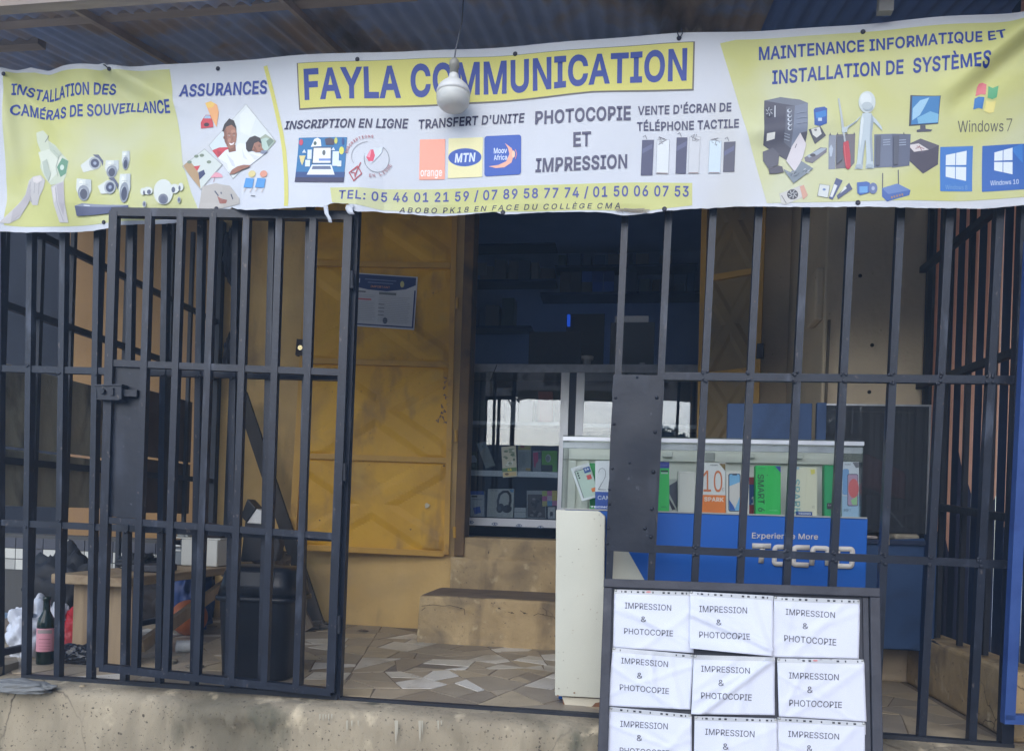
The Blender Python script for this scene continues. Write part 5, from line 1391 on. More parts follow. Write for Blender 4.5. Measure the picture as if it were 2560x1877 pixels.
A.poly(zz((770, 380), (790, 358), (900, 345), (935, 370), (930, 560), (845, 590), (775, 575)), (36, 78, 150)); A.poly(zz((790, 420), (920, 390), (925, 470), (800, 500)), (44, 116, 180)); A.rect(*zz((820, 490))[0], *zz((868, 530))[0], (170, 186, 206))
A.poly(zz((705, 630), (850, 590), (925, 700), (790, 800)), (74, 76, 84)); A.poly(zz((735, 625), (840, 600), (870, 680), (810, 725), (760, 690)), (206, 206, 198)); A.ell(*zz((792, 635))[0], 3.5, 2.5, (120, 120, 116))
A.poly(zz((660, 965), (860, 840), (940, 850), (935, 900), (760, 1035), (670, 1010)), (112, 110, 118)); A.poly(zz((690, 940), (870, 850), (940, 855), (830, 930), (720, 965)), (156, 166, 176)); A.ell(*zz((765, 935))[0], 7, 4, (70, 68, 76))
A.build("printed_picture", bn, "picture of drives and a blue disc case")
A = art()
for q, c in ((((960, 690), (1050, 700), (1045, 1110), (960, 1115)), (128, 134, 146)), (((1050, 690), (1285, 690), (1280, 1040), (1230, 1100), (1050, 1110)), (104, 100, 106)), (((1520, 700), (1760, 690), (1750, 1100), (1520, 1110)), (104, 112, 130)), (((1740, 690), (1980, 690), (1965, 1080), (1745, 1110)), (92, 98, 116))):
    A.poly(zz(*q), c)
for x in (975, 1065, 1180, 1270, 1890): A.poly(zz((x - 10, 700), (x, 665), (x + 14, 700)), (84, 86, 94))
for x in (1630, 1830):
    for y in (770, 800, 830): A.stroke(zz((x, y), (x + 90, y - 8)), 2.4, (150, 160, 178))
A.poly(zz((965, 860), (990, 810), (1015, 860), (1000, 960), (975, 960)), (168, 178, 190))
figs = (178, 190, 194)
A.ell(*zz((1425, 305))[0], 21, 27, (190, 198, 196)); A.poly(zz((1370, 440), (1480, 440), (1510, 520), (1490, 700), (1510, 1040), (1520, 1120), (1415, 1120), (1425, 1000), (1412, 760), (1385, 1000), (1380, 1125), (1280, 1120), (1310, 1040), (1330, 740), (1345, 520)), figs)
A.poly(zz((1355, 470), (1300, 545), (1190, 625), (1165, 640), (1180, 600), (1270, 550), (1330, 490)), figs); A.poly(zz((1490, 470), (1540, 520), (1610, 610), (1620, 660), (1560, 600), (1500, 540)), figs)
A.poly(zz((1065, 255), (1082, 250), (1140, 600), (1170, 780), (1150, 785), (1110, 600)), (168, 176, 180)); A.poly(zz((1130, 795), (1200, 770), (1228, 950), (1230, 1100), (1205, 1125), (1175, 1110), (1145, 940)), (176, 56, 70))
for x in (1130, 1150, 1170): A.ell(*zz((x, 640))[0], 3, 7, figs)
A.ell(*zz((1410, 280))[0], 14, 18, (206, 212, 210)); A.ell(*zz((1435, 372))[0], 13, 9, (150, 162, 168)); A.ell(*zz((1425, 350))[0], 13, 9, (172, 182, 184))
for q in (((1480, 450), (1506, 520), (1488, 700), (1506, 1030), (1480, 1030), (1462, 760), (1470, 560)), ((1395, 780), (1410, 770), (1385, 1000), (1378, 1080), (1362, 1060)), ((1300, 545), (1190, 625), (1200, 600), (1290, 535))): A.poly(zz(*q), (146, 158, 166))
A.poly(zz((1350, 520), (1372, 470), (1385, 520), (1372, 700), (1340, 900), (1335, 760)), (200, 208, 208)); A.ell(*zz((1330, 1090))[0], 8, 5, (156, 168, 174)); A.ell(*zz((1465, 1090))[0], 8, 5, (156, 168, 174)); A.stroke(zz((1150, 830), (1175, 1080)), 1.6, (206, 104, 112))
for q in (((1060, 720), (1140, 715), (1130, 1000), (1060, 1060)), ((1540, 720), (1600, 715), (1590, 1080), (1540, 1090)), ((1760, 720), (1830, 712), (1820, 1070), (1760, 1080))): A.poly(zz(*q), (84, 88, 100))
A.build("printed_picture", bn, "picture of a blank white figure with a red screwdriver")
A = art()
A.poly(z4((1325, 682), (1555, 688), (1545, 890), (1318, 912)), (60, 66, 80)); A.poly(z4((1340, 690), (1550, 692), (1540, 884), (1335, 900)), (58, 120, 172)); A.poly(z4((1345, 780), (1400, 720), (1470, 700), (1440, 760), (1400, 830), (1342, 870)), (150, 190, 212)); A.poly(z4((1380, 850), (1480, 800), (1545, 820), (1542, 880), (1390, 892)), (116, 170, 200))
A.poly(z4((1405, 905), (1445, 903), (1448, 930), (1500, 935), (1490, 948), (1380, 955), (1378, 940), (1405, 932)), (78, 78, 92))
A.build("printed_picture", bn, "picture of a flat monitor")
A = art()
A.poly(z4((1308, 1050), (1410, 1003), (1555, 1050), (1548, 1195), (1430, 1270), (1312, 1165)), (74, 70, 82)); A.poly(z4((1308, 1050), (1410, 1003), (1555, 1050), (1420, 1110)), (92, 88, 98)); A.poly(z4((1312, 1055), (1395, 1040), (1475, 1085), (1360, 1105)), (206, 198, 196))
for a, c in (((1380, 1060), (1440, 1080)), ((1400, 1055), (1420, 1095)), ((1370, 1080), (1400, 1070))): A.stroke(z4(a, c), 2, (150, 110, 110))
A.build("printed_picture", bn, "picture of a black cube printer")
A = art()
A.poly(zz((345, 1420), (620, 1310), (700, 1440), (420, 1560), (370, 1550)), (188, 186, 180)); A.ell(*zz((510, 1430))[0], 14, 13, (70, 70, 74))
for k in range(7):
    a = k * 0.9; (x, y), = zz((510, 1430)); A.stroke([(x + 3 * math.cos(a), y + 3 * math.sin(a)), (x + 12 * math.cos(a + 0.6), y + 11 * math.sin(a + 0.6))], 2, (176, 178, 180))
A.poly(zz((600, 1330), (650, 1310), (700, 1440), (640, 1500)), (196, 150, 130)); A.stroke(zz((370, 1440), (430, 1545)), 1.6, (110, 110, 110))
A.poly(zz((850, 1300), (975, 1320), (950, 1475), (820, 1450)), (196, 200, 196)); A.stroke(zz((850, 1300), (975, 1320), (950, 1475), (820, 1450)), 1.2, (130, 132, 124), True); A.ell(*zz((905, 1370))[0], 4, 3, (96, 120, 160))
A.poly(zz((1055, 1225), (1135, 1260), (1010, 1500), (960, 1480)), (74, 84, 120)); A.poly(zz((1030, 1300), (1068, 1325), (1005, 1470), (975, 1460)), (206, 208, 206)); A.poly(zz((1215, 1290), (1255, 1370), (1075, 1495), (1060, 1450)), (74, 82, 112)); A.poly(zz((1165, 1330), (1185, 1360), (1095, 1430)), (206, 208, 206))
A.poly(zz((1310, 1290), (1430, 1280), (1470, 1300), (1460, 1420), (1350, 1450), (1312, 1420)), (62, 96, 160)); A.rect(*zz((1340, 1340))[0], *zz((1440, 1420))[0], (96, 150, 196)); A.ell(*zz((1508, 1368))[0], 10.5, 14, (96, 110, 150)); A.ell(*zz((1508, 1368))[0], 4, 5, (160, 170, 190))
A.build("printed_picture", bn, "pictures of a fan, a processor, memory sticks and discs")
A = art()
A.poly(z4((1112, 1385), (1230, 1350), (1330, 1400), (1320, 1440), (1150, 1488), (1112, 1450)), (62, 94, 156)); A.poly(z4((1112, 1385), (1230, 1350), (1328, 1400), (1160, 1432)), (96, 122, 170)); A.stroke(z4((1118, 1270), (1116, 1385)), 2.4, (74, 78, 98)); A.stroke(z4((1237, 1245), (1238, 1355)), 2.4, (74, 78, 98))
for x in (1180, 1200, 1220, 1240, 1260): A.rect(*z4((x, 1448 - (x - 1180) * 0.25))[0], *z4((x + 12, 1465 - (x - 1180) * 0.25))[0], (150, 120, 96))
A.build("printed_picture", bn, "picture of a blue router with two aerials")
# --- operating system marks
A = art()
A.poly(z4((1842, 610), (1855, 585), (1885, 574), (1918, 585), (1905, 670), (1870, 665), (1830, 680)), (206, 112, 118)); A.poly(z4((1930, 600), (1960, 618), (2005, 600), (1990, 690), (1955, 706), (1918, 695)), (86, 160, 112)); A.poly(z4((1822, 700), (1855, 684), (1896, 690), (1880, 780), (1850, 772), (1810, 785)), (44, 110, 170)); A.poly(z4((1908, 712), (1940, 728), (1985, 715), (1970, 800), (1935, 810), (1895, 795)), (222, 210, 128))
A.build("printed_logo", bn, "four-colour waving window logo")
def win(A, q, pane, gap=0.035):
    (tl, tr, br, bl) = q
    def P(u, v):
        return ((tl[0] + (tr[0] - tl[0]) * u) * (1 - v) + (bl[0] + (br[0] - bl[0]) * u) * v, (tl[1] + (tr[1] - tl[1]) * u) * (1 - v) + (bl[1] + (br[1] - bl[1]) * u) * v)
    for a, c in ((0, 0.46), (0.46 + gap, 1)):
        for d, e in ((0, 0.5 - gap), (0.5 + gap, 1)): A.poly([P(a, d), P(c, d), P(c, e), P(a, e)], pane)
A = art(); A.poly(z4((1565, 1062), (1818, 1052), (1813, 1398), (1563, 1402)), (62, 116, 182)); win(A, z4((1610, 1122), (1770, 1088), (1766, 1318), (1608, 1288)), (212, 220, 222)); A.text("Windows 8", z4((1605, 1352), (1776, 1352), (1776, 1386), (1605, 1386)), (120, 160, 196), -0.006); A.build("printed_logo", bn, "light blue tile logo with slanted window")
A = art(); A.poly(z4((1890, 1052), (2203, 1030), (2500, 1012), (2500, 1370), (2203, 1385), (1888, 1402)), (44, 94, 166)); A.poly(z4((2125, 1060), (2203, 1030), (2203, 1180), (2125, 1090)), (52, 116, 186)); win(A, z4((1984, 1100), (2124, 1062), (2122, 1268), (1982, 1236)), (212, 220, 226)); A.text("Windows 10", z4((1952, 1316), (2168, 1306), (2168, 1342), (1952, 1354)), (196, 208, 224), 0.006); A.build("printed_logo", bn, "deep blue tile logo with slanted window")
# eyelets and ties
for px, py in ((32, 202), (281, 180), (542, 169), (894, 150), (1287, 132), (2158, 79), (1697, 100), (263, 558), (545, 525), (2144, 508), (1661, 523), (1258, 533), (2, 572)):
    b = MB(); b.lathe(BS(px, py, 0.003), [(0.002, -0.002), (0.0065, -0.003), (0.009, 0.0), (0.0085, 0.002)], plain((38, 38, 52), 0.5), 14, 'Y'); b.build("eyelet", bn)
b = MB(); b.tube([BS(1697, 100, 0.006), BS(1692, 88, 0.012), BS(1702, 80, 0.012), BS(1705, 92, 0.010), BS(1697, 104, 0.008)], 0.0025, plain((40, 44, 64), 0.7), 6); b.build("tie", bn)
b = MB(); b.tube([BS(281, 180, 0.004), BS(276, 176, 0.010), BS(270, 172, 0.006)], 0.0025, plain((50, 50, 60), 0.7), 6); b.build("tie", bn)
# torn strips of hem
def strip(pts, w, nm="torn_hem"):
    b = MB(); vv = []
    for k, (x, y, l) in enumerate(pts):
        ww = w * (1 - 0.35 * k / len(pts))
        vv += [BS(x - ww, y, l), BS(x + ww, y + 1, l + 0.004)]
    ff = [(2 * k, 2 * k + 1, 2 * k + 3, 2 * k + 2) for k in range(len(pts) - 1)]
    b.add(vv, ff, VINYL); o = b.build(nm, bn, True); m_ = o.modifiers.new("thickness", 'SOLIDIFY'); m_.thickness = 0.0015
strip([(826, 527, 0.003), (829, 538, 0.008), (832, 550, 0.012), (838, 560, 0.010), (842, 572, 0.012)], 6)
strip([(886, 524, 0.004), (884, 534, 0.010), (888, 544, 0.014), (893, 550, 0.012)], 10)
A = Art(BS, 0.002, 0.0002, 15.0)
random.seed(4)
for _ in range(26): A.stroke([(1535 + random.uniform(0, 85), 526 + random.uniform(-4, 6)), (1540 + random.uniform(0, 85), 528 + random.uniform(-5, 6))], 1.2, (150, 140, 124))
A.build("grime", bn)

# ---------------------------------------------------------------- hanging bulb
bl = thing("light_bulb", "large unlit white LED bulb hanging on a wire before the banner", "light bulb", U(1133, 290, -0.16))
c = U(1133, 242, -0.16)
b = MB(); b.lathe(c, [(0.004, -0.052), (0.03, -0.050), (0.048, -0.042), (0.0615, -0.026), (0.064, -0.004), (0.0635, 0.006)], pmat("frosted_bulb_cap", (196, 195, 188), (204, 203, 196), 3, 0.35, 0, 1), 36); b.build("diffuser", bl, True)
b = MB(); b.lathe(c, [(0.065, 0.006), (0.064, 0.018), (0.056, 0.036), (0.040, 0.052), (0.024, 0.062), (0.019, 0.075), (0.017, 0.085)], pmat("bulb_body", (206, 205, 200), (214, 213, 208), 3, 0.35, 0, 1), 36); b.build("body", bl, True)
b = MB(); b.lathe(c, [(0.0165, 0.083), (0.0165, 0.112), (0.020, 0.114), (0.018, 0.135), (0.008, 0.146)], pmat("grimy_holder", (120, 118, 110), (150, 148, 138), 12, 0.5, 0.1, 60), 20); b.build("lamp_holder", bl, True)
b = MB(); b.tube([c + Vector((0, 0, 0.144)), c + Vector((0.004, 0, 0.18)), c + Vector((0.014, 0.004, 0.235)), c + Vector((0.02, 0.02, 0.30)), c + Vector((0.015, 0.06, 0.52))], 0.0028, plain((84, 86, 94), 0.6), 8); b.build("wire", bl, True)

# ---------------------------------------------------------------- paper-covered sign leaning on the railing
ST = math.radians(11)
Sn = Vector((0, -math.cos(ST), math.sin(ST)))
S0 = U(1850, 1462, -0.075)
SS = tilt_surf(S0, Sn)
sg = thing("sign_board", "dark grey framed board leaning on the railing, covered in printed sheets", "sign", SS(1850, 1990))
FRM = pmat("charcoal_frame_paint", (52, 53, 60), (66, 67, 74), 10, 0.55, 0.2, 60, third=(88, 88, 92), tscale=6, tpos=(0.62, 0.8))
zs = Zm(1340, 1400, 2.503)
SB = 2040
def sx_l(y): return interp([(1448, 1511), (1877, 1496), (SB, 1490)], y)
def sx_r(y): return interp([(1472, 2195), (1877, 2204), (SB, 2207)], y)
b = MB(); b.slab([SS(x, y, 0.0) for x, y in ((1525, 1462), (2185, 1488), (2195, SB), (1505, SB - 20))], -Sn * 0.012, FRM); b.build("board", sg)
b = MB(); b.slab([SS(x, y, 0.022) for x, y in ((1510, 1447), (2196, 1471), (2196, 1493), (1509, 1468))], -Sn * 0.036, FRM); bevel(b.build("frame", sg), 0.003)
b = MB(); b.slab([SS(x, y, 0.021) for x, y in ((1510, 1469), (1531, 1470), (1516, SB - 16), (1489, SB - 18))], -Sn * 0.034, FRM); bevel(b.build("frame", sg), 0.003)
b = MB(); b.slab([SS(x, y, 0.021) for x, y in ((2171, 1493), (2196, 1494), (2207, SB), (2180, SB))], -Sn * 0.034, FRM); bevel(b.build("frame", sg), 0.003)
b = MB(); b.slab([SS(x, y, 0.010) for x, y in ((2155, 1494), (2168, 1494), (2178, SB), (2163, SB))], -Sn * 0.012, FRM); b.build("inner_bead", sg)
b = MB(); b.slab([SS(x, y, 0.021) for x, y in ((1489, SB - 16), (2207, SB + 2), (2207, SB + 26), (1488, SB + 8))], -Sn * 0.034, FRM); bevel(b.build("frame", sg), 0.003)
# feet down to the street
for px in (1500, 2196):
    p = SS(px, SB, 0.004); b = MB(); b.bar(p, p + Vector((0, -0.02, GROUND_Z - p.z)), 0.03, 0.03, FRM); b.build("leg", sg)

papers = [
    (((490, 182), (975, 196), (985, 580), (482, 545)), ((556, 264), (846, 280), (845, 316), (556, 302)), (656, 690, 352, 386), ((551, 424), (857, 440), (856, 476), (551, 460)), "upper row, left printed sheet on the dark sign board", 0),
    (((960, 197), (1480, 225), (1478, 602), (955, 552)), ((1018, 286), (1317, 296), (1316, 334), (1018, 326)), (1124, 1158, 372, 408), ((1018, 446), (1333, 460), (1332, 498), (1018, 484)), "upper row, middle creased sheet with a curled lower corner", 1),
    (((1485, 228), (2022, 248), (2015, 616), (1472, 605)), ((1558, 304), (1866, 326), (1865, 362), (1557, 342)), (1664, 1700, 394, 430), ((1549, 468), (1874, 494), (1872, 534), (1549, 506)), "upper row, right printed sheet on the dark sign board", 0),
    (((480, 545), (985, 590), (965, 932), (448, 910)), ((534, 608), (826, 632), (824, 668), (533, 644)), (632, 666, 702, 738), ((524, 774), (832, 800), (830, 836), (524, 810)), "middle row, left printed sheet on the dark sign board", 2),
    (((985, 592), (1490, 605), (1490, 967), (968, 960)), ((1031, 658), (1332, 672), (1331, 708), (1031, 696)), (1138, 1172, 746, 784), ((1029, 824), (1347, 838), (1345, 876), (1029, 862)), "middle row, middle printed sheet with diagonal creases", 3),
    (((1505, 612), (2045, 620), (2062, 1008), (1515, 975)), ((1578, 700), (1890, 712), (1890, 750), (1578, 738)), (1692, 1728, 788, 828), ((1580, 870), (1910, 884), (1908, 922), (1580, 910)), "middle row, right printed sheet with a glossy fold", 4),
    (((460, 915), (972, 962), (975, 1330), (440, 1300)), ((528, 1002), (824, 1018), (823, 1056), (527, 1040)), (630, 664, 1090, 1128), ((524, 1168), (832, 1186), (831, 1224), (524, 1206)), "lower row, left printed sheet cut by the picture's bottom", 5),
    (((990, 972), (1505, 988), (1508, 1350), (985, 1345)), ((1057, 1050), (1363, 1066), (1361, 1104), (1056, 1088)), (1166, 1202, 1142, 1180), ((1052, 1226), (1372, 1240), (1371, 1278), (1052, 1264)), "lower row, middle printed sheet cut by the picture's bottom", 6),
    (((1508, 980), (2056, 1012), (2062, 1380), (1510, 1350)), ((1576, 1064), (1890, 1082), (1889, 1118), (1575, 1102)), (1688, 1724, 1154, 1192), ((1572, 1240), (1902, 1258), (1900, 1296), (1572, 1278)), "lower row, right printed sheet cut by the picture's bottom", 7)]
SHEET = pmat("printer_paper", (214, 217, 228), (220, 223, 234), 2, 0.5, 0.04, 60, spec=0.4)
SLEEVE = plain((190, 192, 194), 0.3)
INK = plain((84, 84, 90), 0.6)
for i, (q, t1, amp, t2, lab, sd_) in enumerate(papers):
    random.seed(40 + i)
    tl, tr, br, bl_ = zs(*q)
    lift0 = 0.006 + 0.0035 * ((i * 2) % 3) + (0.004 if i == 1 else 0)
    a1, a2, ph = random.uniform(0.5, 2.6), random.uniform(-1.2, 1.2), random.uniform(0, 6)
    folds = [(random.uniform(0.1, 0.9), random.uniform(0.5, 2.8), random.uniform(0.003, 0.006), random.uniform(0.04, 0.09)) for _ in range(4)]
    def pd(u, v, i=i, folds=folds, ph=ph):
        d = 0.0022 * math.sin(4 * u + 3 * v + ph) + 0.0012 * math.sin(9 * u - 7 * v + ph)
        for c0, ang, am, w in folds:
            s_ = (u - c0) * math.sin(ang) + (v - 0.5) * math.cos(ang)
            d += am * max(0.0, 1 - abs(s_) / w) * 0.8
        if i == 1: d += 0.030 * max(0.0, (v - 0.72) / 0.28) ** 2 * max(0.0, 1 - u * 1.05) + 0.012 * max(0.0, 1 - abs((v - 0.45) - 0.5 * (u - 0.1)) / 0.06)
        if i == 4: d += 0.014 * max(0.0, 1 - abs((u - 0.55) + 0.9 * (v - 0.5)) / 0.09)
        if i == 5: d += 0.016 * max(0.0, (u - 0.55) - 0.45 * v)
        if i == 3: d += 0.010 * max(0.0, 1 - abs(u - 0.47 - 0.1 * v) / 0.05) * (1 - v)
        return d * min(1.0, v / 0.12)
    def inv(px, py, tl=tl, tr=tr, br=br, bl_=bl_):
        u = v = 0.5
        for _ in range(4):
            yt = tl[1] + (tr[1] - tl[1]) * u; yb = bl_[1] + (br[1] - bl_[1]) * u
            v = (py - yt) / (yb - yt)
            xl = tl[0] + (bl_[0] - tl[0]) * v; xr = tr[0] + (br[0] - tr[0]) * v
            u = (px - xl) / (xr - xl)
        return u, v
    def PS(px, py, lift=0.0, pd=pd, inv=inv, lift0=lift0):
        u, v = inv(px, py)
        return SS(px, py, lift0 + pd(u, v) + lift)
    def fn(u, v, PS=PS, tl=tl, tr=tr, br=br, bl_=bl_):
        x = (tl[0] + (tr[0] - tl[0]) * u) * (1 - v) + (bl_[0] + (br[0] - bl_[0]) * u) * v
        y = (tl[1] + (tr[1] - tl[1]) * u) * (1 - v) + (bl_[1] + (br[1] - bl_[1]) * u) * v
        return PS(x, y)
    pp = thing("paper_sheet", lab, "paper", SS((bl_[0] + br[0]) / 2, (bl_[1] + br[1]) / 2, lift0), "printed sheets on the sign board")
    b = MB(); b.grid(fn, 34, 28, SHEET); o = b.build("sheet", pp, True)
    m_ = o.modifiers.new("thickness", 'SOLIDIFY'); m_.thickness = 0.0004; m_.offset = 0.0
    A = Art(PS, 0.0012, 0.0002, 9.0)
    A.text("IMPRESSION", zs(*t1), INK, 0.004)
    x0_, x1_, y0_, y1_ = amp
    A.text("&", zs((x0_, y0_), (x1_, y0_ + 1), (x1_, y1_ + 1), (x0_, y1_)), INK, 0.004)
    A.text("PHOTOCOPIE", zs(*t2), INK, 0.004)
    A.build("lettering", pp)
    # perforated edge of the plastic sleeve
    A = Art(PS, 0.0010, 0.0002, 12.0)
    def pt(u, v): 
        return ((tl[0] + (tr[0] - tl[0]) * u) * (1 - v) + (bl_[0] + (br[0] - bl_[0]) * u) * v, (tl[1] + (tr[1] - tl[1]) * u) * (1 - v) + (bl_[1] + (br[1] - bl_[1]) * u) * v)
    A.poly([pt(0.0, 0.004), pt(0.5, 0.004), pt(0.999, 0.004), pt(0.999, 0.075), pt(0.5, 0.075), pt(0.0, 0.075)], SLEEVE)
    vis = {0: 1.0, 1: 1.0, 2: 1.0, 3: 0.25, 4: 0.0, 5: 0.6, 6: 0.8, 7: 1.0, 8: 0.9}[i]
    for u, l in ((0.09, 0.012), (0.13, 0.03), (0.215, 0.014), (0.29, 0.03), (0.36, 0.03), (0.49, 0.016), (0.62, 0.03), (0.685, 0.03), (0.78, 0.016), (0.86, 0.03), (0.92, 0.014)):
        if random.random() < vis:
            A.poly([pt(u, 0.022), pt(u + l, 0.022), pt(u + l, 0.052), pt(u, 0.052)], (40, 40, 48))
    if i in (0, 5): A.ell(*pt(0.44, 0.03), 6, 2.2, (206, 130, 130))
    A.build("sleeve_edge", pp)
    for u in (0.02, 0.98):
        if i in (1, 4) and u > 0.5: continue
        c = PS(*pt(u, 0.02), 0.001); b = MB(); b.lathe(c, [(0.001, -0.004), (0.004, -0.003), (0.0055, 0.0), (0.005, 0.002)], plain((196, 196, 190), 0.3, 0.7), 10, 'Y'); b.build("drawing_pin", pp, True)

# ---------------------------------------------------------------- cream steel panel in the gateway
cp = thing("cream_panel", "tall narrow cream steel box with a cut corner standing in the gateway", "steel box", U(1450, 1768, 0.13))
CY = 0.12
q = [(1390, 1274), (1497, 1277), (1513, 1290), (1506, 1745), (1387, 1739)]
b = MB(); b.slab([U(x, y, CY) for x, y in q], (0, 0.09, 0), CREAM); bevel(b.build("body", cp), 0.004, 3)
RUST = pmat("rusty_foot", (110, 74, 52), (140, 98, 70), 20, 0.9, 0.3, 60)
b = MB(); b.slab([U(x, y, CY + 0.02) for x, y in ((1406, 1741), (1506, 1746), (1506, 1768), (1408, 1764))], (0, 0.05, 0), RUST); b.build("foot", cp)
b = Art(plane_surf(CY + 0.019), 0.001); b.poly([(1405, 1741), (1506, 1746), (1505, 1753), (1488, 1756), (1482, 1763), (1466, 1770), (1440, 1768), (1424, 1765), (1412, 1760)], (206, 198, 176)); b.build("flaking_paint", cp)
b = Art(plane_surf(CY), 0.0008); random.seed(8)
for _ in range(26): b.ell(random.uniform(1394, 1502), random.uniform(1285, 1735), random.uniform(0.6, 1.6), random.uniform(0.6, 1.4), random.choice([(120, 104, 80), (150, 120, 84), (96, 86, 72)]))
for x, y in ((1436, 1730), (1395, 1737), (1505, 1742)): b.ell(x, y, 2.6, 2, (140, 112, 84))
b.build("specks", cp)

# ---------------------------------------------------------------- phone showcase
TB = pmat("showcase_blue", (8, 82, 166), (12, 88, 172), 3, 0.4, 0.03, 300)
SCY = 0.22
s0, s1 = U(1412, 1270, SCY), U(2170, 1288, SCY)
shz = (U(1641, 1280, SCY).z + U(2165, 1289, SCY).z) / 2
topz = (U(1414, 1093, SCY).z + U(2158, 1097, SCY).z) / 2
SD = 0.36
sh = thing("phone_showcase", "blue and glass phone showcase with raised cream brand lettering behind the bars", "showcase", ((s0.x + s1.x) / 2, SCY + SD / 2, 0.0))
b = MB(); b.box((s0.x, SCY, 0.005), (s1.x, SCY + SD, shz - 0.006), TB); bevel(b.build("base", sh), 0.003)
b = MB(); b.box((s0.x - 0.004, SCY - 0.004, shz - 0.006), (s1.x - 0.004, SCY + SD, shz), plain((150, 152, 148), 0.4)); b.build("ledge", sh)
gx0, gx1 = U(1405, 1180, SCY).x, U(2158, 1180, SCY).x
b = MB(); b.box((gx0, SCY - 0.002, topz - 0.020), (gx1, SCY + 0.014, topz - 0.004), ALUB); b.build("top_trim", sh)
b = MB(); b.box((gx0, SCY + 0.014, topz - 0.05), (gx1, SCY + 0.03, topz - 0.026), ALU); b.build("top_trim", sh)
b = MB(); b.box((gx0, SCY, topz - 0.003), (gx1, SCY + SD, topz + 0.002), glass("showcase_top_glass", (240, 244, 243), 0.0, 0.0, 0.0)); b.build("glass_top", sh)
b = MB(); b.box((gx0 + 0.003, SCY + 0.003, shz), (gx1 - 0.003, SCY + 0.007, topz - 0.021), glass("showcase_glass", (246, 248, 247), 0.0, 0.0, 0.0)); b.build("glass_front", sh)
for x in (gx0, gx1 - 0.004):
    b = MB(); b.box((x, SCY + 0.009, shz), (x + 0.004, SCY + SD - 0.002, topz - 0.004), glass("showcase_side_glass", (236, 241, 240), 0.0, 0.0, 0.03)); b.build("glass_side", sh)
CRM = pmat("showcase_cream_back", (230, 228, 216), (236, 234, 224), 3, 0.5, 0.03, 40)
BY2 = SCY + SD - 0.06
b = MB(); b.box((gx0 + 0.004, BY2, shz), (gx1 - 0.006, BY2 + 0.015, topz - 0.004), CRM); b.build("back_panel", sh)
b = MB(); b.box((gx0 + 0.006, BY2 - 0.014, topz - 0.075), (gx1 - 0.008, BY2, topz - 0.05), CRM); b.build("back_rail", sh)
for pa, pb in ((1424, 1440), (1456, 1472), (2105, 2112)):
    x0_, x1_ = U(pa, 1180, BY2).x, U(pb, 1180, BY2).x
    b = MB(); b.box((x0_, BY2 - 0.012, shz), (x1_, BY2, topz - 0.08), CRM); b.build("back_stile", sh)
for (xa, ya, xb, yb) in ((1657, 1130, 1681, 1143), (1869, 1132, 1887, 1145), (1984, 1133, 2007, 1147)):
    p, q_ = U(xa, ya, BY2 - 0.02), U(xb, yb, BY2 - 0.02)
    b = MB(); b.box((p.x, BY2 - 0.03, q_.z), (q_.x, BY2, p.z), CRM); bevel(b.build("catch", sh), 0.003)
p, q_ = U(1763, 1131, BY2 - 0.012), U(1787, 1153, BY2 - 0.012)
b = MB(); b.box((p.x, BY2 - 0.018, q_.z), (q_.x, BY2, p.z), plain((178, 178, 172), 0.4)); bevel(b.build("socket", sh), 0.003)
# white corner of the front, small shelf lettering, raised brand
ZA = Zm(1400, 1080, 2.816)
b = MB(); b.slab([U(x, y, SCY - 0.004) for x, y in ZA((350, 820), (470, 820), (640, 1120), (345, 1120))], (0, 0.0045, 0), CREAM); b.build("white_corner", sh)
A = Art(plane_surf(SCY - 0.0005), 0.0008)
A.text("TECNO", ZA((214, 519), (346, 521), (346, 533), (214, 531)), (206, 214, 226), 0.03); A.build("lettering", sh)
LOGO = pmat("cream_letter_plastic", (196, 190, 180), (204, 198, 188), 3, 0.4, 0, 10)
def raised(strokes, w, nm, depth=0.006):
    for st in strokes:
        A = Art(plane_surf(SCY), depth); A.stroke(ZA(*st), w / 2.816, plain((120, 116, 110))) if False else None
        B = Art(plane_surf(SCY), depth); B.stroke(ZA(*st), w / 2.816, LOGO)
        o = B.build(nm, sh); m_ = o.modifiers.new("depth", 'SOLIDIFY'); m_.thickness = depth; m_.offset = -1.0
def rarc(cx, cy, r, a0, a1, n=6): return [(cx + r * math.cos(math.radians(a0 + (a1 - a0) * k / n)), cy + r * math.sin(math.radians(a0 + (a1 - a0) * k / n))) for k in range(n + 1)]
raised([[(1352, 799), (1484, 801)], [(1425, 812), (1413, 920)]], 36, "raised_letter")
def rounded(pts, r=22):
    out = [pts[0]]
    for a, p, c in zip(pts, pts[1:], pts[2:]):
        A_, C_ = Vector(a) - Vector(p), Vector(c) - Vector(p)
        r_ = min(r, A_.length * 0.5, C_.length * 0.5)
        s_, e_ = Vector(p) + A_.normalized() * r_, Vector(p) + C_.normalized() * r_
        for k in range(6):
            t_ = k / 5
            m2 = s_.lerp(Vector(p), t_).lerp(Vector(p).lerp(e_, t_), t_)
            out.append((m2.x, m2.y))
    return out + [pts[-1]]
raised([rounded([(1612, 808), (1512, 806), (1506, 926), (1608, 928)]), [(1516, 866), (1600, 868)]], 33, "raised_letter")
raised([rounded([(1756, 812), (1648, 810), (1640, 930), (1748, 934)])], 35, "raised_letter")
raised([rounded([(1770, 936), (1780, 814), (1886, 818), (1880, 938)])], 35, "raised_letter")
raised([rounded([(1950, 820), (2058, 822), (2052, 944), (1940, 940)])], 35, "raised_letter")
raised([[(1946, 935), (1956, 826)]], 32, "raised_letter")
A = Art(plane_surf(SCY), 0.003); A.text("Experience More", ZA((1352, 706), (1816, 716), (1815, 754), (1350, 746)), LOGO, 0.008)
A.build("raised_lettering", sh)

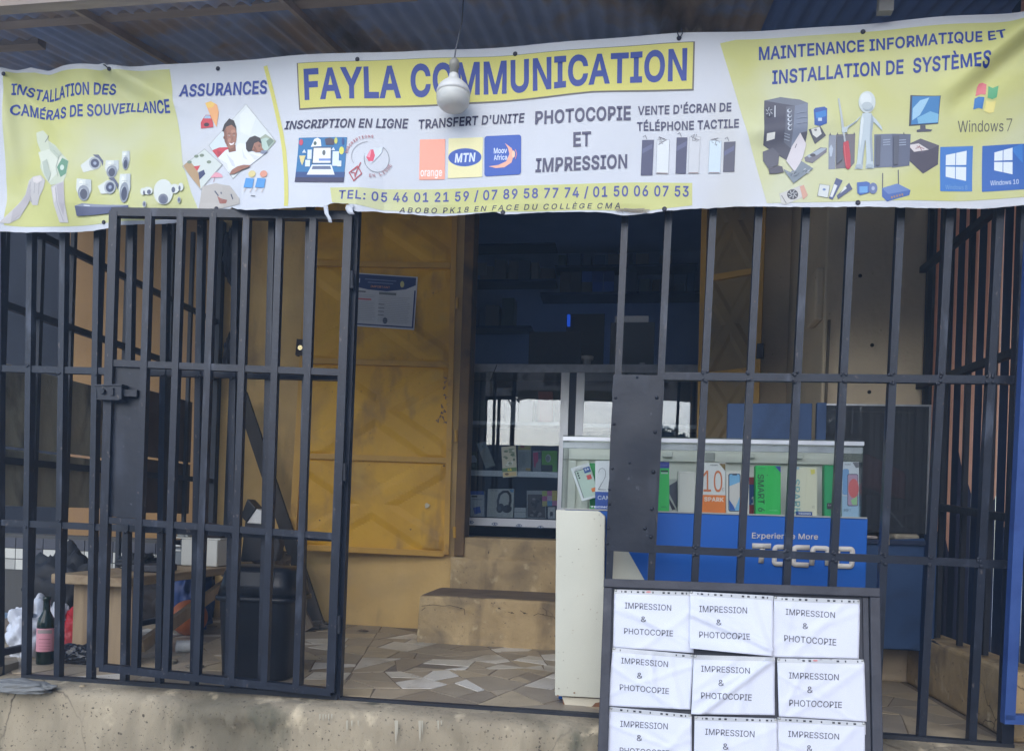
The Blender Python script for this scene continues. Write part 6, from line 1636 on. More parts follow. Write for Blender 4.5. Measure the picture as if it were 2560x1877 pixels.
# phone boxes standing behind the glass
PBY = SCY + 0.035
def pbox(name, q, Y, depth, side, label, cat="phone box", group="phone boxes in the showcase", front=None):
    """carton whose front corners (TL, TR, BR, BL) are measured in pixels; rests on its base"""
    f = [U(x, y, Y) for x, y in q]
    t_ = thing(name, label, cat, (f[2] + f[3]) / 2, group)
    b = MB(); b.slab(f, (0, depth, 0), side if not isinstance(side, tuple) else plain(side, 0.45)); bevel(b.build("carton", t_), 0.0015)
    if front:
        A = Art(plane_surf(Y), 0.0016); front(A, q); A.build("printed_front", t_)
    return t_
def seat(q, z, Y):
    """shift the lower corners so that the carton rests exactly at height z"""
    return q
def bil(q):
    tl, tr, br, bl_ = q
    return lambda u, v: ((tl[0] + (tr[0] - tl[0]) * u) * (1 - v) + (bl_[0] + (br[0] - bl_[0]) * u) * v, (tl[1] + (tr[1] - tl[1]) * u) * (1 - v) + (bl_[1] + (br[1] - bl_[1]) * u) * v)
def qd(P, a, b_, c, d): return [P(a, b_), P(c, b_), P(c, d), P(a, d)]
def base_y(px, Y=PBY):
    """pixel row where a thing standing on the ledge meets it"""
    lo, hi = 1100.0, 1500.0
    for _ in range(30):
        m_ = (lo + hi) / 2
        if U(px, m_, Y).z > shz: lo = m_
        else: hi = m_
    return lo
def bq(x0_, y0_, x1_, Y=PBY, y1_=None, lean=0.0):
    a, c = base_y(x0_, Y), base_y(x1_, Y)
    return [(x0_ + lean, y0_), (x1_ + lean, y0_ + (x1_ - x0_) * 0.012), (x1_, c), (x0_, a)]
def f_galaxy(A, q):
    P = bil(q); A.poly(qd(P, 0.16, 0.14, 0.98, 0.93), (186, 204, 192)); A.poly(qd(P, 0.14, 0.12, 0.98, 0.14), (90, 98, 98)); A.poly(qd(P, 0.13, 0.13, 0.17, 0.92), (110, 116, 118))
    for v in (0.2, 0.27, 0.34): A.ell(*P(0.28, v), 2.2, 2.2, (40, 44, 48))
    A.poly(qd(P, 0.62, 0.10, 0.96, 0.26), (44, 82, 150)); A.text("24", qd(P, 0.68, 0.13, 0.90, 0.2), (230, 232, 236), 0.02); A.poly(qd(P, 0.66, 0.33, 0.90, 0.46), (206, 84, 84)); A.poly(qd(P, 0.68, 0.72, 0.93, 0.83), (226, 120, 50)); A.text("Galaxy A04", qd(P, 0.2, 0.07, 0.62, 0.1), (90, 90, 96), 0.0)
q1 = [(1426, 1170), (1472, 1156), (1500, 1240), (1455, 1253)]
pbox("phone_box", q1, PBY + 0.06, 0.03, (222, 224, 226), "white phone box tilted at the showcase's left end, pale green phone pictured", front=f_galaxy)
pbox("phone_box", bq(1474, 1157, 1508, PBY + 0.13), PBY + 0.13, 0.03, (70, 176, 98), "green box half hidden behind the tilted white one")
def f_camon(A, q):
    P = bil(q); A.poly(qd(P, 0, 0.64, 1, 1), (52, 84, 168)); A.text("20", qd(P, 0.12, 0.16, 0.92, 0.6), (70, 74, 90), -0.03); A.text("CAMON", qd(P, 0.1, 0.72, 0.96, 0.80), (214, 220, 232), 0.01); A.text("TECNO", qd(P, 0.6, 0.035, 0.85, 0.06), (90, 92, 100), 0.01)
pbox("phone_box", bq(1488, 1151, 1552), PBY, 0.045, (226, 228, 232), "white and blue box half behind the riveted plate", front=f_camon)
def f_hot(A, q):
    P = bil(q); A.poly(qd(P, 0, 0, 1, 0.125), (60, 70, 160)); A.text("INFINIX", qd(P, 0.45, 0.05, 0.9, 0.08), (150, 158, 200), 0.0); A.poly(qd(P, 0.58, 0.17, 0.95, 0.2), (40, 60, 50)); A.poly(qd(P, 0.6, 0.21, 0.94, 0.24), (190, 220, 200)); A.text("SMART 6", qd(P, 0.6, 0.9, 0.9, 0.93), (30, 110, 60), 0.0)
pbox("phone_box", bq(1622, 1154, 1673), PBY, 0.04, (66, 206, 98), "bright green box with blue top, right of the riveted plate", front=f_hot)
def f_grey(A, q):
    P = bil(q); A.poly([P(0.05, 0.2), P(0.9, 0.02), P(0.95, 0.5), P(0.7, 0.9), P(0.05, 0.45)], (84, 84, 104)); A.poly([P(0.05, 0.6), P(0.6, 0.92), P(0.3, 0.95), P(0.05, 0.75)], (62, 52, 72))
pbox("phone_box", bq(1672, 1197, 1700, PBY + 0.05), PBY + 0.05, 0.03, (196, 196, 194), "grey box with dark phone picture, behind the bright green one", front=f_grey)
def f_plain(A, q):
    P = bil(q); A.stroke(qd(P, 0.07, 0.04, 0.93, 0.96), 0.8, (186, 184, 176), True)
pbox("phone_box", bq(1695, 1178, 1740), PBY, 0.04, (214, 212, 204), "blank cream box left of the orange and white one", front=f_plain)
def f_spark10(A, q):
    P = bil(q); A.poly(qd(P, 0, 0.645, 1, 1), (232, 126, 42)); A.text("10", qd(P, 0.06, 0.16, 0.86, 0.58), (214, 122, 70), 0.0); A.text("c", qd(P, 0.86, 0.48, 0.95, 0.56), (150, 140, 130), 0.0); A.text("SPARK", qd(P, 0.09, 0.69, 0.92, 0.775), (238, 226, 214), 0.03); A.text("TECNO", qd(P, 0.34, 0.035, 0.66, 0.06), (80, 80, 84), 0.02); A.poly([P(0.72, 0.015), P(0.99, 0.02), P(0.99, 0.165)], (120, 96, 44))
pbox("phone_box", bq(1755, 1156, 1814), PBY, 0.045, (222, 222, 220), "white and orange box with a large 10", front=f_spark10)
def f_iphone(A, q):
    P = bil(q); A.rect(*P(0.10, 0.06), *P(0.62, 0.95), (60, 66, 90), 5); A.rect(*P(0.14, 0.075), *P(0.59, 0.935), (120, 176, 216), 4); A.poly([P(0.14, 0.36), P(0.59, 0.26), P(0.59, 0.6), P(0.36, 0.92), P(0.14, 0.7)], (212, 206, 200)); A.poly([P(0.14, 0.68), P(0.34, 0.84), P(0.4, 0.93), P(0.16, 0.93)], (52, 92, 170)); A.poly(qd(P, 0.27, 0.07, 0.47, 0.1), (40, 44, 60))
pbox("phone_box", bq(1815, 1177, 1873), PBY, 0.045, (218, 214, 206), "cream box with a blue phone pictured, next to the orange one", front=f_iphone)
def f_red(A, q):
    P = bil(q); A.poly(qd(P, 0, 0.2, 1, 0.75), (52, 88, 160)); A.text("1", qd(P, 0.45, 0.52, 0.85, 0.74), (206, 210, 220), 0.03)
pbox("phone_box", bq(1868, 1192, 1892, PBY + 0.07), PBY + 0.07, 0.03, (178, 54, 64), "red and blue box behind the green SMART 6 box", front=f_red)
def f_smart(A, q):
    P = bil(q); tl, tr, br, bl_ = [P(0.12, 0.18), P(0.12, 0.94), P(0.34, 0.94), P(0.34, 0.18)]
    A.text("SMART 6", [P(0.32, 0.18), P(0.36, 0.95), P(0.10, 0.95), P(0.08, 0.18)], (34, 88, 52), 0.01); A.poly([P(0.76, 0.01), P(0.99, 0.01), P(0.99, 0.14)], (60, 74, 160)); A.text("Infinix", qd(P, 0.12, 0.045, 0.38, 0.07), (34, 110, 60), 0.0); A.text("6.6 HD+", qd(P, 0.55, 0.9, 0.88, 0.925), (150, 224, 170), 0.0); A.ell(*P(0.46, 0.2), 1.2, 1.2, (30, 60, 40))
pbox("phone_box", bq(1889, 1163, 1952), PBY, 0.045, (44, 190, 84), "bright green box with vertical dark lettering SMART 6", front=f_smart)
def f_spark(A, q):
    P = bil(q); A.text("SPARK", [P(0.30, 0.25), P(0.33, 0.985), P(0.06, 0.985), P(0.03, 0.25)], (116, 172, 176), 0.012); A.poly(qd(P, 0.0, 0.0, 0.28, 0.05), (160, 186, 206)); A.poly([P(0.15, 0.92), P(0.8, 0.92), P(0.8, 1.0), P(0.15, 1.0)], (40, 74, 150)); A.text("TECNO", qd(P, 0.24, 0.94, 0.74, 0.98), (220, 226, 236), 0.03); A.text("c", qd(P, 0.8, 0.78, 0.9, 0.84), (140, 136, 120), 0.0); A.poly([P(0.72, 0.05), P(0.9, 0.04), P(0.9, 0.13), P(0.76, 0.15)], (226, 214, 110))
pbox("phone_box", bq(1980, 1167, 2043), PBY, 0.045, (222, 218, 192), "pale cream box with vertical teal lettering SPARK", front=f_spark)
def f_green(A, q):
    P = bil(q); A.poly(qd(P, 0.2, 0.74, 0.9, 0.86), (60, 44, 60)); A.text("4+64", qd(P, 0.28, 0.76, 0.85, 0.8), (220, 200, 206), 0.0)
pbox("phone_box", bq(2061, 1162, 2092, PBY + 0.02), PBY + 0.02, 0.04, (40, 160, 96), "narrow green box left of the pale blue one", front=f_green)
def f_pop(A, q):
    P = bil(q); A.poly(qd(P, 0, 0.62, 1, 1), (160, 190, 216)); A.text("TECNO", qd(P, 0.14, 0.035, 0.5, 0.06), (110, 112, 120), 0.02)
    A.poly([P(0.6, 0.01), P(0.98, 0.01), P(0.98, 0.1), P(0.8, 0.11)], (110, 110, 116)); A.rect(*P(0.02, 0.13), *P(0.4, 0.6), (120, 160, 206), 5); A.rect(*P(0.30, 0.22), *P(0.92, 0.80), (92, 86, 110), 4); A.rect(*P(0.34, 0.235), *P(0.89, 0.785), (176, 146, 170), 3)
    A.ell(*P(0.66, 0.48), 13, 24, (206, 104, 104)); A.poly([P(0.5, 0.7), P(0.86, 0.62), P(0.86, 0.78), P(0.6, 0.78)], (150, 196, 140)); A.text("POP 7", qd(P, 0.1, 0.86, 0.5, 0.905), (70, 84, 104), 0.01)
pbox("phone_box", bq(2105, 1154, 2148), PBY, 0.07, (206, 212, 220), "white and pale blue box at the showcase's right end", front=f_pop)

# ---------------------------------------------------------------- cabinets right of and behind the showcase
cb = thing("blue_cabinet", "dull blue wooden cabinet on legs behind the showcase's right end", "cabinet", (1.5, 0.95, 0))
CBY = 0.86
q = [U(x, y, CBY) for x, y in ((2120, 1352), (2312, 1345), (2296, 1622), (2112, 1618))]
b = MB(); b.slab(q, (0, 0.02, 0), BLUEB); b.build("front_panel", cb)
xl_, xr_ = q[0].x, q[1].x
ztp, zbt = q[0].z, q[3].z
b = MB(); b.box((xl_ - 0.3, CBY + 0.021, zbt), (xr_ + 0.02, CBY + 0.3, ztp - 0.01), BLUEB); b.build("carcass", cb)
b = MB(); b.box((xr_ + 0.001, CBY - 0.02, 0.003), (xr_ + 0.05, CBY + 0.03, ztp + 0.01), BLUEB); b.build("leg", cb)
b = MB(); b.box((xl_ - 0.3, CBY + 0.1, 0.003), (xl_ - 0.25, CBY + 0.15, zbt), BLUEB); b.build("leg", cb)
b = MB(); b.box((xl_ - 0.32, CBY - 0.015, ztp - 0.008), (xr_ + 0.055, CBY + 0.3, ztp + 0.012), NAVY); b.build("top", cb)
b = MB(); b.slab([U(x, y, CBY - 0.016) for x, y in ((2216, 1338), (2224, 1338), (2224, 1362), (2216, 1362))], (0, 0.012, 0), plain((150, 140, 120), 0.4, 0.5)); b.build("hinge", cb)
b = MB(); b.box((xl_ - 0.3, CBY + 0.28, 0.0), (xr_ + 0.05, CBY + 0.3, zbt), NAVY); b.build("back_board", cb)
f = [(xl_ + 0.22, CBY + 0.02), (xr_ - 0.01, CBY + 0.03), (xr_ - 0.02, CBY + 0.14), (xl_ + 0.2, CBY + 0.12)]
b = MB(); b.prism([(x, y, ztp + 0.042) for x, y in f], [(x, y, ztp + 0.013) for x, y in f], pmat("worn_cloth", (150, 142, 122), (170, 162, 142), 30, 0.9, 0.4, 90)); tag(bevel(b.build("folded_cloth"), 0.012, 3), "folded beige cloth lying on the blue cabinet under the glass case", "cloth")
f = [(xl_ + 0.03, CBY + 0.0), (xl_ + 0.14, CBY + 0.01), (xl_ + 0.12, CBY + 0.10), (xl_ + 0.02, CBY + 0.09)]
b = MB(); b.prism([(x, y, ztp + 0.03) for x, y in f], [(x, y, ztp + 0.013) for x, y in f], plain((170, 160, 154), 0.8)); tag(bevel(b.build("crumpled_paper"), 0.008, 2), "crumpled pale paper on the blue cabinet by the showcase", "paper")

gc = thing("glass_case", "dusty glass case standing on the blue cabinet at the right", "glass case", (1.45, 1.0, ztp))
GY = CBY + 0.05
gl0, gl1 = U(2066, 1015, GY), U(2326, 1010, GY)
gtop = (gl0.z + gl1.z) / 2
DG = glass("dusty_glass", (196, 198, 202), 0.02, 0.03, 0.10)
b = MB(); b.box((gl0.x, GY, ztp + 0.045), (gl1.x, GY + 0.005, gtop), DG); b.build("front_pane", gc)
b = MB(); b.box((gl0.x, GY + 0.006, gtop - 0.006), (gl1.x, GY + 0.19, gtop), DG); b.build("top_pane", gc)
b = MB(); b.box((gl1.x - 0.006, GY + 0.006, ztp + 0.045), (gl1.x - 0.001, GY + 0.19, gtop - 0.007), DG); b.build("side_pane", gc)
b = MB(); b.box((gl0.x, GY - 0.004, gtop - 0.004), (gl1.x + 0.003, GY + 0.003, gtop + 0.004), ALU); b.build("edge_trim", gc)
b = MB(); b.box((gl1.x - 0.004, GY - 0.004, ztp + 0.045), (gl1.x + 0.004, GY + 0.002, gtop - 0.004), ALU); b.build("edge_trim", gc)
b = MB(); b.box((gl0.x, GY + 0.19, ztp + 0.015), (gl1.x, GY + 0.20, gtop - 0.007), DG); b.build("back_pane", gc)
# dim things in the case, and a shell imitating a red reflection
b = MB(); b.slab([U(x, y, GY + 0.05) for x, y in ((2165, 1130), (2268, 1180), (2266, 1255), (2230, 1240), (2160, 1215))], (0, 0.06, 0), plain((150, 62, 58), 0.4)); tag(bevel(b.build("red_reflection_shell"), 0.02, 3), "dull red curved shell standing in for a red reflection in the dusty glass case", "shell")
b = MB(); b.slab([U(x, y, GY + 0.03) for x, y in ((2165, 1235), (2290, 1250), (2288, 1318), (2165, 1312))], (0, 0.1, 0), plain((40, 38, 44), 0.6)); tag(bevel(b.build("dark_box"), 0.004), "dark box at the bottom of the dusty glass case", "box")
b = MB(); b.bar(U(2212, 1262, GY + 0.02), U(2258, 1318, GY + 0.02), 0.008, 0.006, plain((150, 150, 150), 0.4, 0.6)); tag(b.build("metal_strip"), "thin bright metal strip leaning inside the dusty glass case", "metal strip")
# blue boards standing behind the showcase
BBY = 0.80
for i, (q, lab) in enumerate(((((1820, 1008), (2031, 1008), (2031, 1200), (1816, 1200)), "broad blue painted board standing behind the phone showcase"), (((2043, 1006), (2067, 1006), (2066, 1200), (2041, 1200)), "narrow blue painted board beside the glass case"))):
    f = [U(x, y, BBY) for x, y in q]
    f[2].z = f[3].z = 0.004
    b = MB(); b.slab(f, (0, 0.03, 0), BLUEB); tag(bevel(b.build("blue_board"), 0.003), lab, "board")

# ---------------------------------------------------------------- notice on the door
po = thing("notice_poster", "white notice with blue header pinned on the mustard door leaf", "poster", LS(960, 820, 0.006))
def QS(px, py, lift=0.0): return LS(px, py, 0.012 + lift)
z5 = Zm(640, 520, 3.441)
pc = [(858, 681), (1045, 694), (1036, 826), (852, 814)]
b = MB(); b.slab([QS(x, y, 0.0) for x, y in pc], FWD * 0.001, plain((196, 198, 202), 0.5)); b.build("sheet", po)
P = bil(pc)
A = Art(QS, 0.0006)
A.poly([P(0.0, 0.02), P(0.98, 0.02), P(0.98, 0.16), P(0.85, 0.25), P(0.6, 0.31), P(0.35, 0.30), P(0.1, 0.24), P(0.0, 0.2)], (28, 52, 104))
A.poly([P(0.965, 0.26), P(0.985, 0.26), P(0.985, 0.97), P(0.965, 0.97)], (40, 50, 104)); A.poly([P(0.03, 0.945), P(0.985, 0.945), P(0.985, 0.97), P(0.03, 0.97)], (40, 50, 104))
A.text("IMPORTANT", qd(P, 0.38, 0.215, 0.64, 0.255), (214, 150, 110), 0.01)
for v, u0, u1 in ((0.10, 0.30, 0.72), (0.155, 0.34, 0.68)): A.poly(qd(P, u0, v, u1, v + 0.018), (110, 124, 156))
A.ell(*P(0.80, 0.16), 5, 8, (196, 190, 130)); A.ell(*P(0.60, 0.86), 6, 8, (44, 62, 92)); A.text("J", qd(P, 0.20, 0.10, 0.235, 0.19), (196, 204, 216), 0.02)
A.poly(qd(P, 0.16, 0.33, 0.32, 0.36), (120, 120, 124)); A.poly(qd(P, 0.50, 0.33, 0.73, 0.38), (112, 116, 118)); A.poly(qd(P, 0.16, 0.47, 0.40, 0.50), (196, 110, 116))
random.seed(6)
for k in range(15):
    v = 0.40 + k * 0.034
    A.poly(qd(P, 0.16, v, random.uniform(0.42, 0.47), v + 0.008), (166, 168, 172)) if k not in (2, 3) else None
    A.poly(qd(P, 0.50, v + 0.01, random.uniform(0.88, 0.94), v + 0.018), (162, 164, 168))
    if k in (4, 6, 8, 10): A.poly(qd(P, 0.50, v + 0.02, 0.58, v + 0.034), (130, 130, 134))
A.build("print", po)

# ---------------------------------------------------------------- aluminium glass cabinet in the doorway
AY = 2.26
ac = thing("display_cabinet", "aluminium and glass display cabinet filling the lower half of the doorway", "cabinet", (0.1, AY + 0.2, ZS3))
ax0, ax1 = U(1150, 1100, AY).x, U(1760, 1100, AY).x
zt = U(1300, 911, AY).z; zt2 = U(1300, 931, AY).z
ZB = ZS3 + 0.001
AD = 0.32
def abox(px0, py0, px1, py1, Y0, Y1, mat, nm, par=ac):
    p, q = U(px0, py0, AY), U(px1, py1, AY)
    b = MB(); b.box((p.x, Y0, q.z), (q.x, Y1, p.z), mat); return b.build(nm, par)
b = MB(); b.box((ax0, AY - 0.02, zt2), (ax1, AY + AD, zt), ALU); bevel(b.build("top_beam", ac), 0.003)
b = MB(); b.box((ax0, AY + AD, ZB), (ax1, AY + AD + 0.015, zt2), NAVY); b.build("back_board", ac)
b = MB(); b.box((ax0, AY, ZB), (ax0 + 0.02, AY + AD, zt2), ALU); b.build("frame", ac)
abox(1404, 932, 1411, 1340, AY - 0.012, AY + 0.02, ALUB, "frame")
abox(1412, 930, 1442, 1340, AY - 0.004, AY + 0.03, plain((44, 50, 66), 0.5), "mullion")
abox(1442.5, 932, 1449, 1340, AY - 0.012, AY + 0.02, ALUB, "frame")
zb3 = U(1280, 1320, AY).z
for x0_, x1_, y0_, y1_, m_ in ((1152, 1403, 1051, 1064, ALU), (1152, 1403, 1174, 1194, ALUB), (1152, 1403, 1292, 1320, ALUB), (1450, 1758, 1058, 1072, ALU), (1450, 1758, 1180, 1195, ALU), (1450, 1758, 1296, 1320, ALUB)):
    p, q = U(x0_, y0_, AY), U(x1_, y1_, AY)
    b = MB(); b.box((p.x, AY - 0.004 if y0_ > 1290 else AY + 0.004, q.z), (q.x, AY + 0.012, p.z), m_)
    o = b.build("shelf", ac)
    b = MB(); b.box((p.x, AY + 0.0125, p.z - 0.012), (q.x, AY + AD - 0.001, p.z - 0.004), plain((120, 124, 130), 0.4)); b.build("shelf_board", o)
GLC = glass("cabinet_glass", (232, 237, 240), 0.07, 0.0)
b = MB(); b.box((ax0 + 0.022, AY - 0.003, zb3), (U(1404, 1100, AY).x - 0.001, AY + 0.001, zt2 - 0.001), GLC); b.build("glass_pane", ac)
b = MB(); b.box((U(1450, 1100, AY).x, AY - 0.003, zb3), (ax1, AY + 0.001, zt2 - 0.001), GLC); b.build("glass_pane", ac)
b = MB(); b.tube([U(1242, 912, AY - 0.024), U(1234, 932, AY - 0.024), U(1226, 952, AY - 0.012)], 0.003, plain((36, 38, 46), 0.6), 6); tag(b.build("cable"), "thin black cable hanging over the cabinet's top beam", "cable")
A = Art(plane_surf(AY - 0.005), 0.0006)
z8 = Zm(1130, 900, 3.576)
for x in (168, 382, 600, 792):
    (cx, cy), = z8((x, 1448 + (x - 168) * 0.07))
    A.stroke([(cx - 7, cy), (cx - 3, cy - 3), (cx + 3, cy - 3), (cx + 7, cy), (cx + 3, cy + 3), (cx - 3, cy + 3)], 1.6, (70, 92, 130), True); A.ell(cx, cy, 2, 2, (60, 76, 120))
A.build("sticker", ac)

IY = AY + 0.05
SHZ = {2: U(1280, 1174, AY).z - 0.004, 3: U(1280, 1292, AY).z - 0.004, 1: U(1280, 1051, AY).z - 0.004}
def ibase(px, z, Y):
    lo, hi = 900.0, 1500.0
    for _ in range(30):
        m_ = (lo + hi) / 2
        if U(px, m_, Y).z > z: lo = m_
        else: hi = m_
    return lo
def ibox(name, x0_, x1_, ytop, shelf, label, side, front=None, depth=0.05, lean=0.0, cat="box", Y=None, group="goods in the display cabinet"):
    Y = Y or IY
    (xa, ya), (xb, _) = z8((x0_, ytop), (x1_, ytop))
    z = SHZ[shelf]
    q = [(xa + lean, ya), (xb + lean, ya), (xb, ibase(xb, z, Y)), (xa, ibase(xa, z, Y))]
    return pbox(name, q, Y, depth, side, label, cat, group, front)
def f_bulb(A, q):
    P = bil(q); A.poly([P(0.05, 0.25), P(0.8, 0.2), P(0.98, 0.45), P(0.95, 0.6), P(0.05, 0.65)], (170, 176, 178)); A.ell(*P(0.7, 0.76), 4, 5, (120, 136, 130)); A.text("LED", qd(P, 0.12, 0.32, 0.5, 0.38), (90, 96, 100))
ibox("packet", 115, 225, 815, 2, "dark green bulb packet at the left end of the middle shelf", (58, 78, 74), f_bulb)
q = z8((215, 740), (302, 722), (392, 945), (300, 972))
def f_ph(A, q):
    P = bil(q); A.poly(qd(P, 0.04, 0.03, 0.96, 0.97), (150, 166, 182)); A.poly([P(0.04, 0.35), P(0.96, 0.2), P(0.96, 0.97), P(0.04, 0.97)], (176, 178, 172)); A.ell(*P(0.5, 0.18), 2, 2, (90, 100, 110))
pbox("phone_dummy", q, IY + 0.02, 0.012, (110, 116, 122), "pale tilted phone leaning on the middle shelf", "phone", "goods in the display cabinet", f_ph)
def f_camo(A, q):
    P = bil(q); random.seed(3)
    for _ in range(22): A.ell(*P(random.uniform(0.15, 0.85), random.uniform(0.08, 0.62)), random.uniform(2, 6), random.uniform(1.5, 4), random.choice([(92, 116, 96), (150, 166, 150), (120, 140, 120), (196, 204, 196)]))
    A.poly(qd(P, 0, 0.70, 1, 0.82), (92, 130, 84)); A.text("4A", qd(P, 0.36, 0.715, 0.66, 0.805), (226, 212, 70), 0.03); A.poly(qd(P, 0.05, 0.84, 0.95, 0.97), (196, 180, 130)); A.ell(*P(0.3, 0.9), 5, 3, (110, 96, 80))
q = z8((440, 775), (570, 765), (582, 1040), (455, 1050))
pbox("cable_packet", q, AY - 0.012, 0.006, (180, 184, 166), "camouflage packet marked 4A hanging over the middle shelf edge", "packet", "goods in the display cabinet", f_camo)
def f_w(A, q):
    P = bil(q); A.poly(qd(P, 0.02, 0.02, 0.98, 0.16), (206, 190, 90)); A.poly(qd(P, 0.2, 0.0, 0.5, 0.08), (190, 84, 62)); A.poly(qd(P, 0.08, 0.22, 0.92, 0.85), (166, 172, 170)); A.poly(qd(P, 0.6, 0.88, 0.98, 0.98), (206, 170, 90)); A.ell(*P(0.45, 0.55), 5, 14, (150, 158, 158))
ibox("packet", 588, 706, 765, 2, "pale packet with yellow and red top on the middle shelf", (186, 188, 182), f_w)
def f_pink(A, q):
    P = bil(q); A.poly([P(0.04, 0.1), P(0.62, 0.06), P(0.66, 0.5), P(0.4, 0.62), P(0.3, 0.85), P(0.15, 0.75)], (206, 62, 118)); A.poly(qd(P, 0.66, 0.06, 0.96, 0.4), (70, 70, 110))
ibox("packet", 722, 797, 810, 2, "grey packet with pink swirl on the middle shelf", (150, 150, 160), f_pink)
def f_gr(A, q):
    P = bil(q); A.poly(qd(P, 0.0, 0.68, 0.7, 1.0), (40, 50, 44)); A.ell(*P(0.42, 0.36), 7, 10, (196, 204, 192)); A.ell(*P(0.4, 0.37), 5, 7, (150, 160, 150))
ibox("packet", 802, 940, 810, 2, "lime green packet at the right end of the middle shelf", (116, 190, 52), f_gr)
def f_pb(A, q):
    P = bil(q); A.poly(qd(P, 0, 0, 1, 0.14), (40, 96, 190)); A.poly(qd(P, 0.08, 0.18, 0.5, 0.24), (50, 58, 80)); A.text("POWER BANK", qd(P, 0.1, 0.3, 0.85, 0.35), (80, 90, 110), 0.01); A.poly([P(0.2, 0.66), P(0.7, 0.6), P(0.78, 0.85), P(0.3, 0.92)], (36, 92, 196))
ibox("carton", 76, 120, 1165, 3, "half hidden white carton at the bottom shelf's left end", (178, 180, 184))
ibox("carton", 165, 286, 1170, 3, "white power bank carton with blue top on the bottom shelf", (204, 208, 214), f_pb)
def f_hp(A, q):
    P = bil(q); A.text("WIRELESS", qd(P, 0.08, 0.04, 0.4, 0.075), (110, 112, 116), 0.01); A.stroke([P(0.42, 0.62), P(0.40, 0.42), P(0.46, 0.2), P(0.6, 0.1), P(0.76, 0.1), P(0.86, 0.22), P(0.88, 0.42), P(0.84, 0.6)], 6, (52, 54, 64)); A.ell(*P(0.50, 0.68), 9, 12, (44, 46, 56), 20); A.ell(*P(0.76, 0.7), 12, 10, (50, 52, 62), -10); A.ell(*P(0.47, 0.69), 4, 6, (84, 88, 100)); A.text("HEADSET", qd(P, 0.38, 0.92, 0.62, 0.945), (110, 112, 116), 0.0); A.poly([P(0.82, 0.02), P(0.98, 0.02), P(0.98, 0.12), P(0.88, 0.12)], (120, 168, 206))
ibox("headphone_box", 310, 545, 1150, 3, "large white box picturing black headphones on the bottom shelf", (212, 212, 206), f_hp, lean=3.0)
ibox("carton", 556, 660, 1318, 3, "small stack of white cartons right of the headphone box", (204, 206, 206), lambda A, q: A.poly(qd(bil(q), 0, 0.42, 1, 0.46), (120, 124, 128)))
def f_br(A, q):
    P = bil(q); random.seed(8); A.poly(qd(P, 0.05, 0.14, 0.95, 0.97), (92, 80, 78))
    for _ in range(26): A.ell(*P(random.uniform(0.2, 0.75), random.uniform(0.3, 0.92)), random.uniform(2, 5), random.uniform(2, 5), random.choice([(60, 46, 44), (150, 140, 140), (84, 70, 70), (40, 34, 34)]))
ibox("blister_packet", 668, 842, 1165, 3, "brown mottled blister packet on the bottom shelf", (176, 176, 176), f_br, Y=IY + 0.03)
def f_notes(A, q):
    P = bil(q); cs = [(190, 206, 96), (206, 120, 170), (230, 210, 110), (206, 110, 160), (210, 190, 200), (226, 206, 96), (206, 196, 120), (110, 170, 214), (206, 130, 170)]
    for k in range(9): A.poly(qd(P, (k % 3) / 3, (k // 3) / 3, (k % 3 + 1) / 3, (k // 3 + 1) / 3), cs[k])
q = z8((805, 1170), (938, 1165), (940, 1300), (808, 1306))
pbox("sticky_notes", q, AY + 0.02, 0.02, (206, 200, 150), "block of coloured sticky notes above the charger carton", "sticky notes", "goods in the display cabinet", f_notes)
def f_ch(A, q):
    P = bil(q); A.rect(*P(0.3, 0.4), *P(0.7, 0.75), (70, 72, 78), 2); A.stroke([P(0.4, 0.75), P(0.4, 0.86)], 1.4, (90, 90, 96)); A.stroke([P(0.6, 0.75), P(0.6, 0.86)], 1.4, (90, 90, 96))
ibox("carton", 856, 922, 1312, 3, "white charger carton under the sticky notes", (210, 210, 208), f_ch, Y=IY - 0.015)
for x0_, x1_, yt, c, lab in ((600, 720, 360, (196, 198, 196), "white card with a drawing on the top shelf"), (770, 900, 280, (176, 52, 52), "red packet on the cabinet's top shelf"), (480, 590, 370, (186, 188, 192), "pale diamond-set card on the top shelf"), (150, 300, 360, (40, 66, 60), "dark green carton in shade on the top shelf")):
    ibox("packet", x0_, x1_, yt, 1, lab, c, Y=IY + 0.06)

# ---------------------------------------------------------------- things in the dark room
def rbox(name, x0_, y0_, x1_, y1_, Y, depth, mat, label, cat, group=None, z=None):
    p, q = U(x0_, y0_, Y), U(x1_, y1_, Y)
    b = MB(); b.box((p.x, Y, q.z if z is None else z), (q.x, Y + depth, p.z), mat if not isinstance(mat, tuple) else plain(mat, 0.6))
    return tag(bevel(b.build(name), 0.003), label, cat, group)
ztt = zt + 0.001
rbox("monitor", 1323, 829, 1452, 912, AY + 0.06, 0.04, (26, 28, 36), "black monitor seen from behind on the cabinet top", "monitor", z=ztt)
c = U(1467, 905, AY + 0.1); c.z = ztt
b = MB(); b.lathe(c, [(0.026, 0.0), (0.030, 0.045), (0.032, 0.05), (0.045, 0.052), (0.046, 0.075), (0.03, 0.078)], plain((176, 172, 164), 0.5), 20); tag(b.build("cup", None, True), "small pale cup with a tan lid on the cabinet top", "cup")
pr = rbox("printer", 1527, 806, 1634, 912, AY + 0.08, 0.22, (70, 72, 76), "grey printer with white paper tray in the dark doorway", "printer", z=ztt)
b = MB(); p, q = U(1537, 790, AY + 0.12), U(1621, 808, AY + 0.12); b.box((p.x, AY + 0.12, q.z + 0.001), (q.x, AY + 0.13, p.z), plain((206, 204, 204), 0.6)); b.build("paper", pr)
rbox("badge", 1599, 906, 1612, 912, AY + 0.005, 0.004, (150, 152, 154), "tiny pale badge standing on the cabinet's top beam", "badge", z=ztt)
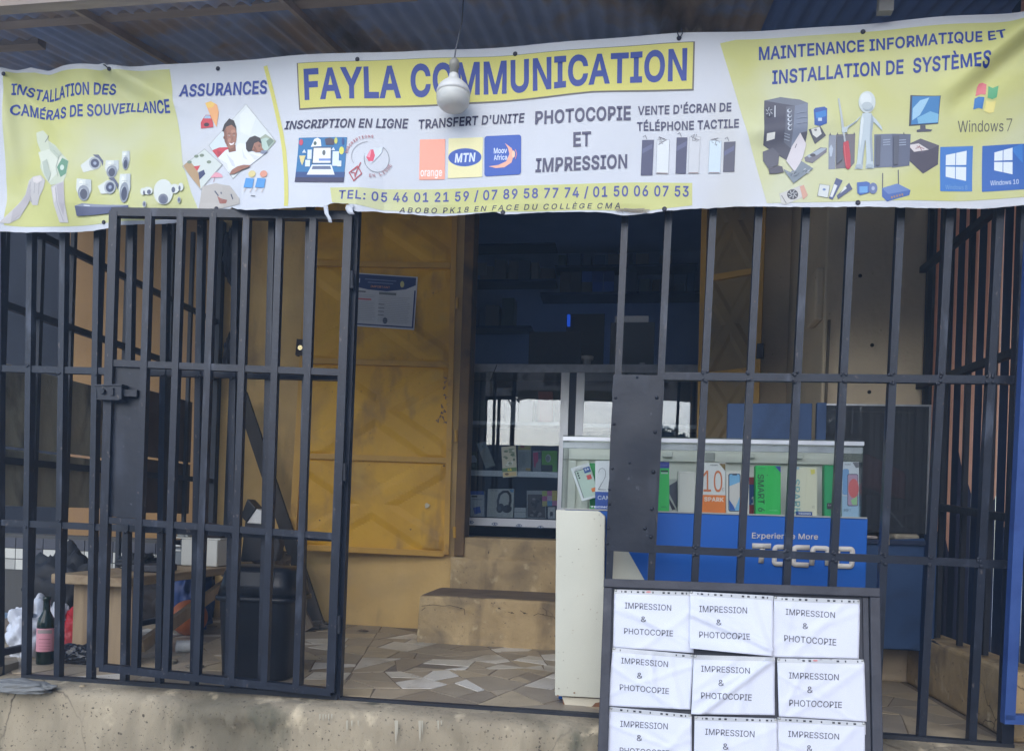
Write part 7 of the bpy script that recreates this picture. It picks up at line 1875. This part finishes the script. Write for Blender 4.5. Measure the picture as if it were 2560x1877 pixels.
shf = MB(); shf.box((-0.4, 4.0, U(1500, 728, 4.0).z - 0.03), (1.9, 4.29, U(1500, 728, 4.0).z - 0.005), NAVY); tag(shf.build("wall_shelf"), "dark shelf on the room's back wall carrying small boxes", "shelf")
szz = U(1500, 728, 4.0).z - 0.004
bw = U(1426, 700, 4.02).x - U(1400, 700, 4.02).x
bhgt = U(1400, 675, 4.02).z - U(1400, 701, 4.02).z
rowc = [[(84, 74, 66), (76, 70, 66), (40, 78, 150), (36, 66, 128), (34, 60, 116)], [(84, 74, 66), (72, 66, 62), (80, 72, 66), (38, 78, 156), (40, 84, 160)]]
x0w = U(1400, 700, 4.02).x
for r in range(2):
    for k in range(5):
        b = MB(); b.box((x0w + k * (bw + 0.004), 4.02, szz + (1 - r) * (bhgt + 0.001)), (x0w + k * (bw + 0.004) + bw, 4.14, szz + (1 - r) * (bhgt + 0.001) + bhgt), plain(rowc[r][k], 0.5))
        nth = ("first", "second", "third", "fourth", "fifth")[k]
        tag(b.build("small_box"), "%s %s box from the left, %s row on the dark wall shelf" % (nth, "blue" if rowc[r][k][2] > 100 else "brown", "upper" if r == 0 else "lower"), "box", "boxes on the wall shelf")
b = MB(); p, q = U(1418, 786, 3.2), U(1424, 812, 3.2); b.box((p.x, 3.2, q.z), (q.x, 3.26, p.z), emit("blue_screen_light", (30, 90, 230), 0.28)); o = b.build("screen_edge")
st = MB(); st.box((p.x - 0.01, 3.262, ZS3), (p.x + 0.3, 3.30, p.z + 0.02), plain((28, 30, 38), 0.5)); o2 = st.build("computer_screen"); tag(o2, "dark computer screen glowing blue at its edge in the room", "screen")
o.parent = o2; o.location = o.location - o2.location
g2 = MB(); g2.box((p.x + 0.0, 3.3005, p.z - 0.25), (p.x + 0.28, 3.302, p.z + 0.01), emit("room_fill_glow", (96, 124, 176), 2.2)); g2.build("fill_glow_panel", o2)  # glowing panel added on the screen's hidden side to brighten the room
rbox("wall_clock_box", 1481, 537, 1540, 566, 4.1, 0.1, (96, 100, 110), "grey box fixed high on the room's back wall", "box")
rbox("paper_note", 1192, 657, 1216, 688, 3.6, 0.004, (150, 150, 146), "pale paper note hanging in the dark room", "paper")
# further rows of dim stock on the back wall and the left side
random.seed(91)
DIMC = [(92, 84, 76), (70, 78, 96), (110, 104, 98), (60, 66, 84), (84, 70, 66), (56, 84, 120), (120, 112, 100), (74, 88, 84)]
def stock_row(Y, px0, px1, py, hmin, hmax, row, side):
    p, q = U(px0, py, Y), U(px1, py, Y)
    b = MB(); b.box((p.x - 0.03, Y - 0.01, p.z - 0.02), (q.x + 0.03, Y + 0.24, p.z - 0.001), NAVY)
    tag(b.build("wall_shelf"), "dim shelf %s in the room" % side, "shelf")
    x, k = p.x, 0
    while x < q.x - 0.06:
        w = random.uniform(0.06, 0.13)
        if random.random() < 0.85:
            h_ = random.uniform(hmin, hmax)
            b = MB(); b.box((x, Y + random.uniform(0, 0.05), p.z), (x + w, Y + 0.2, p.z + h_), plain(random.choice(DIMC), 0.6))
            tag(bevel(b.build("stock_box"), 0.003), "%s dim carton from the left among the stock %s" % (("first", "second", "third", "fourth", "fifth", "sixth", "seventh", "eighth", "ninth", "tenth", "eleventh", "twelfth")[k], side), "box", "stock boxes %s" % side)
            k += 1
        x += w + random.uniform(0.004, 0.03)
stock_row(4.02, 1395, 1735, 664, 0.06, 0.12, 1, "on the upper back shelf")
stock_row(4.02, 1170, 1380, 700, 0.08, 0.2, 2, "on the left back shelf")
stock_row(4.02, 1170, 1380, 610, 0.06, 0.16, 3, "on the top left back shelf")
stock_row(4.02, 1560, 1735, 730, 0.08, 0.2, 4, "on the right back shelf")
stock_row(3.95, 1170, 1320, 815, 0.1, 0.28, 5, "on the lower left back shelf")

# ---------------------------------------------------------------- bench and clutter at the left
be = thing("wooden_bench", "rough plank bench standing along the left side behind the gate", "bench", (-2.05, 1.0, 0))
zbn = 0.43
def plank(x0_, x1_, y0_, y1_, z0_, z1_, mat, nm, par, sd_=0):
    b = MB(); n = 12
    vv = []
    for i in range(n + 1):
        y = y0_ + (y1_ - y0_) * i / n
        a = 0.004 * noise.noise(Vector((y * 4, sd_, 0)))
        vv += [(x0_ + a, y, z0_), (x1_ + a, y, z0_), (x1_ + a, y, z1_ + a), (x0_ + a, y, z1_ + a)]
    ff = [(0, 1, 2, 3), tuple(4 * n + k for k in (3, 2, 1, 0))]
    for i in range(n):
        for k in range(4):
            j = (k + 1) % 4
            ff.append((4 * i + k, 4 * i + 4 + k, 4 * i + 4 + j, 4 * i + j))
    b.add(vv, ff, mat); return bevel(b.build(nm, par), 0.006, 2)
plank(-2.20, -2.00, 0.22, 1.86, zbn - 0.045, zbn, WOOD, "seat_plank", be, 1)
plank(-1.995, -1.80, 0.20, 1.85, zbn - 0.045, zbn - 0.002, WOOD, "seat_plank", be, 2)
b = MB(); b.box((-2.14, 0.30, 0.004), (-2.06, 0.345, zbn - 0.046), WOODZ); b.build("leg", be)
b = MB(); b.box((-1.98, 0.29, 0.004), (-1.83, 0.335, zbn - 0.046), WOODZ); bevel(b.build("leg", be), 0.004)
b = MB(); b.box((-2.12, 1.66, 0.004), (-1.85, 1.70, zbn - 0.046), WOODZ); b.build("leg", be)
b = MB(); b.bar(UX(352, 1615, -1.84), (-1.84, 1.35, zbn - 0.05), 0.06, 0.03, WOODZ, (1, 0, 0)); b.build("brace", be)
# machine on the bench
MZ = zbn + 0.002
mach = thing("old_printer", "old white printer with its mechanism open, standing on the bench", "printer", (-1.97, 1.25, MZ))
CW = pmat("yellowed_white_plastic", (190, 190, 182), (204, 204, 196), 4, 0.45, 0.05, 40)
b = MB(); b.box((-2.04, 1.02, MZ), (-1.82, 1.24, MZ + 0.15), CW); bevel(b.build("housing", mach), 0.006)
b = MB(); b.box((-2.16, 1.04, MZ), (-2.045, 1.22, MZ + 0.10), plain((120, 126, 132), 0.35, 0.6)); bevel(b.build("mechanism", mach), 0.004)
b = MB(); b.tube([(-2.155, 1.035, MZ + 0.13), (-2.15, 1.03, MZ + 0.112), (-2.05, 1.03, MZ + 0.108)], 0.006, WHITEP, 8); b.build("lever", mach)
b = MB(); b.tube([(-2.155, 1.034, MZ + 0.085), (-2.05, 1.034, MZ + 0.082)], 0.005, WHITEP, 8); b.build("rod", mach)
b = MB(); b.box((-1.93, 1.016, MZ + 0.10), (-1.915, 1.019, MZ + 0.125), BLACKP); b.build("button", mach)
b = MB(); b.box((-2.14, 1.05, MZ + 0.151), (-1.82, 1.20, MZ + 0.158), CW); b.build("tray", mach)
TZ = MZ + 0.160
blob("brown_case", (-1.93, 1.13, TZ), (0.10, 0.05, 0.055), plain((58, 46, 44), 0.35), "shiny dark brown case lying on top of the old printer", "case", amp=0.15, seed=2)
blob("plastic_scraps", (-2.09, 1.13, TZ), (0.045, 0.05, 0.045), plain((176, 178, 174), 0.4), "pile of pale plastic scraps left of the brown case", "plastic scraps", amp=0.5, freq=4, seed=5, crease=0.2)
q = [UX(x, y, -1.76) for x, y in ((604, 1264), (622, 1244), (640, 1260), (622, 1288))]
bc = thing("tilted_monitor", "small black and white monitor head tilted on the bench end", "monitor", (-1.86, 1.5, zbn))
f0 = [U(x, y, 1.35) for x, y in ((601, 1290), (618, 1246), (640, 1270), (616, 1306))]
b = MB(); b.slab(f0, (0, 0.10, 0), BLACKP); bevel(b.build("screen", bc), 0.006)
f1 = [U(x, y, 1.36) for x, y in ((616, 1307), (641, 1271), (662, 1281), (660, 1304), (654, 1310)) ]
b = MB(); b.slab(f1, (0, 0.08, 0), WHITEP); bevel(b.build("cover", bc), 0.006)
f2 = [U(x, y, 1.37) for x, y in ((612, 1300), (660, 1312), (692, 1330), (700, 1362), (690, 1402), (600, 1404), (606, 1350))]
b = MB(); b.slab(f2, (0, 0.07, 0), plain((46, 44, 46), 0.6)); bevel(b.build("stand", bc), 0.01)
blob("sack", U(668, 1400, 1.5) + Vector((0.02, 0.0, -0.06)), (0.13, 0.06, 0.10), pmat("jute_sack", (96, 80, 62), (124, 104, 80), 12, 0.95, 0.5, 60), "brown dirty sack slumped over the bench's far end", "sack", amp=0.4, freq=2.2, seed=6, crease=0.2)

# planks leaning in the corner
for i, (a, c, w, m_, lab) in enumerate((((603, 985, 1.82), (790, 1545, 1.74), 0.085, pmat("dark_plank", (62, 58, 54), (78, 72, 66), 8, 0.8, 0.3, 50, stretch=(1, 1, 0.3)), "long dark plank leaning in the corner beside the door leaf"), ((640, 1300, 1.66), (742, 1520, 1.60), 0.10, pmat("worn_plank", (86, 76, 64), (116, 102, 84), 10, 0.85, 0.4, 40, third=(150, 146, 140), tscale=9, tpos=(0.6, 0.7)), "short paint-flecked plank leaning behind the black bin"))):
    p, q = U(*a), U(*c)
    q2 = p + (q - p) * ((p.z - 0.012) / max(0.05, p.z - q.z))
    b = MB(); b.bar(p, q2, w, 0.025, m_, (0, 1, 0)); tag(b.build("leaning_plank"), lab, "plank")

# black swing-top bin
bi = thing("swing_bin", "black plastic swing-top bin standing behind the gate", "bin", (-1.18, 0.30, 0))
BINP = pmat("black_bin_plastic", (26, 29, 36), (32, 35, 42), 4, 0.32, 0.04, 60)
bc_ = UZ(634, 1705, 0.0); bc_.y += 0.14; bc_.x -= 0.03
def sup(hx_, hy_, n=32, e=0.35):
    out = []
    for k in range(n):
        t_ = 2 * math.pi * k / n
        c_, s_ = math.cos(t_), math.sin(t_)
        out.append((hx_ * math.copysign(abs(c_) ** e, c_), hy_ * math.copysign(abs(s_) ** e, s_)))
    return out
def loft(levels, mat, name, par, n=32, cap=True):
    vv, ff = [], []
    for hx_, hy_, z in levels: vv += [(bc_.x + x, bc_.y + y, z) for x, y in sup(hx_, hy_, n)]
    for i in range(len(levels) - 1):
        for k in range(n):
            j = (k + 1) % n
            ff.append((i * n + k, i * n + j, (i + 1) * n + j, (i + 1) * n + k))
    if cap: ff.append(tuple(range(n - 1, -1, -1))); ff.append(tuple(range((len(levels) - 1) * n, len(levels) * n)))
    return link(name, vv, ff, mat, par, smooth=True)
body = loft([(0.150, 0.110, 0.004), (0.155, 0.115, 0.012), (0.172, 0.132, 0.36), (0.174, 0.134, 0.365)], BINP, "body", bi)
loft([(0.186, 0.146, 0.352), (0.188, 0.148, 0.362), (0.186, 0.146, 0.374), (0.174, 0.134, 0.376)], BINP, "rim", bi)
lid = loft([(0.180, 0.140, 0.375), (0.168, 0.128, 0.43), (0.158, 0.116, 0.48), (0.146, 0.100, 0.50), (0.13, 0.07, 0.506)], BINP, "lid", bi)
b = MB(); b.slab([(bc_.x - 0.105, bc_.y - 0.136, 0.385), (bc_.x + 0.105, bc_.y - 0.136, 0.385), (bc_.x + 0.10, bc_.y - 0.118, 0.485), (bc_.x - 0.10, bc_.y - 0.118, 0.485)], (0, 0.01, 0), BINP); bevel(b.build("flap", lid), 0.004)

def onfloor(px, py): return UZ(px, py, 0.0)
# more odds and ends piled on the bench
blob("black_cable_heap", (-2.10, 0.75, zbn + 0.001), (0.10, 0.12, 0.05), plain((24, 24, 28), 0.5), "heap of black cables on the bench's near half", "cables", amp=0.6, freq=3.5, seed=61, crease=0.3)
b = MB(); b.box((-2.0, 0.52, zbn + 0.001), (-1.86, 0.70, zbn + 0.035), plain((52, 52, 58), 0.5)); tag(bevel(b.build("flat_device"), 0.005), "flat dark device lying on the bench before the cables", "device")
blob("red_cloth", onfloor(6, 1560) + Vector((-0.02, 0.30, 0.0)), (0.06, 0.06, 0.15), plain((150, 34, 34), 0.7), "red cloth hanging down at the far left edge", "cloth", amp=0.35, freq=2.4, seed=64, crease=0.2)
blob("white_paper_scrap", onfloor(186, 1650) + Vector((0.0, 0.12, 0.0)), (0.05, 0.03, 0.05), PAPERW, "crumpled white paper by the bench's front leg", "paper", amp=0.6, freq=3.0, seed=67, crease=0.3)
for i, (px, py, s_, c_, lab) in enumerate(((410, 1660, 0.05, (150, 140, 120), "torn beige scrap on the floor left of the bin"), (480, 1672, 0.04, (120, 112, 98), "grey-brown scrap on the floor against the bin"), (690, 1600, 0.035, (196, 192, 182), "small white scrap on the floor right of the bin"), (905, 1580, 0.03, (110, 96, 80), "brown crumb of plaster below the mustard door leaf"))):
    blob("floor_scrap", onfloor(px, py) + Vector((0, 0.02, 0.004)), (s_, s_ * 0.7, s_ * 0.22), plain(c_, 0.85), lab, "scrap", amp=0.6, freq=3, seed=70 + i, sub=3)

# ball, roll, bottle, bags and scraps
c = UZ(447, 1594, 0.0)
bm = MB(); R = 0.105
bm.lathe(c + Vector((0, 0.1, R + 0.002)), [(max(0.002, R * math.sin(math.pi * k / 20)), -R * math.cos(math.pi * k / 20)) for k in range(21)], pmat("orange_brown_gourd", (168, 92, 42), (184, 106, 54), 5, 0.5, 0.1, 40), 32)
tag(bm.build("orange_ball", None, True), "round orange-brown ball under the bench beside the bin", "ball")
p = UZ(431, 1634, 0.0); q = UZ(476, 1633, 0.0)
bm = MB(); n = 13
vv, ff = [], []
axv = (q - p); 
pts = [p + axv * (k / 12) + Vector((0, 0.03, 0.034)) for k in range(13)]
bm.tube(pts, [0.030 + (0.004 if k % 2 else 0) for k in range(13)], pmat("crumpled_white_film", (196, 196, 192), (210, 210, 206), 30, 0.4, 0.4, 60), 14)
tag(bm.build("white_roll", None, True), "white crinkled roll lying on the floor before the orange ball", "roll")
c = UZ(112, 1660, 0.0)
bo = thing("wine_bottle", "dark green bottle with pink label standing at the left", "bottle", c)
BG = pmat("dark_green_glass", (22, 34, 26), (28, 42, 32), 3, 0.12, 0, 10)
b = MB(); b.lathe(c, [(0.034, 0.003), (0.0375, 0.008), (0.0375, 0.19), (0.034, 0.215), (0.022, 0.238), (0.0155, 0.252), (0.0145, 0.30), (0.0165, 0.302), (0.0165, 0.318), (0.012, 0.32)], BG, 28); b.build("glass", bo, True)
b = MB(); b.lathe(c, [(0.0379, 0.065), (0.0381, 0.066), (0.0381, 0.172), (0.0379, 0.173)], pmat("pink_label_paper", (206, 140, 150), (216, 152, 160), 3, 0.7, 0, 10), 28); lb = b.build("label", bo, True)
def CYL(px, py, lift=0.0, c=c):
    d = ray(px, py); d.normalize()
    o_ = CAM - c; r = 0.0384 + lift
    A_ = d.x * d.x + d.y * d.y; B_ = 2 * (o_.x * d.x + o_.y * d.y); C_ = o_.x * o_.x + o_.y * o_.y - r * r
    D_ = B_ * B_ - 4 * A_ * C_
    return CAM + d * ((-B_ - math.sqrt(max(0.0, D_))) / (2 * A_))
A = Art(CYL, 0.0004, 0.0001, 4.0)
A.text("GRANDE", [(97, 1592), (127, 1592), (127, 1600), (97, 1600)], (150, 84, 96), 0.02) if False else None
for y in (1597, 1606, 1614, 1621): A.stroke([(97, y), (126, y + 0.6)], 1.5 if y < 1600 else 1.0, (160, 92, 104))
A.poly([(94, 1574), (130, 1574), (130, 1583), (94, 1583)], (150, 140, 136))
A.build("label_print", lb)

WB = pmat("white_sack_plastic", (196, 200, 208), (212, 216, 224), 5, 0.5, 0.2, 30)
blob("white_bag", onfloor(22, 1652) + Vector((0.0, 0.16, 0)), (0.135, 0.12, 0.19), WB, "large white plastic bag slumped at the far left", "bag", amp=0.3, freq=1.8, seed=1, crease=0.22, sub=5)
blob("white_bag", onfloor(74, 1655) + Vector((0.0, 0.20, 0)), (0.075, 0.08, 0.175), WB, "smaller white bag behind the green bottle", "bag", amp=0.35, freq=2.0, seed=4, crease=0.22, sub=5)
blob("black_bag", onfloor(30, 1600) + Vector((-0.05, 0.45, 0)), (0.26, 0.14, 0.34), plain((14, 14, 18), 0.7), "tall black bundle of clothing behind the left bars", "bundle", amp=0.4, freq=1.8, seed=9, crease=0.2)
blob("black_bag", onfloor(180, 1664) + Vector((0.0, 0.06, 0)), (0.13, 0.055, 0.065), plain((20, 21, 26), 0.25), "shiny black bag on the floor right of the bottle", "bag", amp=0.25, freq=2.6, seed=12, crease=0.12, sub=5)
blob("red_bag", onfloor(150, 1652) + Vector((0.0, 0.12, 0.0)), (0.10, 0.07, 0.165), plain((178, 30, 36), 0.45), "red plastic bag between the bottle and bench leg", "bag", amp=0.4, freq=2.2, seed=15, crease=0.2)
blob("maroon_bag", onfloor(196, 1640) + Vector((0.0, 0.24, 0.0)), (0.10, 0.09, 0.15), plain((112, 26, 36), 0.5), "maroon and orange bundle under the bench's front edge", "bundle", amp=0.4, freq=2.2, seed=18, crease=0.2)
blob("orange_scrap", onfloor(192, 1600) + Vector((0.0, 0.26, 0.11)), (0.035, 0.03, 0.03), plain((196, 92, 50), 0.5), "small orange scrap on top of the maroon bundle", "scrap", amp=0.4, freq=2.2, seed=19)
blob("blue_bag", onfloor(385, 1600) + Vector((-0.05, 0.45, 0.0)), (0.12, 0.16, 0.30), plain((40, 66, 120), 0.5), "crumpled blue bag stuffed under the bench", "bag", amp=0.4, freq=2.2, seed=22, crease=0.2)
blob("dark_bundle", onfloor(180, 1580) + Vector((-0.05, 0.75, 0.0)), (0.22, 0.2, 0.30), plain((24, 26, 38), 0.7), "dark navy bundle in shade under the bench", "bundle", amp=0.4, freq=2.2, seed=25)
blob("dark_bundle", onfloor(330, 1590) + Vector((-0.15, 0.6, 0.0)), (0.16, 0.2, 0.18), plain((44, 38, 34), 0.8), "dark brown bundle under the bench behind its brace", "bundle", amp=0.4, freq=2.2, seed=27)
blob("floor_rag", onfloor(760, 1570) + Vector((0.02, 0.0, 0.0)), (0.15, 0.06, 0.045), pmat("grey_rag", (84, 78, 70), (108, 100, 90), 14, 0.95, 0.5, 50), "grey rag heap on the floor under the mustard door leaf", "rag", amp=0.5, freq=3.0, seed=30, crease=0.3)
FOIL = plain((206, 206, 208), 0.18, 0.9)
blob("foil_scrap", onfloor(358, 1686) + Vector((0, 0.02, 0)), (0.035, 0.02, 0.014), FOIL, "crumpled silver foil just behind the gate's bottom rail", "foil", amp=0.6, freq=3.5, seed=33, crease=0.3)
blob("dark_cloth", U(575, 690, 1.9) + Vector((0, 0, -0.02)), (0.045, 0.03, 0.17), plain((34, 34, 42), 0.9), "black rag tied high on the corner pole", "rag", amp=0.5, freq=2.5, seed=36, flat=False)
blob("dark_cloth", U(572, 905, 1.9) + Vector((0, 0, -0.08)), (0.04, 0.03, 0.12), plain((36, 34, 38), 0.9), "black rag tied lower on the corner pole", "rag", amp=0.5, freq=2.5, seed=39, flat=False)
# cardboard lying at the left end of the kerb, cement lump, yellow scraps
f = [UZ(-60, 1668, 0.0), UZ(40, 1660, 0.0), UZ(46, 1672, 0.0), UZ(-10, 1690, 0.0)]
b = MB(); b.prism([Vector(p) + Vector((0, 0, 0.035)) for p in f], [Vector(p) + Vector((0, 0, 0.002)) for p in f], pmat("flat_cardboard", (120, 112, 96), (146, 136, 116), 6, 0.85, 0.2, 40)); tag(b.build("cardboard"), "flattened grey cardboard under the large white bag", "cardboard")
blob("cement_lump", UZ(30, 1722, -0.01) + Vector((0, 0.02, -0.01)), (0.17, 0.06, 0.030), pmat("grey_cement", (112, 112, 110), (130, 130, 126), 10, 0.95, 0.5, 40), "lump of grey cement on the kerb at the far left", "cement lump", amp=0.25, freq=2.0, seed=42, sub=5)
random.seed(77)
for i, (px, py, s, c_, lab) in enumerate(((117, 1716, 0.018, (206, 176, 90), "yellow paint flake on the kerb beside the cement lump"), (205, 1716, 0.014, (168, 150, 120), "small pale stone on the kerb below the left railing"), (2497, 1850, 0.016, (206, 176, 70), "yellow flake on the terrace edge near the blue frame"), (2478, 1846, 0.010, (200, 160, 70), "tiny ochre crumb on the terrace edge near the blue frame"))):
    blob("paint_flake", UZ(px, py, -0.008), (s, s * 0.7, s * 0.4), plain(c_, 0.8), lab, "flake", amp=0.4, freq=2, seed=50 + i, sub=2)

# ---------------------------------------------------------------- thin bluish volume added to imitate lens veil and lift the darks
hz = MB(); hz.box((-35, -41, GROUND_Z - 1.0), (35, 21, 6.2), plain((255, 255, 255)))
hzo = hz.build("haze"); tag(hzo, kind='stuff')
hm = bpy.data.materials.new("veil_volume")
hm.use_nodes = True
hn = hm.node_tree
hn.nodes.remove(hn.nodes["Principled BSDF"])
pv = hn.nodes.new("ShaderNodeVolumePrincipled")
pv.inputs["Color"].default_value = (0.52, 0.72, 1.0, 1.0)
pv.inputs["Density"].default_value = 0.012
hn.links.new(pv.outputs[0], hn.nodes["Material Output"].inputs["Volume"])
hzo.data.materials.clear()
hzo.data.materials.append(hm)
